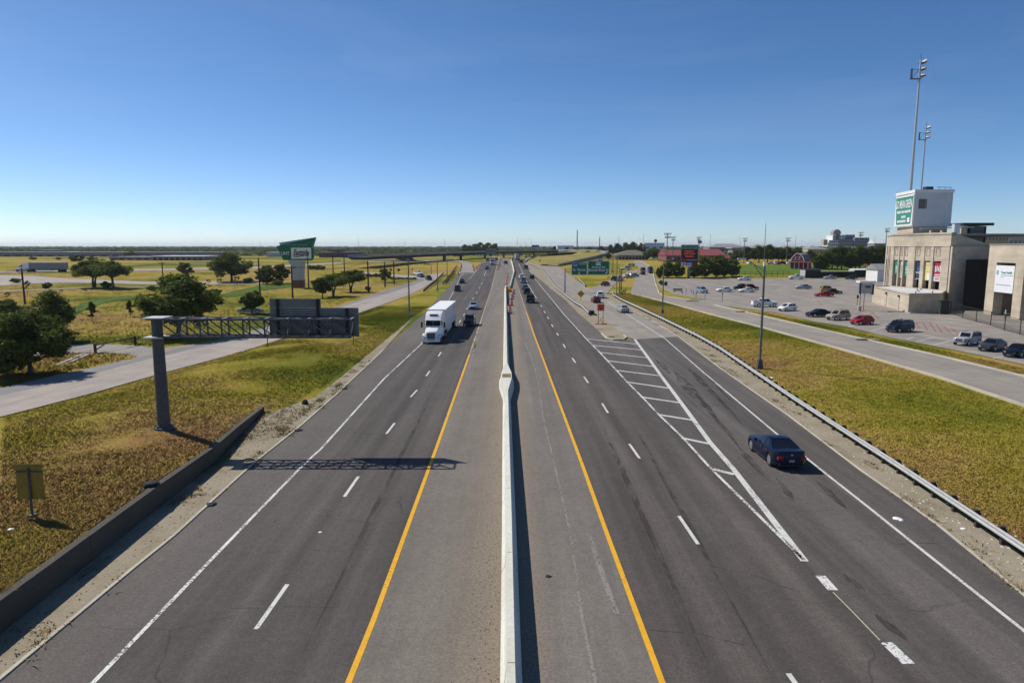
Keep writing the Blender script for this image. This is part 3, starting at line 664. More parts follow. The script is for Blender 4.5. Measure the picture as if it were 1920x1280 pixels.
# ---------------------------------------------------------------- barriers, walls and guard rails
def nj(p, n, k=1.0, top=.95, wt=.11, wb=.33):
    prof = [(-wb, -.05), (-wb, .10), (-wb * .62, .33), (-wt, top), (wt, top), (wb * .62, .33), (wb, .10), (wb, -.05)]
    return [(p.x + n.x * a * k, p.y + n.y * a * k, h0(p.y) + b) for a, b in prof]
def barrier(pts, name, label, flare=None, top=.95, wb=.33):
    t = thing(name, label, 'barrier', (pts[0].x, pts[0].y, 0)); mb = MB(); rings = []
    pts = dense(pts, 3.0)
    if flare: pts = sorted(pts + [Vector((interp([(q.y, q.x) for q in pts], y), y, 0)) for y in flare[1]], key=lambda q: q.y)
    for i, p in enumerate(pts):
        d = pts[min(i + 1, len(pts) - 1)] - pts[max(i - 1, 0)]; n = Vector((d.y, -d.x, 0)).normalized()
        r = nj(p, n, 1.0, top, .11, wb)
        if flare:
            k = interp(flare[0], p.y)
            prof = [(-.33 - k * 1.0, -.05), (-.33 - k * 1.0, .10), (-.2 - k * 1.0, .33), (-.11 - k * 1.0, top), (.11 + k, top), (.2 + k, .33), (.33 + k, .10), (.33 + k, -.05)]
            r = [(p.x + n.x * a, p.y + n.y * a, h0(p.y) + b) for a, b in prof]
        rings.append(r)
    mb.loft(rings); obj('wall', mb, BARRIER, t, smooth=False, o=pts[0] if False else Vector((t.location.x, t.location.y, 0)))
    return t
def joints(t, pts, ys):
    tab = sorted((q.y, q.x) for q in pts); jm = flat('joint_dark', (.16, .15, .125), .9)
    for y in ys:
        p = Vector((interp(tab, y), y, 0)); rr = [[(a - t.location.x, b + dy - t.location.y, c) for a, b, c in nj(p, Vector((1, 0, 0)), 1.012, .953)] for dy in (-.016, .016)]
        obj('joint', MB().loft(rr), jm, t)
yc = G(949, 702, .95).y
fl = [(yc - 7.0, 0), (yc - 2.2, .34), (yc - .6, .37), (yc + 1.2, .37), (yc + 6.5, 0)]
t = barrier(BC, 'median_barrier', 'long pale concrete median barrier with a widened light pole base', (fl, [f[0] for f in fl]))
joints(t, BC, [y for y in [18.5 + 7.3 * i for i in range(14)] if abs(y - yc) > 8])
c = G(949.5, 704, .95)
obj('cover_plate', MB().box((c.x - t.location.x, c.y - t.location.y, .965), (.78, 1.6, .04)), flat('rusty_plate', (.19, .13, .075), .9, 0, .35, 9), t)
barrier(BC2, 'work_zone_barrier', 'pale concrete barrier bending away along the closed centre lanes', None, .85, .3)
# retaining wall with the grass slope behind it: one block per pour, as the joints show
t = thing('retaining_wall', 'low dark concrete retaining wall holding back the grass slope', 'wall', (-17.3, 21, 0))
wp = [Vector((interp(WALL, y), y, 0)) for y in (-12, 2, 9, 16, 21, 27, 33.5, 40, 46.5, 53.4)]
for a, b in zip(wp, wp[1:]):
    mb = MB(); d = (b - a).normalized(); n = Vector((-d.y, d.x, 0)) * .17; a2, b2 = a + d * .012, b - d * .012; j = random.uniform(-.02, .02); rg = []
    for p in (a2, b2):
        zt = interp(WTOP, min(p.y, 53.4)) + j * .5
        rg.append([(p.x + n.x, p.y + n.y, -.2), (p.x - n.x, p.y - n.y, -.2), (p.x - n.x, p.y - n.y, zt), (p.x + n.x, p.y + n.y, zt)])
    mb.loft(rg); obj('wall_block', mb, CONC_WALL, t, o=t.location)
WBEAM = [(0, .16), (-.08, .12), (-.08, .05), (-.015, 0), (-.08, -.05), (-.08, -.12), (0, -.16), (.012, -.155), (-.062, -.1), (-.062, -.06), (.004, 0), (-.062, .06), (-.062, .1), (.012, .155)]
POSTM = MB().box((0, 0, -.36), (.16, .2, .9)).mesh('post', TIMBER); BLOCKM = MB().box((0, 0, 0), (.2, .24, .38)).mesh('block', TIMBER)
def guardrail(pix, label, side=1, spacing=1.905, zz=.62, name='guard_rail', rail=RAILG, wood=True, hide=False, scale=1.0):
    pts = dense([G(x, y, zz) for x, y in pix], 4) if not isinstance(pix[0], Vector) else dense(pix, 4)
    for p in pts: p.z = h0(p.y) + zz
    o = pts[0].copy(); o.z = h0(o.y); t = thing(name, label, 'guard rail', tuple(o)); mb = MB(); rings = []; run = 0.0
    for i, p in enumerate(pts):
        d = pts[min(i + 1, len(pts) - 1)] - pts[max(i - 1, 0)]; d.z = 0; n = Vector((d.y, -d.x, 0)).normalized() * side
        rings.append([(p.x + n.x * a * scale, p.y + n.y * a * scale, p.z + b * scale) for a, b in WBEAM])
    mb.loft(rings); obj('rail', mb, rail, t, o=o)
    acc = 0.0; cnt = 0
    for a, b in zip(pts, pts[1:]):
        L = (b - a).length; d = (b - a).normalized(); n = Vector((d.y, -d.x, 0)).normalized() * side; s = -acc % spacing
        while s < L and cnt < 250:
            p = a + d * s; rz = math.atan2(d.y, d.x)
            q = link('post', POSTM, t, tuple(p + n * .26 - o), (0, 0, rz)); link('block', BLOCKM, q, (0, .19 * -side if False else 0, .08)) if False else None
            if p.y < 130: link('block', BLOCKM, t, tuple(p + n * .16 - o + Vector((0, 0, .03))), (0, 0, rz))
            s += spacing; cnt += 1
        acc += L
    return t
guardrail([(2140, 1172), (1920, 1027), (1697, 880), (1480, 740), (1350, 652), (1309, 629), (1243, 597), (1196, 575), (1165, 561), (1150, 552), (1148, 548)], 'long galvanised guard rail beside the exit ramp at the right')
t = guardrail([(1104, 586), (1091.5, 574), (1077.5, 566), (1065, 556.5), (1043, 538), (1026, 517), (1012, 503), (990, 492.5)], 'bright guard rail between the highway and the curving ramp', 1, 1.9, .62)
mb = MB(); c = G(1110, 590)
mb.box((0, 0, .4), (.7, 1.6, .8)).beam((-.3, .8, .7), (.5, -1.8, .1), .25, .3)
obj('end_terminal', mb, BLACKM, t, o=Vector((t.location.x - c.x, t.location.y - c.y, 0)))
guardrail([(796, 543), (808, 533), (820, 523), (832, 511.5)], 'rusty brown guard rail beside the left frontage road', -1, 1.9, .6, rail=TIMBER)
guardrail([(832, 530), (842, 518), (850, 508), (857, 498)], 'double brown wooden rail on the bank below the left exit', -1, 3, .6, rail=TIMBER)
guardrail([(838, 528), (847, 517), (853, 508)], 'shorter brown rail just right of the double wooden rail', -1, 3, .6, rail=TIMBER)
guardrail([(690, 488), (760, 487), (830, 486), (856, 486.5)], 'far guard rail with many dark posts on the low bridge approach', -1, 5.5, .8)
guardrail([(1084, 521), (1092, 529), (1097, 535)], 'short white guard rail on the grass right of the overhead sign', -1, 2.5, .6)
guardrail([(1139, 520), (1148, 519.5), (1154, 517)], 'small dark guard rail under the right side of the overhead sign', 1, 3, .6)
guardrail([(985, 490), (990, 486), (1003, 482.5)], 'far white rail at the foot of the grassy embankment', 1, 4, .6)

# ---------------------------------------------------------------- cantilever sign gantry on the left slope
g = G(308, 803); gz = g.z
t = thing('sign_gantry', 'grey steel cantilever gantry seen from behind, its post on the left grass slope', 'sign gantry', tuple(g))
D = lambda px, py, Y: P(px, py, Y) - g
Yg = g.y
top = D(288, 596, Yg).z; ah, al = D(288, 600, Yg).z, D(290, 630, Yg).z
W = lambda px, py: D(px, py, Yg).x
mb = MB(); mb.lathe([(.40, 0.02), (.37, top * .5), (.33, top)], 12); obj('post', mb, STEELD, t, smooth=True)
mb = MB(); mb.lathe([(.62, .0), (.62, .12), (.46, .14), (.46, .26)], 16)
for i in range(10): mb.tube((.54 * math.cos(i * .628), .54 * math.sin(i * .628), .1), (.54 * math.cos(i * .628), .54 * math.sin(i * .628), .26), .035)
obj('base_flange', mb, STEELD, t)
obj('concrete_footing', MB().lathe([(.75, -.6), (.75, .0)], 20), CONC_WALL, t)
mb = MB(); mb.box((.08, 0, top + .03), (1.35, 1.35, .07)).box((-.0, 0, al - .05), (1.3, 1.3, .08)); obj('cap_plate', mb, STEEL, t)
xe = W(660, 600); x0 = .30; hw = .55
zt, zb = top - .05, al
for y in (-hw, hw):
    for z in (zt, zb): obj('chord', MB().beam((x0, y, z), (xe, y, z), .13, .13), STEELD, t)
nb = 9; mbd = []
for i in range(nb):
    a, b = x0 + (xe - x0) * i / nb, x0 + (xe - x0) * (i + 1) / nb
    for y in (-hw, hw):
        obj('vertical', MB().beam((b, y, zb), (b, y, zt), .08, .08), STEELD, t)
        obj('diagonal', MB().beam((a, y, zt - .05), (b, y, zb + .05), .07, .07), STEELD, t)
    s = 1 if i % 2 else -1
    obj('cross_brace', MB().beam((a, -hw * s, zt), (b, hw * s, zt), .06, .06).beam((b, -hw, zt + .02), (b, hw, zt + .02), .09, .07), STEEL, t)
    obj('cross_brace', MB().beam((a, hw * s, zb), (b, -hw * s, zb), .06, .06).beam((b, -hw, zb), (b, hw, zb), .07, .07), STEELD, t)
    obj('cross_brace', MB().beam((b, -hw, zb), (b, hw, zt), .05, .05), STEELD, t)
yp = hw + .32
for nm, xa, xb, za, zc in (('sign_panel', 509, 672, 631, 577), ('sign_panel', 506, 601, 576.6, 560)):
    a, b = D(xa, za, Yg + yp), D(xb, zc, Yg + yp); n = max(1, int(round((b.z - a.z) / .15))); pn = None
    mb = MB(); mb.box(((a.x + b.x) / 2, yp, (a.z + b.z) / 2), (b.x - a.x, .03, b.z - a.z)); pn = obj(nm, mb, SIGNBACK, t)
    me = MB().box((0, 0, 0), (b.x - a.x - .01, .05, .035)).mesh('stiffener', STEELD)
    for i in range(n): link('stiffener', me, pn, ((a.x + b.x) / 2, yp - .045, a.z + (i + .5) * (b.z - a.z) / n))
    obj('sign_face', MB().box(((a.x + b.x) / 2, yp + .022, (a.z + b.z) / 2), (b.x - a.x - .02, .012, b.z - a.z - .02)), GREENS, t)
for px, pt in ((523, 560), (598, 560), (652, 577)):
    a, b = D(px, 631, Yg + yp - .12), D(px, pt, Yg + yp - .12); obj('mounting_beam', MB().box((a.x, yp - .13, (a.z + b.z) / 2), (.16, .14, b.z - a.z)), BLACKM, t)
# small sign seen from behind at the lower left
g = G(61, 966); Y = g.y
t = thing('road_sign', 'small olive backed road sign on a single post on the left grass slope', 'road sign', tuple(g))
zt = P(60, 870, Y).z - g.z; zb = P(60, 936, Y).z - g.z; hw2 = 27 / pxm(Y)
obj('post', MB().box((0, 0, zt * .46), (.075, .075, zt * .92)), STEELD, t)
obj('sign_panel', MB().box((0, .05, (zt + zb) / 2), (2 * hw2, .012, zt - zb)), OLIVEB, t)
obj('bracket', MB().box((0, .02, zt - (zt - zb) * .22), (2 * hw2, .05, .05)), STEELD, t)
obj('anchor_plate', MB().box((0, 0, .03), (.28, .28, .06)), STEELD, t)

# ---------------------------------------------------------------- overhead green signs on the right
g = G(1059, 548); Yg = g.y; D = lambda px, py, dy=0: P(px, py, Yg + dy) - g
t = thing('overhead_sign', 'two green overhead direction signs on a cantilever arm beside the ramp', 'highway sign', tuple(g))
zt = D(1059, 503).z; obj('post', MB().lathe([(.26, 0), (.20, zt)], 10), STEEL, t, smooth=True)
obj('base_flange', MB().lathe([(.45, 0), (.45, .15)], 12), CONC, t)
xe = D(1140, 503).x; tr = MB()
za, zb = D(1070, 504).z, D(1070, 510).z
for y in (-.3, .3):
    for z in (za, zb): tr.beam((0, y, z), (xe, y, z), .12, .12)
    for i in range(12): tr.beam((xe * i / 12, y, zb if i % 2 else za), (xe * (i + 1) / 12, y, za if i % 2 else zb), .07, .07)
obj('arm_truss', tr, STEEL, t)
for x1, x2, y1, y2 in ((1071.5, 1101, 515.5, 492), (1101.8, 1143, 515.3, 489)):
    a, b = D(x1, y1, -.5), D(x2, y2, -.5)
    p = obj('sign_panel', MB().box(((a.x + b.x) / 2, -.5, (a.z + b.z) / 2), (b.x - a.x, .06, b.z - a.z)), GREENS, t)
    e = MB()
    for z in (a.z + .1, b.z - .1): e.box(((a.x + b.x) / 2, -.54, z), (b.x - a.x - .15, .02, .07))
    for x in (a.x + .1, b.x - .1): e.box((x, -.54, (a.z + b.z) / 2), (.07, .02, b.z - a.z - .27))
    obj('border', e, WHITES, p)
rx = (math.pi / 2, 0, 0)
def txt(s, px, py, wpx, hgt=None, m=WHITES, dy=-.56): q = D(px, py, dy); lettering(s, m, t, tuple(q), rx, wpx / pxm(Yg), hgt)
txt('Ft. Worth', 1086, 506, 23, .75); txt('Airport Rd', 1122, 501, 25, .8); txt('Bonnie Brae St', 1122, 506.3, 37, .8); txt('SOUTH', 1092, 495.6, 12, .35)
q = D(1079, 498, -.56); obj('route_shield', MB().prism([(q.x + a, -.55, q.z + b) for a, b in ((-.75, .6), (0, .75), (.75, .6), (.75, -.1), (0, -.85), (-.75, -.1))], (0, -.02, 0)), BLUES, t); txt('35W', 1079, 497.5, 8, .5, WHITES, -.59)
q = D(1122, 494.5, -.56); obj('route_marker', MB().box((q.x, -.56, q.z), (1.5, .03, .95)), WHITES, t); txt('1515', 1122, 494.5, 9, .55, BLACKP, -.59)
for px, py, an in ((1086, 512, 0), (1137, 511.5, 2.3)):
    q = D(px, py, -.56); pts = [(-.09, .5), (.09, .5), (.09, 0), (.3, 0), (0, -.45), (-.3, 0), (-.09, 0)]
    obj('arrow', MB().prism([(q.x + a * math.cos(an) - b * math.sin(an), -.55, q.z + a * math.sin(an) + b * math.cos(an)) for a, b in pts], (0, -.02, 0)), WHITES, t)
q = D(1126, 486, -.5); p = obj('exit_tab', MB().box((q.x, -.5, q.z), (1.05, .05, 1.0)), BLUES, t)
obj('tab_print', MB().box((q.x - .2, -.54, q.z), (.14, .02, .55)).box((q.x + .18, -.54, q.z), (.3, .02, .5)), WHITES, p)

# ---------------------------------------------------------------- small road signs
def post_sign(name, label, px, py, top, bot, wpx, col, shape='rect', back=False, mark=None):
    g = G(px, py); Y = g.y; k = pxm(Y); zt, zb = P(px, top, Y).z - g.z, P(px, bot, Y).z - g.z
    t = thing(name, label, 'road sign', tuple(g)); c = (zt + zb) / 2
    obj('post', MB().box((0, 0, c / 2 + .1), (.09, .09, c + .2)), STEELD, t)
    w2, h2 = wpx / k / 2, (zt - zb) / 2
    pts = {'rect': [(-1, -1), (1, -1), (1, 1), (-1, 1)], 'diamond': [(0, -1), (1, 0), (0, 1), (-1, 0)], 'oct': [(-.4, -1), (.4, -1), (1, -.4), (1, .4), (.4, 1), (-.4, 1), (-1, .4), (-1, -.4)]}[shape]
    p = obj('sign_panel', MB().prism([(a * w2, -.06, c + b * h2) for a, b in pts], (0, -.025, 0)), col, t)
    if mark == 'merge':
        m = MB(); s = w2
        m.beam((-.28 * s, -.095, c - .38 * s), (-.28 * s, -.095, c + .3 * s), .2 * s, .012).beam((.3 * s, -.095, c - .38 * s), (.3 * s, -.095, c + .3 * s), .2 * s, .012)
        for x in (-.28, .3): m.prism([((x - .2) * s, -.09, c + .22 * s), ((x + .2) * s, -.09, c + .22 * s), (x * s, -.09, c + .5 * s)], (0, -.012, 0))
        obj('symbol', m, BLACKP, p)
    elif mark == 'bars':
        m = MB()
        for z, a in ((.5, .6), (0, .7), (-.5, .5)): m.box((0, -.092, c + z * h2), (a * 2 * w2, .01, h2 * .28))
        obj('print', m, BLACKP if col is not GREENS else WHITES, p)
    return t
post_sign('warning_sign', 'yellow diamond warning sign with black arrows on the gore island', 1089, 564, 543.5, 558, 14.5, YELLOWS, 'diamond', mark='merge')
post_sign('route_sign', 'small green direction sign beside the right frontage road', 1184, 505, 494, 499.6, 11.5, GREENS, mark='bars')
post_sign('parking_sign', 'small dark sign post at the lot edge, right of the white sedan', 1354, 567, 549, 552, 2.2, STEELD)
post_sign('parking_sign', 'white marker sign post in front of the blue pickup truck', 1322, 560, 546, 551, 2.4, WHITES)
post_sign('parking_sign', 'dark sign post left of the blue pickup truck in the lot', 1305, 558, 548, 551, 2.0, STEELD)
post_sign('parking_sign', 'small dark sign on a post beside the white notice board', 1607, 573, 553, 559, 4, BLACKM)
post_sign('road_sign', 'dark sign seen from behind by the left frontage junction', 748, 516, 504, 508, 5.5, BLACKM)
post_sign('road_sign', 'small red topped sign right of the dark junction sign', 773, 516, 504, 507, 2.6, ORANGE)
post_sign('stop_sign', 'small dark red octagonal sign near the left junction', 733, 511, 503, 508, 4.4, flat('dull_red', (.2, .05, .04), .6), 'oct')
post_sign('road_sign', 'low wide dark sign in the left grass field', 676, 512, 507.5, 511, 12.5, BLACKM)
post_sign('marker_sign', 'orange work sign beside the queue of silver cars', 1167, 527, 521, 525, 4, ORANGE)
post_sign('marker_sign', 'yellow chevron sign at the foot of the grassy embankment', 1012, 493, 486.5, 490.5, 6, YELLOWS, 'diamond')
# orange temporary sign on a stand
g = G(1126, 608); Y = g.y; k = pxm(Y)
t = thing('work_sign', 'square orange road works sign on a tall stand with sandbags', 'road works sign', tuple(g))
zt, zb = P(1126, 570, Y).z - g.z, P(1126, 582.5, Y).z - g.z
p = obj('sign_panel', MB().box((0, -.05, (zt + zb) / 2), (13.4 / k, .03, zt - zb)), ORANGE, t)
pm_ = MB()
for z, x, a in ((.26, -.22, .10), (.26, .05, .2), (.26, .3, .08), (-.05, -.1, .3), (-.05, .25, .16), (-.3, .05, .22)): pm_.box((x * 13.4 / k, -.07, (zt + zb) / 2 + z * (zt - zb)), (a * 13.4 / k, .01, .2))
obj('print', pm_, BLACKP, p)
for s in (-1, 1):
    obj('leg', MB().beam((s * 4.6 / k, 0, 0), (s * 4.6 / k, 0, zb + .2), .08, .08), flat('stand_green', (.03, .10, .07), .6) if s < 0 else MATS['stand_green'], t)
    obj('brace', MB().beam((s * 4.6 / k, 0, .35), (-s * 4.6 / k, .02 * s, zb * .55), .05, .05), BLACKM, t)
for i, (x, y) in enumerate(((-.75, 0), (-.35, .25), (.1, -.2), (.5, .1), (.8, -.05))):
    obj('sandbag', MB().loft([[(x + r * .32 * math.cos(a), y + r * .22 * math.sin(a), z) for a in [i2 * math.pi / 4 for i2 in range(8)]] for r, z in ((.7, .0), (1, .08), (.75, .18), (.2, .22))]), flat('sandbag_orange', (.75, .22, .11), .9) if i == 0 else MATS['sandbag_orange'], t)
# ---------------------------------------------------------------- stadium
P0, P1, P2, P3, P4 = [Vector((x, y, 0)) for x, y in ((91, 143), (89.7, 153), (88.9, 161), (95.7, 176), (105, 141.3))]
WA, WB = Vector((92.2, 133, 0)), Vector((88.2, 104, 0))
SO = Vector((91, 143, 0))
def onseg(A, B, px):
    k = (px - 960) / 1280 * .9905
    return (k * A.y - A.x) / ((B.x - A.x) - k * (B.y - A.y))
def piece(A, B, s0, s1, z0, z1, th, out=0.0, mb=None):
    d = (B - A).normalized(); n = Vector((d.y, -d.x, 0)); a, b = A.lerp(B, s0) - n * out, A.lerp(B, s1) - n * out
    mb = mb or MB()
    return mb.prism([(a.x, a.y, z0), (b.x, b.y, z0), (b.x + n.x * th, b.y + n.y * th, z0), (a.x + n.x * th, a.y + n.y * th, z0)], (0, 0, z1 - z0))
t = thing('stadium', 'beige stadium end wall with tall banner openings at the right', 'stadium', tuple(SO))
po = lambda nm, mb, m, par=t, **k: obj(nm, mb, m, par, o=SO, **k)
def bay(A, B, opens, zt=9.9):
    ss = [0.0]
    ops = sorted([tuple(sorted((onseg(A, B, a), onseg(A, B, b)))) for a, b in opens])
    for s0, s1 in ops + [(1.0, 1.0)]:
        if s0 > ss[-1]: 
            po('pier', piece(A, B, ss[-1], s0, 0, 13.0, 1.0, .14), STUCCO)
        ss.append(s1)
    for s0, s1 in ops:
        po('spandrel', piece(A, B, s0, s1, zt, 13.0, .7), STUCCO)
        c = (s0 + s1) / 2; w_ = (s1 - s0) * .26
        f = MB(); L = (B - A).length; e = .09 / L
        for a, b, z0, z1 in ((c - w_, c - w_ + e, 10.9, 12.6), (c + w_ - e, c + w_, 10.9, 12.6), (c - w_ + e, c + w_ - e, 12.5, 12.6), (c - w_ + e, c + w_ - e, 10.9, 11.0)): piece(A, B, a, b, z0, z1, .12, .06, f)
        po('relief_frame', f, STUCCO_D)
    po('upper_band', piece(A, B, 0, 1, 13.0, 15.9, 1.1, .0), STUCCO)
    po('ledge', piece(A, B, 0, 1, 13.0, 13.12, .3, .22), STUCCO)
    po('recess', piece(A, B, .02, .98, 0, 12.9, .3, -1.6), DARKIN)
    return ops
b1 = bay(P0, P1, [(1752.5, 1768), (1735.5, 1748), (1717.8, 1729)])
b2 = bay(P1, P2, [(1697, 1705), (1688.5, 1695), (1678, 1686.5)])
b3 = bay(P2, P3, [(1670.6, 1672), (1668, 1669.6), (1664.8, 1666.6)])
roofp = MB().prism([(p.x, p.y, 15.3) for p in (P0, P1, P2, P3, Vector((122, 185, 0)), Vector((118, 142, 0)), Vector((101, 141.6, 0)))], (0, 0, .3)); po('roof', roofp, ROOFG)
# shaded return wall with ribbed panel and tall doorway
s1, s2 = onseg(P0, P4, 1814), onseg(P0, P4, 1852)
po('return_wall', piece(P0, P4, .002, s1, 0, 13, .8), STUCCO)
d = (P4 - P0).normalized(); a, b = P0, P0.lerp(P4, 1)
zz = lambda s: 15.9 - 2.6 * min(1, s / onseg(P0, P4, 1858))
up = MB().prism([(P0.x + .01, P0.y, 13.0), (P4.x, P4.y, 13.0), (P4.x, P4.y, 13.3), (P0.lerp(P4, .55).x, P0.lerp(P4, .55).y, zz(.55)), (P0.x + .01, P0.y, 15.9)], (d.y * -.8 * -1, .8, 0)); po('return_gable', up, STUCCO)
po('door_lintel', piece(P0, P4, s1, 1, 9.9, 13, .8), STUCCO); po('return_wall', piece(P0, P4, s2, 1, 0, 9.9, .8), STUCCO)
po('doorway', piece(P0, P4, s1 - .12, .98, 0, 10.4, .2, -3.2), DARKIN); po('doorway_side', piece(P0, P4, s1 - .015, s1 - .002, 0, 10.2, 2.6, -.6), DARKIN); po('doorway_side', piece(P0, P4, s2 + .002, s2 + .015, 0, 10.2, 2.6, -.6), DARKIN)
rb = MB(); n_ = 22
for i in range(n_): piece(P0, P4, .012 + (s1 - .014) * i / n_, .012 + (s1 - .014) * (i + .62) / n_, 2.0, 12.95, .1, .22, rb)
po('ribbed_panel', rb, STUCCO_D)
# wing with big openings
opn = [(1872, 1908), (1925, 1972)]
ops = sorted([tuple(sorted((onseg(WA, WB, a), onseg(WA, WB, b)))) for a, b in opn]); cur = 0
for s0, s1 in ops + [(1.0, 1.0)]:
    po('wing_pier', piece(WA, WB, cur, s0, 0, 10.0, 1.4), STUCCO) if False else po('wing_pier', MB().prism([tuple(q) for q in ((WA.lerp(WB, cur)), (WA.lerp(WB, s0)), (WA.lerp(WB, s0) + Vector((1.6, -.2, 0))), (WA.lerp(WB, cur) + Vector((1.6, -.2, 0))))], (0, 0, 10.0)), STUCCO); cur = s1
A, B = WA, WB
po('wing_wall', MB().prism([(A.x, A.y, 10), (B.x, B.y, 10), (B.x + 1.6, B.y - .2, 10), (A.x + 1.6, A.y - .2, 10)], (0, 0, 3.3)), STUCCO)
po('wing_roof', MB().prism([(A.x - .1, A.y + .1, 13.3), (B.x - .1, B.y, 13.3), (B.x + 26, B.y - 4, 13.3), (A.x + 26, A.y - 4, 13.3)], (0, 0, .18)), ROOFG)
po('wing_end_wall', MB().prism([(A.x + .02, A.y, 0), (A.x + 26, A.y - 3.5, 0), (A.x + 26, A.y - 4.5, 0), (A.x + .02, A.y - 1, 0)], (0, 0, 13.25)), STUCCO)
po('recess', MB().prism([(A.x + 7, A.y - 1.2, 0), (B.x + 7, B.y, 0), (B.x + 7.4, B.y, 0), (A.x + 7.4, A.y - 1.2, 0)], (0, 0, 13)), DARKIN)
po('wing_joint', piece(WA, WB, .012, .017, 10, 13.3, -.02, .02), STUCCO_D) if False else None
# annex in front
AN = [(78, 134), (84.6, 134.6), (90.6, 142.9), (89.4, 153), (88.6, 160.5), (84.5, 160), (82.4, 152)]
ta = thing('annex_building', 'low beige flat roofed annex at the foot of the stadium wall', 'building', (78, 134, 0)); AO = Vector((78, 134, 0))
obj('wall', MB().prism([(x, y, 0) for x, y in AN], (0, 0, 3.62)), STUCCO, ta, o=AO)
obj('roof', MB().prism([(x, y, 3.63) for x, y in AN], (0, 0, .05)), ROOFW if False else concrete('annex_roof', (.55, .56, .57), None, .3), ta, o=AO)
cp = MB()
for (x1, y1), (x2, y2) in zip(AN, AN[1:] + AN[:1]):
    cp.beam((x1, y1, 3.76), (x2, y2, 3.76), .28, .30)
obj('coping', cp, STUCCO, ta, o=AO)
for f in (.2, .68):
    x, y = 78 + 4.4 * (1 - f), 134 + 18 * (1 - f); l_ = obj('wall_lamp', MB().box((x - .22, y, 2.95), (.36, .3, .42), 0, .7), BLACKM, ta, o=AO)
    obj('conduit', MB().box((x - .06, y, 1.4), (.06, .06, 2.6)), STUCCO_D, l_, o=AO)
vt = MB(); [vt.tube((x, y, 3.68), (x, y, 4.1), .10, .10, 8) for x, y in ((81, 137), (84, 141), (86, 145), (85, 138), (88, 147))]; obj('roof_vent', vt, STEELD, ta, o=AO)
obj('door_step', MB().box((81, 133.6, .1), (6, .7, .2)), CONC, ta, o=AO)
# banners
def banner(A, B, pa, pb, z0, z1, col, label, deco, out=-.25):
    a, b = A.lerp(B, onseg(A, B, pa)), A.lerp(B, onseg(A, B, pb))
    d = (b - a).normalized(); L = (b - a).length
    c = (a + b) / 2; rz = math.atan2(d.y, d.x); c = c + Vector((d.y, -d.x, 0)) * out
    tb = thing('wall_banner', label, 'banner', (c.x, c.y, z0), rz)
    obj('cloth', MB().box((0, 0, (z1 - z0) / 2), (L, .04, z1 - z0)), BANNER[col], tb)
    h = z1 - z0
    if deco == 'apogee':
        lettering('APOGEE', BANNER['white'], tb, (0, -.045, h * .38), (math.pi / 2, 0, 0), L * .8, h * .10)
        obj('drop_mark', MB().prism([(-.22, -.03, h * .55), (.22, -.03, h * .55), (.1, -.03, h * .66), (0, -.03, h * .72), (-.1, -.03, h * .66)], (0, -.02, 0)), BANNER['ltblue'], tb)
        obj('hem', MB().box((0, -.03, h * .02), (L, .02, .1)), BANNER['white'], tb)
    elif deco == 'lines':
        m = MB(); [m.box((-L * .08 * (i % 2), -.03, h * z), (L * w_, .02, h * .025)) for i, (z, w_) in enumerate(((.9, .5), (.84, .75), (.78, .6), (.64, .3), (.5, .4), (.46, .35)))]; obj('print', m, flat('ochre_print', (.45, .36, .14), .7), tb)
        obj('print_patch', MB().box((L * .22, -.03, h * .2), (L * .5, .02, h * .3)), BANNER['white'], tb)
    elif deco == 'crimson':
        obj('lower_field', MB().box((0, -.03, h * .14), (L, .02, h * .27)), BANNER['white'], tb)
        m = MB(); [m.box((L * (-.3 + .2 * i), -.03, h * (.66 + .03 * (i % 2))), (L * .09, .02, h * (.34 - .05 * (i % 3)))) for i in range(4)]; obj('picture', m, BANNER['white'], tb)
        m = MB(); [m.box((0, -.045, h * z), (L * w_, .02, h * .035)) for z, w_ in ((.21, .7), (.15, .5), (.08, .6))]; obj('print', m, BANNER['crimson'], tb)
        obj('print', MB().box((0, -.03, h * .36), (L * .75, .02, h * .045)), BANNER['white'], tb)
    elif deco == 'logo':
        m = MB(); [m.box((0, -.03, h * z), (L * w_, .02, h * .05)) for z, w_ in ((.62, .3), (.52, .42), (.43, .3), (.3, .2), (.22, .2))]; obj('print', m, BANNER['white'], tb)
    elif deco == 'tower':
        m = MB(); m.prism([(-.12, -.03, h * .3), (.12, -.03, h * .3), (.03, -.03, h * .75), (-.03, -.03, h * .75)], (0, -.02, 0)); [m.box((0, -.03, h * z), (L * .5, .02, h * .03)) for z in (.2, .14)]; obj('print', m, flat('brown_print', (.25, .2, .14), .7), tb)
    elif deco == 'health':
        lettering('Texas Health', BANNER['teal'], tb, (L * .10, -.045, h * .74), (math.pi / 2, 0, 0), L * .60, h * .085)
        m = MB(); m.box((L * .13, -.03, h * .64), (L * .66, .02, h * .028)).box((-L * .1, -.03, h * .57), (L * .18, .02, h * .02)).box((-.1, -.03, h * .28), (L * .78, .02, h * .035)); obj('print', m, flat('grey_print', (.35, .37, .38), .7), tb)
        m = MB()
        for z, w_ in ((.80, .09), (.765, .13), (.73, .14), (.695, .13), (.66, .09)): m.box((-L * .38, -.03, h * z), (L * w_, .02, h * .02))
        obj('emblem', m, BANNER['teal'], tb)
banner(P0, P1, 1752.8, 1767.5, 5.6, 9.55, 'crimson', 'crimson and white picture banner on the stadium wall', 'crimson')
banner(P0, P1, 1735.8, 1747.6, 5.7, 9.6, 'yellow', 'pale yellow banner on the stadium wall', 'lines')
banner(P0, P1, 1718, 1728.7, 5.8, 9.6, 'blue', 'dark blue banner with white lettering on the stadium wall', 'apogee')
banner(P1, P2, 1697.2, 1704.6, 6.3, 9.6, 'green', 'green banner right of the cream tower banner', 'logo')
banner(P1, P2, 1688.7, 1694.7, 5.9, 9.6, 'cream', 'narrow cream banner between two green banners', 'tower')
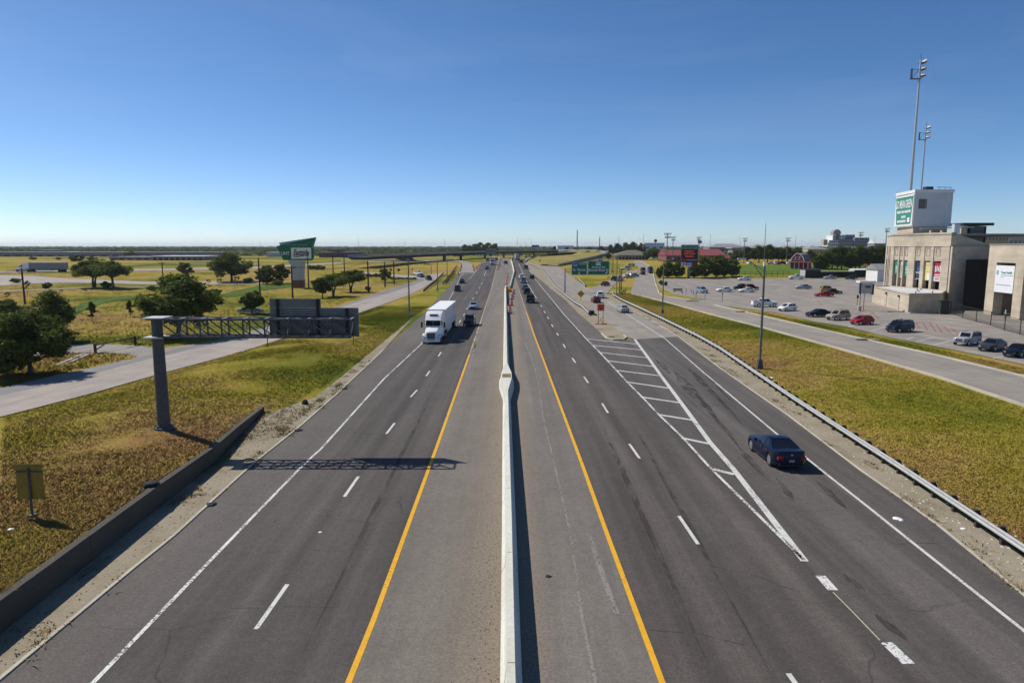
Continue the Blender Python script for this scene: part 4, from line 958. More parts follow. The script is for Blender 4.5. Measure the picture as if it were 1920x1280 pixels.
banner(P1, P2, 1678.2, 1686.2, 6.6, 9.6, 'green', 'green banner left of the cream tower banner', 'logo')
banner(P2, P3, 1668.2, 1669.5, 6.3, 9.6, 'crimson', 'edge-on dark red banner at the far end of the stadium wall', None)
banner(WA, WB, 1872.3, 1907.7, 4.5, 9.5, 'white', 'large white banner with green lettering in the stadium wing opening', 'health', .06)
# press box on the roof
tp = thing('press_box', 'white ribbed metal press box with a green sign on top of the stadium', 'press box', (90, 155.5, 15.9)); PO = Vector((90, 155.5, 15.9))
q0, q1, q2, q3 = [Vector(v) for v in ((90, 155.5, 17.4), (98.1, 154.8, 17.4), (100.4, 166, 17.4), (92.3, 167, 17.4))]
obj('wall', MB().prism([tuple(q) for q in (q0, q1, q2, q3)], (0, 0, 7.5)), METALW, tp, o=PO)
rb = MB()
for A, B, n in ((q0, q1, 15), (q0, q3, 0)):
    for i in range(n): c = A.lerp(B, (i + .5) / n); rb.box((c.x, c.y - .03, c.z + 3.7), (.05, .06, 7.3))
obj('wall_rib', rb, METALW, tp, o=PO)
obj('parapet', MB().prism([tuple(q + Vector(e)) for q, e in ((q0, (-.15, -.15, 7.5)), (q1, (.15, -.15, 7.5)), (q2, (.15, .15, 7.5)), (q3, (-.15, .15, 7.5)))], (0, 0, .65)), WALLW, tp, o=PO)
c = q0.lerp(q1, .2); obj('window', MB().box((c.x + .2, c.y - .05, 22.4), (1.7, .12, 2.1)), flat('dull_window', (.12, .10, .105), .4), tp, o=PO)
obj('support', MB().prism([tuple(q + Vector(e)) for q, e in ((q0, (.4, .4, -1.4)), (q1, (-.4, .5, -1.4)), (q2, (-.4, -.4, -1.4)), (q3, (.5, -.4, -1.4)))], (0, 0, 1.38)), WALLT, tp, o=PO)

obj('beam', MB().beam((q0.x + .6, q0.y - 2, 16.9), (q1.x + 3.5, q1.y - 2.6, 17.2), .2, .25), STUCCO, tp, o=PO)
for i in range(4): c = q0.lerp(q1, .15 + .28 * i); obj('bracket', MB().box((c.x + .5, c.y - 4, 16.2), (.35, .5, .55)), STUCCO, tp, o=PO)
dv = (q3 - q0).normalized(); rz = math.atan2(-dv.y, -dv.x); c = q0.lerp(q3, .5) + Vector((-.10, -.01, 0)) - PO
sg = link('sign_board', MB().box((0, 0, 0), (8.2, .1, 6.3)).mesh('sign_board', WALLW), tp, scale=(1.38, 1, 1.1), loc=(c.x, c.y, 5.2), rot=(0, 0, rz))
link('green_field', MB().prism([(-3.2, -.06, -2.75), (3.4, -.06, -2.75), (3.95, -.06, 2.9), (-3.95, -.06, 2.9)], (0, -.03, 0)).mesh('green_field', BANNER['teal']), sg)
lettering('GO MEAN GREEN', WHITES, sg, (0, -.12, 1.35), (math.pi / 2, 0, 0), 7.2, 1.7)
m = MB()
for z, xs in ((-.15, ((-3.1, -1.2), (-.9, .2), (.5, 3.2))), (-1.2, ((-.8, .2), (.35, 1.1))), (-2.1, ((-2.7, -1.5), (-1.2, 1.3)))):
    for a, b in xs:
        x = a
        while x < b - .05: m.box((x + .12, -.105, z), (.2, .02, .5)); x += .28
m.box((2.5, -.105, -1.9), (1.0, .02, .95)); link('print', m.mesh('print', WHITES), sg)
obj('roof_unit', MB().box((94, 157.5, 25.9), (1.5, 1.5, .85)), BLACKM, tp, o=PO)
rl = MB(); rl.beam((94.8, 155.6, 26.1), (97.9, 155.2, 26.0), .08, .1); [rl.box((x, 155.4, 25.8), (.06, .06, .6)) for x in (95.2, 96.5, 97.8)]; obj('roof_rail', rl, BLACKM, tp, o=PO)
tc = thing('roof_canopy', 'dark glass box with a flat black canopy on the stadium roof', 'canopy', (108, 165, 12)); CO = Vector((108, 165, 12))
a, b = P(1802, 423, 165), P(1859, 418, 165); obj('canopy', MB().box(((a.x + b.x) / 2, 167, (a.z + b.z) / 2), (b.x - a.x, 6, b.z - a.z)), BLACKM, tc, o=CO)
a, b = P(1815, 462, 165), P(1848, 424, 165); obj('glass_box', MB().box(((a.x + b.x) / 2, 167, (12 + b.z) / 2), (b.x - a.x, 4, b.z - 12)), WINDOW, tc, o=CO)
fr = MB(); [fr.box((x, 164.9, (12 + b.z) / 2), (.25, .2, b.z - 12)) for x in (a.x, b.x)]; fr.box(((a.x + b.x) / 2, 164.9, b.z - 1.2), (b.x - a.x, .15, .2)); obj('frame', fr, BLACKM, tc, o=CO)
a, b = P(1800, 462, 165), P(1815, 425, 165); obj('side_wall', MB().box(((a.x + b.x) / 2, 167, (12 + b.z) / 2), (b.x - a.x - .02, 3.8, b.z - 12)), STUCCO, tc, o=CO)
a = P(1792, 430, 150); obj('vent_box', MB().box((a.x, 150, 16.8), (1.2, 1, 2.0)), METALW, tc, o=CO)
# floodlight masts
def flood(px, py, pt, Y, label, r=.42, lamps=(3, 3), side=1):
    b = P(px, py, Y); b.z = 0 if Y < 200 else h0(Y); k = (px - 960) / (9840 - py); top_ = P(px + (py - pt) * k, pt, Y); h = top_.z - b.z
    b.x = top_.x = P(px, py, Y).x
    t = thing('floodlight_mast', label, 'floodlight', tuple(b)); obj('mast', MB().lathe([(r, 0), (r * .5, h)], 10), STEEL, t, smooth=True)
    obj('platform', MB().box((-.9, 0, h - 4.5), (2.4, .8, .12)).box((-2.0, 0, h - 3.3), (.08, .8, 2.4)).box((-1.2, .35, h - 2.2), (1.7, .08, .08)).beam((-2, -.35, h - 4.4), (-.3, -.35, h - 2.2), .08, .08), BLACKM, t)
    for i in range(lamps[0]):
        z = h - .8 - i * 1.55; br = obj('cross_arm', MB().box((.5, 0, z), (1.1, 1.5 * (lamps[1] - 1) / 2 + .4, .14)), STEELD, t)
        for j in range(lamps[1]):
            obj('lamp', MB().tube((.55, -.6 + j * .6, z + .1), (1.1, -.6 + j * .6, z + .5), .16, .34, 10), WHITES, t)
    obj('finial', MB().tube((0, 0, h), (0, 0, h + 1.2), .05, .05, 6), BLACKM, t)
flood(1707, 362, 112, 173, 'tallest floodlight mast rising behind the press box')
flood(1727, 357, 236, 232, 'second floodlight mast, lower in the picture, behind the press box', .38)

# ---------------------------------------------------------------- stadium forecourt: fence, person, notice board
fp = [G(1763, 583), G(1782, 587), G(1805, 596), G(1830, 603), G(1857, 610), G(1883, 619), G(1912, 627), G(1945, 637), G(1985, 648)]
t = thing('chain_fence', 'thin black fence with posts in front of the stadium doorway', 'fence', tuple(fp[0])); hh = 2.3
for p in fp: obj('post', MB().tube(p, p + Vector((0, 0, hh)), .06, .06, 6), BLACKM, t, o=fp[0])
for z in (hh - .05, .12):
    mb = MB(); [mb.tube(a + Vector((0, 0, z)), b + Vector((0, 0, z)), .035, .035, 5) for a, b in zip(fp, fp[1:])]; obj('rail', mb, BLACKM, t, o=fp[0])
WIRE = NT('chain_mesh'); WIRE.base((.02, .02, .02), .6); _tr = WIRE.n('BsdfTransparent'); _mx = WIRE.n('MixShader'); _mx.inputs[0].default_value = .74
WIRE.l(WIRE.b.outputs[0], _mx.inputs[1]); WIRE.l(_tr.outputs[0], _mx.inputs[2]); WIRE.l(_mx.outputs[0], WIRE.out.inputs[0])
def meshwork(fp, hh, t, o):
    mb = MB()
    for a, b in zip(fp, fp[1:]): mb.add([a + Vector((0, 0, .1)), b + Vector((0, 0, .1)), b + Vector((0, 0, hh - .1)), a + Vector((0, 0, hh - .1))], [(0, 1, 2, 3)])
    obj('wire_mesh', mb, WIRE.m, t, o=o, fix=False)
meshwork(fp, hh, t, fp[0])
g = G(1769, 589); t = thing('waste_bin', 'dark square bin beside the black fence and the annex', 'bin', tuple(g)); obj('body', MB().box((0, .2, 1.3), (1.6, .9, 2.6)), flat('bin_dark', (.03, .045, .04), .7), t); obj('lid', MB().box((0, .2, 2.65), (1.7, 1.0, .1)), BLACKM, t)
# notice board on two posts
g = G(1612, 582); Y = g.y; t = thing('notice_board', 'white roofed notice board on two thin posts in the lot', 'notice board', tuple(g)); D = lambda px, py: P(px, py, Y) - g
a, b = D(1614, 550.5), D(1636, 530.5)
obj('panel', MB().box(((a.x + b.x) / 2, 0, (a.z + b.z) / 2), (b.x - a.x, .25, b.z - a.z)), PILLAR, t)
obj('roof', MB().box(((a.x + b.x) / 2 - .1, .3, b.z + .25), (b.x - a.x + 1.0, 1.6, .35)), ROOFW, t)
obj('side_frame', MB().box((b.x + .15, .2, (a.z + b.z) / 2 - .2), (.25, .9, b.z - a.z)).box((a.x - .12, .2, (a.z + b.z) / 2), (.2, .4, b.z - a.z)), BLACKM, t)
obj('print', MB().box(((a.x + b.x) / 2 + .2, -.135, b.z - .75), (1.1, .02, .5)), STEELD, t)
for px, pb in ((1612, 572), (1619, 577)): q = D(px, pb); obj('post', MB().box((q.x, 0, b.z / 2), (.11, .11, b.z)), POLEG, t)
g = G(1611, 583); t = thing('concrete_bollard', 'short white concrete bollard below the notice board', 'bollard', tuple(g)); obj('post', MB().lathe([(.38, 0), (.38, .95), (.30, 1.05)], 12), CONC, t); obj('base', MB().lathe([(.46, 0), (.46, .1)], 12), CONC, t)
# person by the stadium wing
g = G(1884, 601); hgt = 1.85
t = thing('person', 'person in a white cap holding something out near the stadium wing', 'person', tuple(g), R(-20))
me = bpy.data.meshes.new('body')
V = [(0, 0, .95), (0, 0, 1.15), (0, 0, 1.38), (0, 0, 1.53), (0, -.01, 1.62), (0, -.03, 1.70), (0, -.01, 1.80), (.10, 0, .90), (.12, -.02, .50), (.12, .02, .09), (.12, -.12, .04), (-.10, 0, .90), (-.13, .06, .50), (-.15, .10, .09), (-.15, -.04, .04),
     (.19, 0, 1.42), (.30, -.12, 1.22), (.42, -.32, 1.22), (.47, -.40, 1.22), (-.19, 0, 1.42), (-.27, -.12, 1.20), (-.10, -.34, 1.22), (-.05, -.40, 1.23)]
E = [(0, 1), (1, 2), (2, 3), (3, 4), (4, 5), (5, 6), (0, 7), (7, 8), (8, 9), (9, 10), (0, 11), (11, 12), (12, 13), (13, 14), (2, 15), (15, 16), (16, 17), (17, 18), (2, 19), (19, 20), (20, 21), (21, 22)]
RAD = [.15, .145, .16, .06, .065, .085, .08, .10, .075, .05, .045, .10, .075, .05, .045, .07, .05, .04, .045, .07, .05, .04, .045]
me.from_pydata(V, E, []); ob = bpy.data.objects.new('body', me); COL.objects.link(ob); ob.modifiers.new('skin', 'SKIN'); ob.modifiers.new('sub', 'SUBSURF').levels = 1
if not me.skin_vertices: me.skin_vertices.new() if hasattr(me.skin_vertices, 'new') else None
if me.skin_vertices:
    for i, r_ in enumerate(RAD): me.skin_vertices[0].data[i].radius = (r_, r_ * .8)
    me.skin_vertices[0].data[0].use_root = True
dg = bpy.context.evaluated_depsgraph_get(); m2 = bpy.data.meshes.new_from_object(ob.evaluated_get(dg)); bpy.data.objects.remove(ob)
for m_ in (SKIN, SHIRT, TROUSER): m2.materials.append(m_)
for p_ in m2.polygons:
    c_ = p_.center; p_.material_index = 0 if (c_.z > 1.5 or abs(c_.x) > .32 or c_.y < -.3) and c_.z > .6 else (1 if c_.z > .95 else 2)
link('body', m2, t)
obj('cap', MB().lathe([(.11, 1.74), (.115, 1.80), (.08, 1.87), (.02, 1.89)], 12, (0, -.02, 0)).box((0, -.14, 1.765), (.16, .14, .025)), WHITES, t)
obj('shirt_collar', MB().lathe([(.19, 1.40), (.10, 1.50)], 10), WHITES, t)
tb = thing('tray', 'flat pale board held by the person in the white cap', 'board', tuple(g + Vector((.28, -.32, 1.24))), R(-20)); obj('board', MB().box((0, 0, 0), (.75, .3, .03)), WHITES, tb); obj('edge', MB().box((0, -.16, .01), (.75, .02, .06)), WHITES, tb)

# ---------------------------------------------------------------- big roadside signs
g = G(562, 539); Y = g.y; t = thing('pylon_sign', 'tall green and white pylon sign with angled top on a brick footed pillar', 'sign', tuple(g)); D = lambda px, py, dy=0: P(px, py, Y + dy) - g
pr = lambda pts, y, th: MB().prism([(D(*p).x, y, D(*p).z) for p in pts], (0, th, 0))
obj('brick_base', pr([(549, 538.5), (570, 538.5), (570, 525), (549, 525)], -1.0, 2.2), BRICK, t)
obj('pillar', pr([(549.3, 525), (569.7, 525), (569.7, 503), (572, 489), (541, 488), (549.3, 501)], -.85, 1.9), PILLAR, t)
obj('rear_panel', pr([(522, 455), (592.3, 444.7), (585, 470), (530, 470)], .35, .45), PILLAR, t)
gp = obj('green_panel', pr([(520, 461.5), (591, 445.5), (584, 464), (589, 466), (588.5, 484), (585, 488.5), (533, 487.5)], -.9, 1.2), GREENS, t)
a, b = D(548.3, 485), D(584.8, 464.3); sc_ = obj('screen', MB().box(((a.x + b.x) / 2, -.98, (a.z + b.z) / 2), (b.x - a.x, .16, b.z - a.z)), WHITES, t)
rx = (math.pi / 2, 0, 0)
c = D(566, 473.8); lettering('Eastside', BLACKP, t, (c.x, -1.07, c.z), rx, 29 / pxm(Y), 2.0)
s0 = [D(x, y) for x, y in ((550.5, 478), (552, 481), (556, 481.6), (564, 480.6), (572, 479.2))]
sw = MB(); [sw.beam((p.x, -1.065, p.z), (q.x, -1.065, q.z), .28, .012) if False else sw.prism([(p.x, -1.06, p.z - .12), (q.x, -1.06, q.z - .12), (q.x, -1.06, q.z + .12), (p.x, -1.06, p.z + .12)], (0, -.012, 0)) for p, q in zip(s0, s0[1:])]
obj('flourish', sw, BLACKP, t)
obj('small_print', MB().box((D(577.5, 479.6).x, -1.065, D(577.5, 479.6).z), (.95, .012, .22)), BLACKP, t)
c = D(536.5, 475.3); lettering('UNT', WHITES, t, (c.x, -.925, c.z), rx, 15.5 / pxm(Y), 1.05)
c = D(559, 459.3); lettering('APOGEE STADIUM', flat('pale_green_print', (.20, .33, .25), .6), t, (c.x, -.925, c.z), rx, 40 / pxm(Y), .5)

g = G(1291, 521); Y = g.y; t = thing('message_board', 'dark roadside board with red LED lettering on one post', 'sign', tuple(g)); D = lambda px, py: P(px, py, Y) - g
zt = D(1291, 500).z; obj('post', MB().box((0, 0, zt / 2), (.85, .8, zt)), POLEG, t)
def panel(nm, x1, x2, y1, y2, m, th=.9, y=0): a, b = D(x1, y2), D(x2, y1); return obj(nm, MB().box(((a.x + b.x) / 2, y, (a.z + b.z) / 2), (b.x - a.x, th, b.z - a.z)), m, t)
panel('cabinet', 1276.5, 1308.5, 459, 498.5, BLACKM); panel('header', 1277.5, 1308, 460, 468, GREENS, .1, -.5)
panel('red_badge', 1277, 1284, 485, 490, BANNER['crimson'], .1, -.5); panel('white_badge', 1277, 1286, 492, 498, WHITES, .1, -.5); panel('violet_badge', 1287.5, 1297, 492, 498, flat('violet_badge', (.35, .36, .62), .6), .1, -.5); panel('maroon_badge', 1298, 1307.5, 491, 498, flat('maroon_badge', (.13, .02, .02), .6), .1, -.5)
panel('print', 1279, 1284.5, 493.5, 496.5, flat('teal_print', (.02, .12, .15), .6), .03, -.57); panel('print', 1286, 1306, 486.8, 488, PILLAR, .03, -.47)
for s_, px, py, wp_, hh_ in (('UNIVERSITY OF NORTH TEXAS', 1292.7, 462, 28, .45), ('HOME OF THE MEAN GREEN', 1292.7, 465.5, 29, .45)): c = D(px, py); lettering(s_, PILLAR, t, (c.x, -.56, c.z), rx, wp_ / pxm(Y), hh_)
for s_, px, py, wp_, hh_ in (('Gulf Coast', 1292, 475.6, 21, .62), ('Kitchen', 1292, 480.6, 15, .62)): c = D(px, py); lettering(s_, LEDR, t, (c.x, -.47, c.z), rx, wp_ / pxm(Y), hh_)
m = MB(); c = D(1292, 471)
for x in (-1.55, -1.1, -.75, -.4, .05, .45, .8, 1.4): m.box((x * 1.15, -.46, c.z), (.22, .02, .45))
obj('led_line', m, LEDR, t)

# ---------------------------------------------------------------- buildings
def bld(name, label, x1, x2, yt, Y, depth, wall, roof, style='flat', nwin=0, rh=2.5, roofm=None, yb=None, cat='building', wy=(.35, .7), over=.4, rows=1):
    a, b = P(x1, yt, Y), P(x2, yt, Y); z0 = h0(Y) - .1 if yb is None else P(x1, yb, Y).z; w_, hgt = b.x - a.x, a.z - z0; cx = (a.x + b.x) / 2
    t = thing(name, label, cat, (cx, Y, z0))
    obj('wall', MB().box((0, depth / 2, hgt / 2), (w_, depth, hgt)), wall, t)
    if style == 'flat':
        obj('roof', MB().box((0, depth / 2, hgt + .15), (w_ + over, depth + over, .4)), roof, t)
    elif style == 'hip':
        e = over; A = [(-w_ / 2 - e, -e), (w_ / 2 + e, -e), (w_ / 2 + e, depth + e), (-w_ / 2 - e, depth + e)]; ins = min(w_, depth) / 2
        vs = [(x, y, hgt) for x, y in A] + [(-w_ / 2 + ins, depth / 2, hgt + rh), (w_ / 2 - ins, depth / 2, hgt + rh)]
        obj('roof', MB().add(vs, [(0, 1, 5, 4), (1, 2, 5), (2, 3, 4, 5), (3, 0, 4), (3, 2, 1, 0)]), roof, t)
    elif style == 'gable':
        e = over; vs = []
        for x in (-w_ / 2 - e, w_ / 2 + e): vs += [(x, -e, hgt), (x, depth / 2, hgt + rh), (x, depth + e, hgt)]
        obj('roof', MB().add(vs, [(0, 3, 4, 1), (1, 4, 5, 2), (0, 1, 2), (3, 5, 4), (0, 2, 5, 3)]), roof, t)
    for r_ in range(rows):
        for i in range(nwin):
            x = -w_ / 2 + w_ * (i + .5) / nwin; za, zb = (r_ + wy[0]) / rows * hgt, (r_ + wy[1]) / rows * hgt
            obj('window', MB().box((x, -.03, (za + zb) / 2), (w_ / nwin * .55, .14, zb - za)), WINDOW, t)
    return t
bld('warehouse', 'very long low grey warehouse far on the left', -120, 410, 473.2, 620, 40, WALLG, ROOFG, nwin=26, wy=(.0, .35))
t = bld('warehouse', 'grey warehouse with a bright white roof edge on the left', 205, 330, 482.3, 455, 30, WALLG, ROOFG, nwin=8, wy=(.1, .6))
t = bld('warehouse', 'low building with a white flat canopy roof right of the grey warehouse', 285, 381, 480.8, 448, 24, WALLG, ROOFW, nwin=9, wy=(.05, .7), over=2)
bld('distant_building', 'far white roofed shed on the left horizon', 65, 95, 468.8, 900, 30, WALLG, ROOFW); bld('distant_building', 'smaller far white shed on the left horizon', 118, 132, 472.3, 800, 20, WALLW, ROOFW)
bld('brick_building', 'far dark red brick building right of the green sign', 598, 620, 473.5, 560, 22, BRICK, ROOFG, nwin=5); bld('brick_building', 'taller far red brick block right of the green sign', 616, 637, 468, 585, 22, BRICK, ROOFG, nwin=5, rows=2)
bld('brick_building', 'far dark blue low shed beside the red brick block', 638, 668, 473, 560, 22, flat('slate_wall', (.06, .075, .12), .8), ROOFG, nwin=4)
bld('distant_building', 'far pale shed behind the left of the green sign', 500, 526, 473.5, 600, 20, PILLAR, ROOFW)
bld('roadside_building', 'far reddish building under the overpass at the left', 850, 868, 478.5, 640, 18, BRICK, ROOFR, 'hip', 3, 2); bld('roadside_building', 'far pale building under the overpass', 893, 909, 475, 660, 18, WALLW, ROOFG, nwin=3)
bld('roadside_building', 'tan building with a very wide grey hipped roof', 1160, 1216, 478.3, 470, 14, WALLT, flat('brown_shingle', (.16, .145, .11), .9, 0, .15, 2), 'hip', 9, 3.4, over=3, wy=(0, .62))
bld('distant_building', 'big white flat building on the right horizon', 1208, 1246, 455.8, 1000, 60, WALLW, ROOFW, nwin=3, wy=(.45, .6))
bld('restaurant', 'wide red roofed building behind the shrubs', 1249, 1283, 479, 400, 22, BRICK, ROOFR, 'gable', 5, 3.2); bld('restaurant', 'long red roofed building right of the message board', 1305, 1360, 479, 395, 26, BRICK, ROOFR, 'gable', 6, 3.6); bld('restaurant', 'low dark red wing at the end of the red roofed building', 1358, 1383, 484, 390, 18, BRICK, ROOFR, 'hip', 3, 2)
# red barn
Y = 322; a, b = P(1484, 496, Y), P(1507, 474.8, Y); w_ = b.x - a.x; z0 = h0(Y) - .2
t = thing('red_barn', 'red barn with a rounded white trimmed gable beyond the green field', 'barn', ((a.x + b.x) / 2, Y, z0)); hh = b.z - z0
t.rotation_euler = (0, 0, R(-38)); w_ *= 1.12
arc = [(-w_ / 2, 0), (w_ / 2, 0), (w_ / 2, hh * .52), (w_ * .40, hh * .74), (w_ * .2, hh * .93), (0, hh), (-w_ * .2, hh * .93), (-w_ * .40, hh * .74), (-w_ / 2, hh * .52)]
obj('gable_wall', MB().prism([(x, 0, z) for x, z in arc], (0, .4, 0)), WALLR, t)
tr = MB(); [tr.beam((p[0], -.12, p[1]), (q[0], -.12, q[1]), .2, .35) for p, q in zip(arc[2:], arc[3:])]; obj('trim', tr, WHITES, t)
obj('roof', MB().prism([(x, .4, z) for x, z in arc[2:]], (0, 12, 0)), ROOFG, t)
obj('side_wall', MB().box((0, 6.4, hh * .255), (w_ * .99, 12, hh * .5)), WALLR, t)
for x in (-.16, .13):
    wi = obj('window', MB().box((x * w_, -.08, hh * .7), (w_ * .17, .12, hh * .17)), WINDOW, t); obj('window_frame', MB().box((x * w_, -.15, hh * .7), (.12, .06, hh * .18)).box((x * w_, -.15, hh * .7), (w_ * .18, .06, .12)).box((x * w_, -.15, hh * .79), (w_ * .2, .06, .15)).box((x * w_, -.15, hh * .61), (w_ * .2, .06, .15)), WHITES, wi)
obj('porch_roof', MB().box((w_ * .1, -1.6, hh * .45), (w_ * 1.1 + 5, 3.4, .25)), ROOFG, t)
for i in range(6): obj('porch_post', MB().box((-w_ * .4 + i * 2.0, -3, hh * .22), (.2, .2, hh * .44)), WHITES, t)
obj('annex', MB().box((w_ / 2 + 5.2, 8.5, hh * .3), (3.4, 7, hh * .6)), WALLR, t); obj('annex_roof', MB().box((w_ / 2 + 5.2, 8.5, hh * .62), (4, 7.6, .3)), MATS['slate_wall'], t)
obj('awning', MB().box((w_ / 2 + 8, 8.5, hh * .42), (3, 4, .2)), WHITES, t)
# sheds by the field
def arch_shed(name, label, x1, x2, yt, yb, depth, wall, roofm, gl=None):
    g = G((x1 + x2) / 2, yb); Y = g.y; a, b = P(x1, yt, Y), P(x2, yt, Y); w_, hgt = b.x - a.x, a.z - g.z
    t = thing(name, label, 'shed', tuple(g)); obj('wall', MB().box((0, depth / 2, hgt * .4), (w_, depth, hgt * .8)), wall, t)
    pr_ = [(0, hgt * .8), (0, hgt * .8), (.6, hgt * .93), (depth / 2, hgt), (depth - .6, hgt * .93), (depth, hgt * .8)]
    obj('roof', MB().prism([(-w_ / 2 - .1, y, z) for y, z in pr_[1:]], (w_ + .2, 0, 0)), roofm, t)
    if gl: obj('end_panel', MB().box((-w_ / 2 - .05, depth / 2, hgt * .42), (.12, depth * .95, hgt * .82)), gl, t)
    return t
arch_shed('container_shed', 'tall dark container shed with a pale end by the practice field', 1510, 1538, 503.5, 521, 5, WALLD, WALLD, PILLAR)
arch_shed('arched_shed', 'long dark shed with a white arched roof behind the dark fence', 1602, 1641, 504, 515, 5, WALLD, ROOFW, PILLAR)
bld('small_house', 'small white hut with a grey roof left of the stadium', 1646, 1668, 505.5, 245, 8, WALLW, ROOFG, 'gable', 0, 2)
a = G(1538, 520.5); b = G(1668, 519.5); t = thing('screen_fence', 'long black windscreen fence along the back of the lot', 'fence', tuple(a)); n_ = 16
for i in range(n_): p, q = a.lerp(b, i / n_), a.lerp(b, (i + .985) / n_); obj('fence_panel', MB().prism([tuple(p), tuple(q), tuple(q + Vector((0, .06, 0))), tuple(p + Vector((0, .06, 0)))], (0, 0, 2.3)), WALLD, t, o=a); obj('post', MB().box(tuple(p + Vector((0, -.05, 1.2))), (.1, .1, 2.5)), BLACKM, t, o=a)
a, b = G(1386, 519), G(1478, 518.5); fp = [a.lerp(b, i / 9) for i in range(10)]; t = thing('field_fence', 'thin dark fence between the lot and the practice field', 'fence', tuple(a))
for p in fp: obj('post', MB().box(tuple(p + Vector((0, 0, 1.1))), (.1, .1, 2.2)), BLACKM, t, o=a)
for z in (2.1, 1.1, .2): obj('rail', MB().beam(a + Vector((0, 0, z)), b + Vector((0, 0, z)), .06, .06), BLACKM, t, o=a)
a, b = G(1536, 500.5), G(1640, 503); fp = [a.lerp(b, i / 12) for i in range(13)]; t = thing('backstop_fence', 'tall grey mesh fence in front of the dark trees', 'fence', tuple(a)); meshwork(fp, 8, t, a)
for p in fp: obj('post', MB().tube(p, p + Vector((0, 0, 8)), .1, .1, 6), POLEG, t, o=a)
# hospital and far right buildings
Y = 1150; t = thing('hospital', 'large cream and grey multi storey building on the right horizon', 'building', (P(1590, 460, Y).x, Y, 4)); HO = t.location.copy()
def hb(nm, x1, x2, y1, y2, m, dy, dep=25, win=0, rows=1):
    a, b = P(x1, y2, Y + dy), P(x2, y1, Y + dy); w_ = obj(nm, MB().box(((a.x + b.x) / 2, Y + dy + dep / 2, (a.z + b.z) / 2), (b.x - a.x, dep, b.z - a.z)), m, t, o=HO)
    for r_ in range(rows):
        for i in range(win): obj('window', MB().box((a.x + (b.x - a.x) * (i + .5) / win, Y + dy - .05, a.z + (b.z - a.z) * (r_ + .5) / rows), ((b.x - a.x) / win * .55, .3, (b.z - a.z) / rows * .45)), WINDOW, t, o=HO)
hb('wing', 1554, 1575, 450, 462, WALLW, 0, 25, 5, 2); hb('tower', 1561, 1584, 441, 451, WALLW, 2, 25, 4, 2); hb('tower', 1567, 1574, 439, 450, MATS['dull_window'], 1, 6)
hb('main_block', 1575, 1602, 449.5, 462, WALLG, -3, 20, 6, 2); hb('upper_block', 1584, 1603, 444, 450, MATS['slate_wall'], 3, 20, 4); hb('penthouse', 1585, 1603, 440, 445, WALLG, 8, 12)
hb('side_block', 1602, 1630, 445.5, 462, flat('blue_grey_wall', (.16, .18, .24), .7), -6, 25, 9, 3); hb('stair_tower', 1544, 1552, 449, 460, WALLT, -3, 10)
a = P(1572, 438, Y + 5); obj('curved_roof', MB().tube((a.x - 2, Y + 5, a.z + 1), (a.x + 2, Y + 25, a.z + 1), 6, 6, 14), ROOFG, t, o=HO)
bld('distant_building', 'tan far building with dark windows right of the canopy', 1847, 1893, 440.5, 900, 30, flat('ochre_wall', (.42, .30, .13), .8), ROOFG, nwin=7, rows=2, yb=470); bld('distant_building', 'brown far building behind the stadium wing', 1893, 1960, 443, 930, 30, WALLT, ROOFG, nwin=8, yb=470)
bld('apartment_block', 'wide grey roofed apartments behind the dark trees', 1515, 1553, 467, 560, 25, WALLT, ROOFG, 'hip', 7, 3); bld('apartment_block', 'brown roofed houses left of the hospital', 1460, 1508, 464.5, 700, 25, WALLT, ROOFG, 'hip', 6, 2.5)
bld('apartment_block', 'reddish long houses above the red roofed building', 1405, 1452, 465, 720, 25, BRICK, ROOFG, 'hip', 6, 4); bld('apartment_block', 'grey long houses left of the reddish houses', 1330, 1400, 463.5, 780, 25, WALLG, ROOFG, 'hip', 7, 4)
bld('orange_house', 'house with an orange tiled hipped roof left of the stadium', 1640, 1675, 487, 330, 16, BRICK, ROOFT, 'hip', 3, 4, over=1.5); bld('distant_building', 'white canopy roofed shed behind the trees', 1374, 1391, 465.3, 600, 14, WALLG, ROOFW, over=3)
bld('distant_building', 'low white roofed shed on the right horizon by the hospital', 1640, 1660, 456.3, 1000, 20, WALLG, ROOFW, 'gable', 0, 6); bld('distant_building', 'far long pale shed on the centre horizon', 1045, 1075, 461, 900, 20, WALLW, ROOFW)
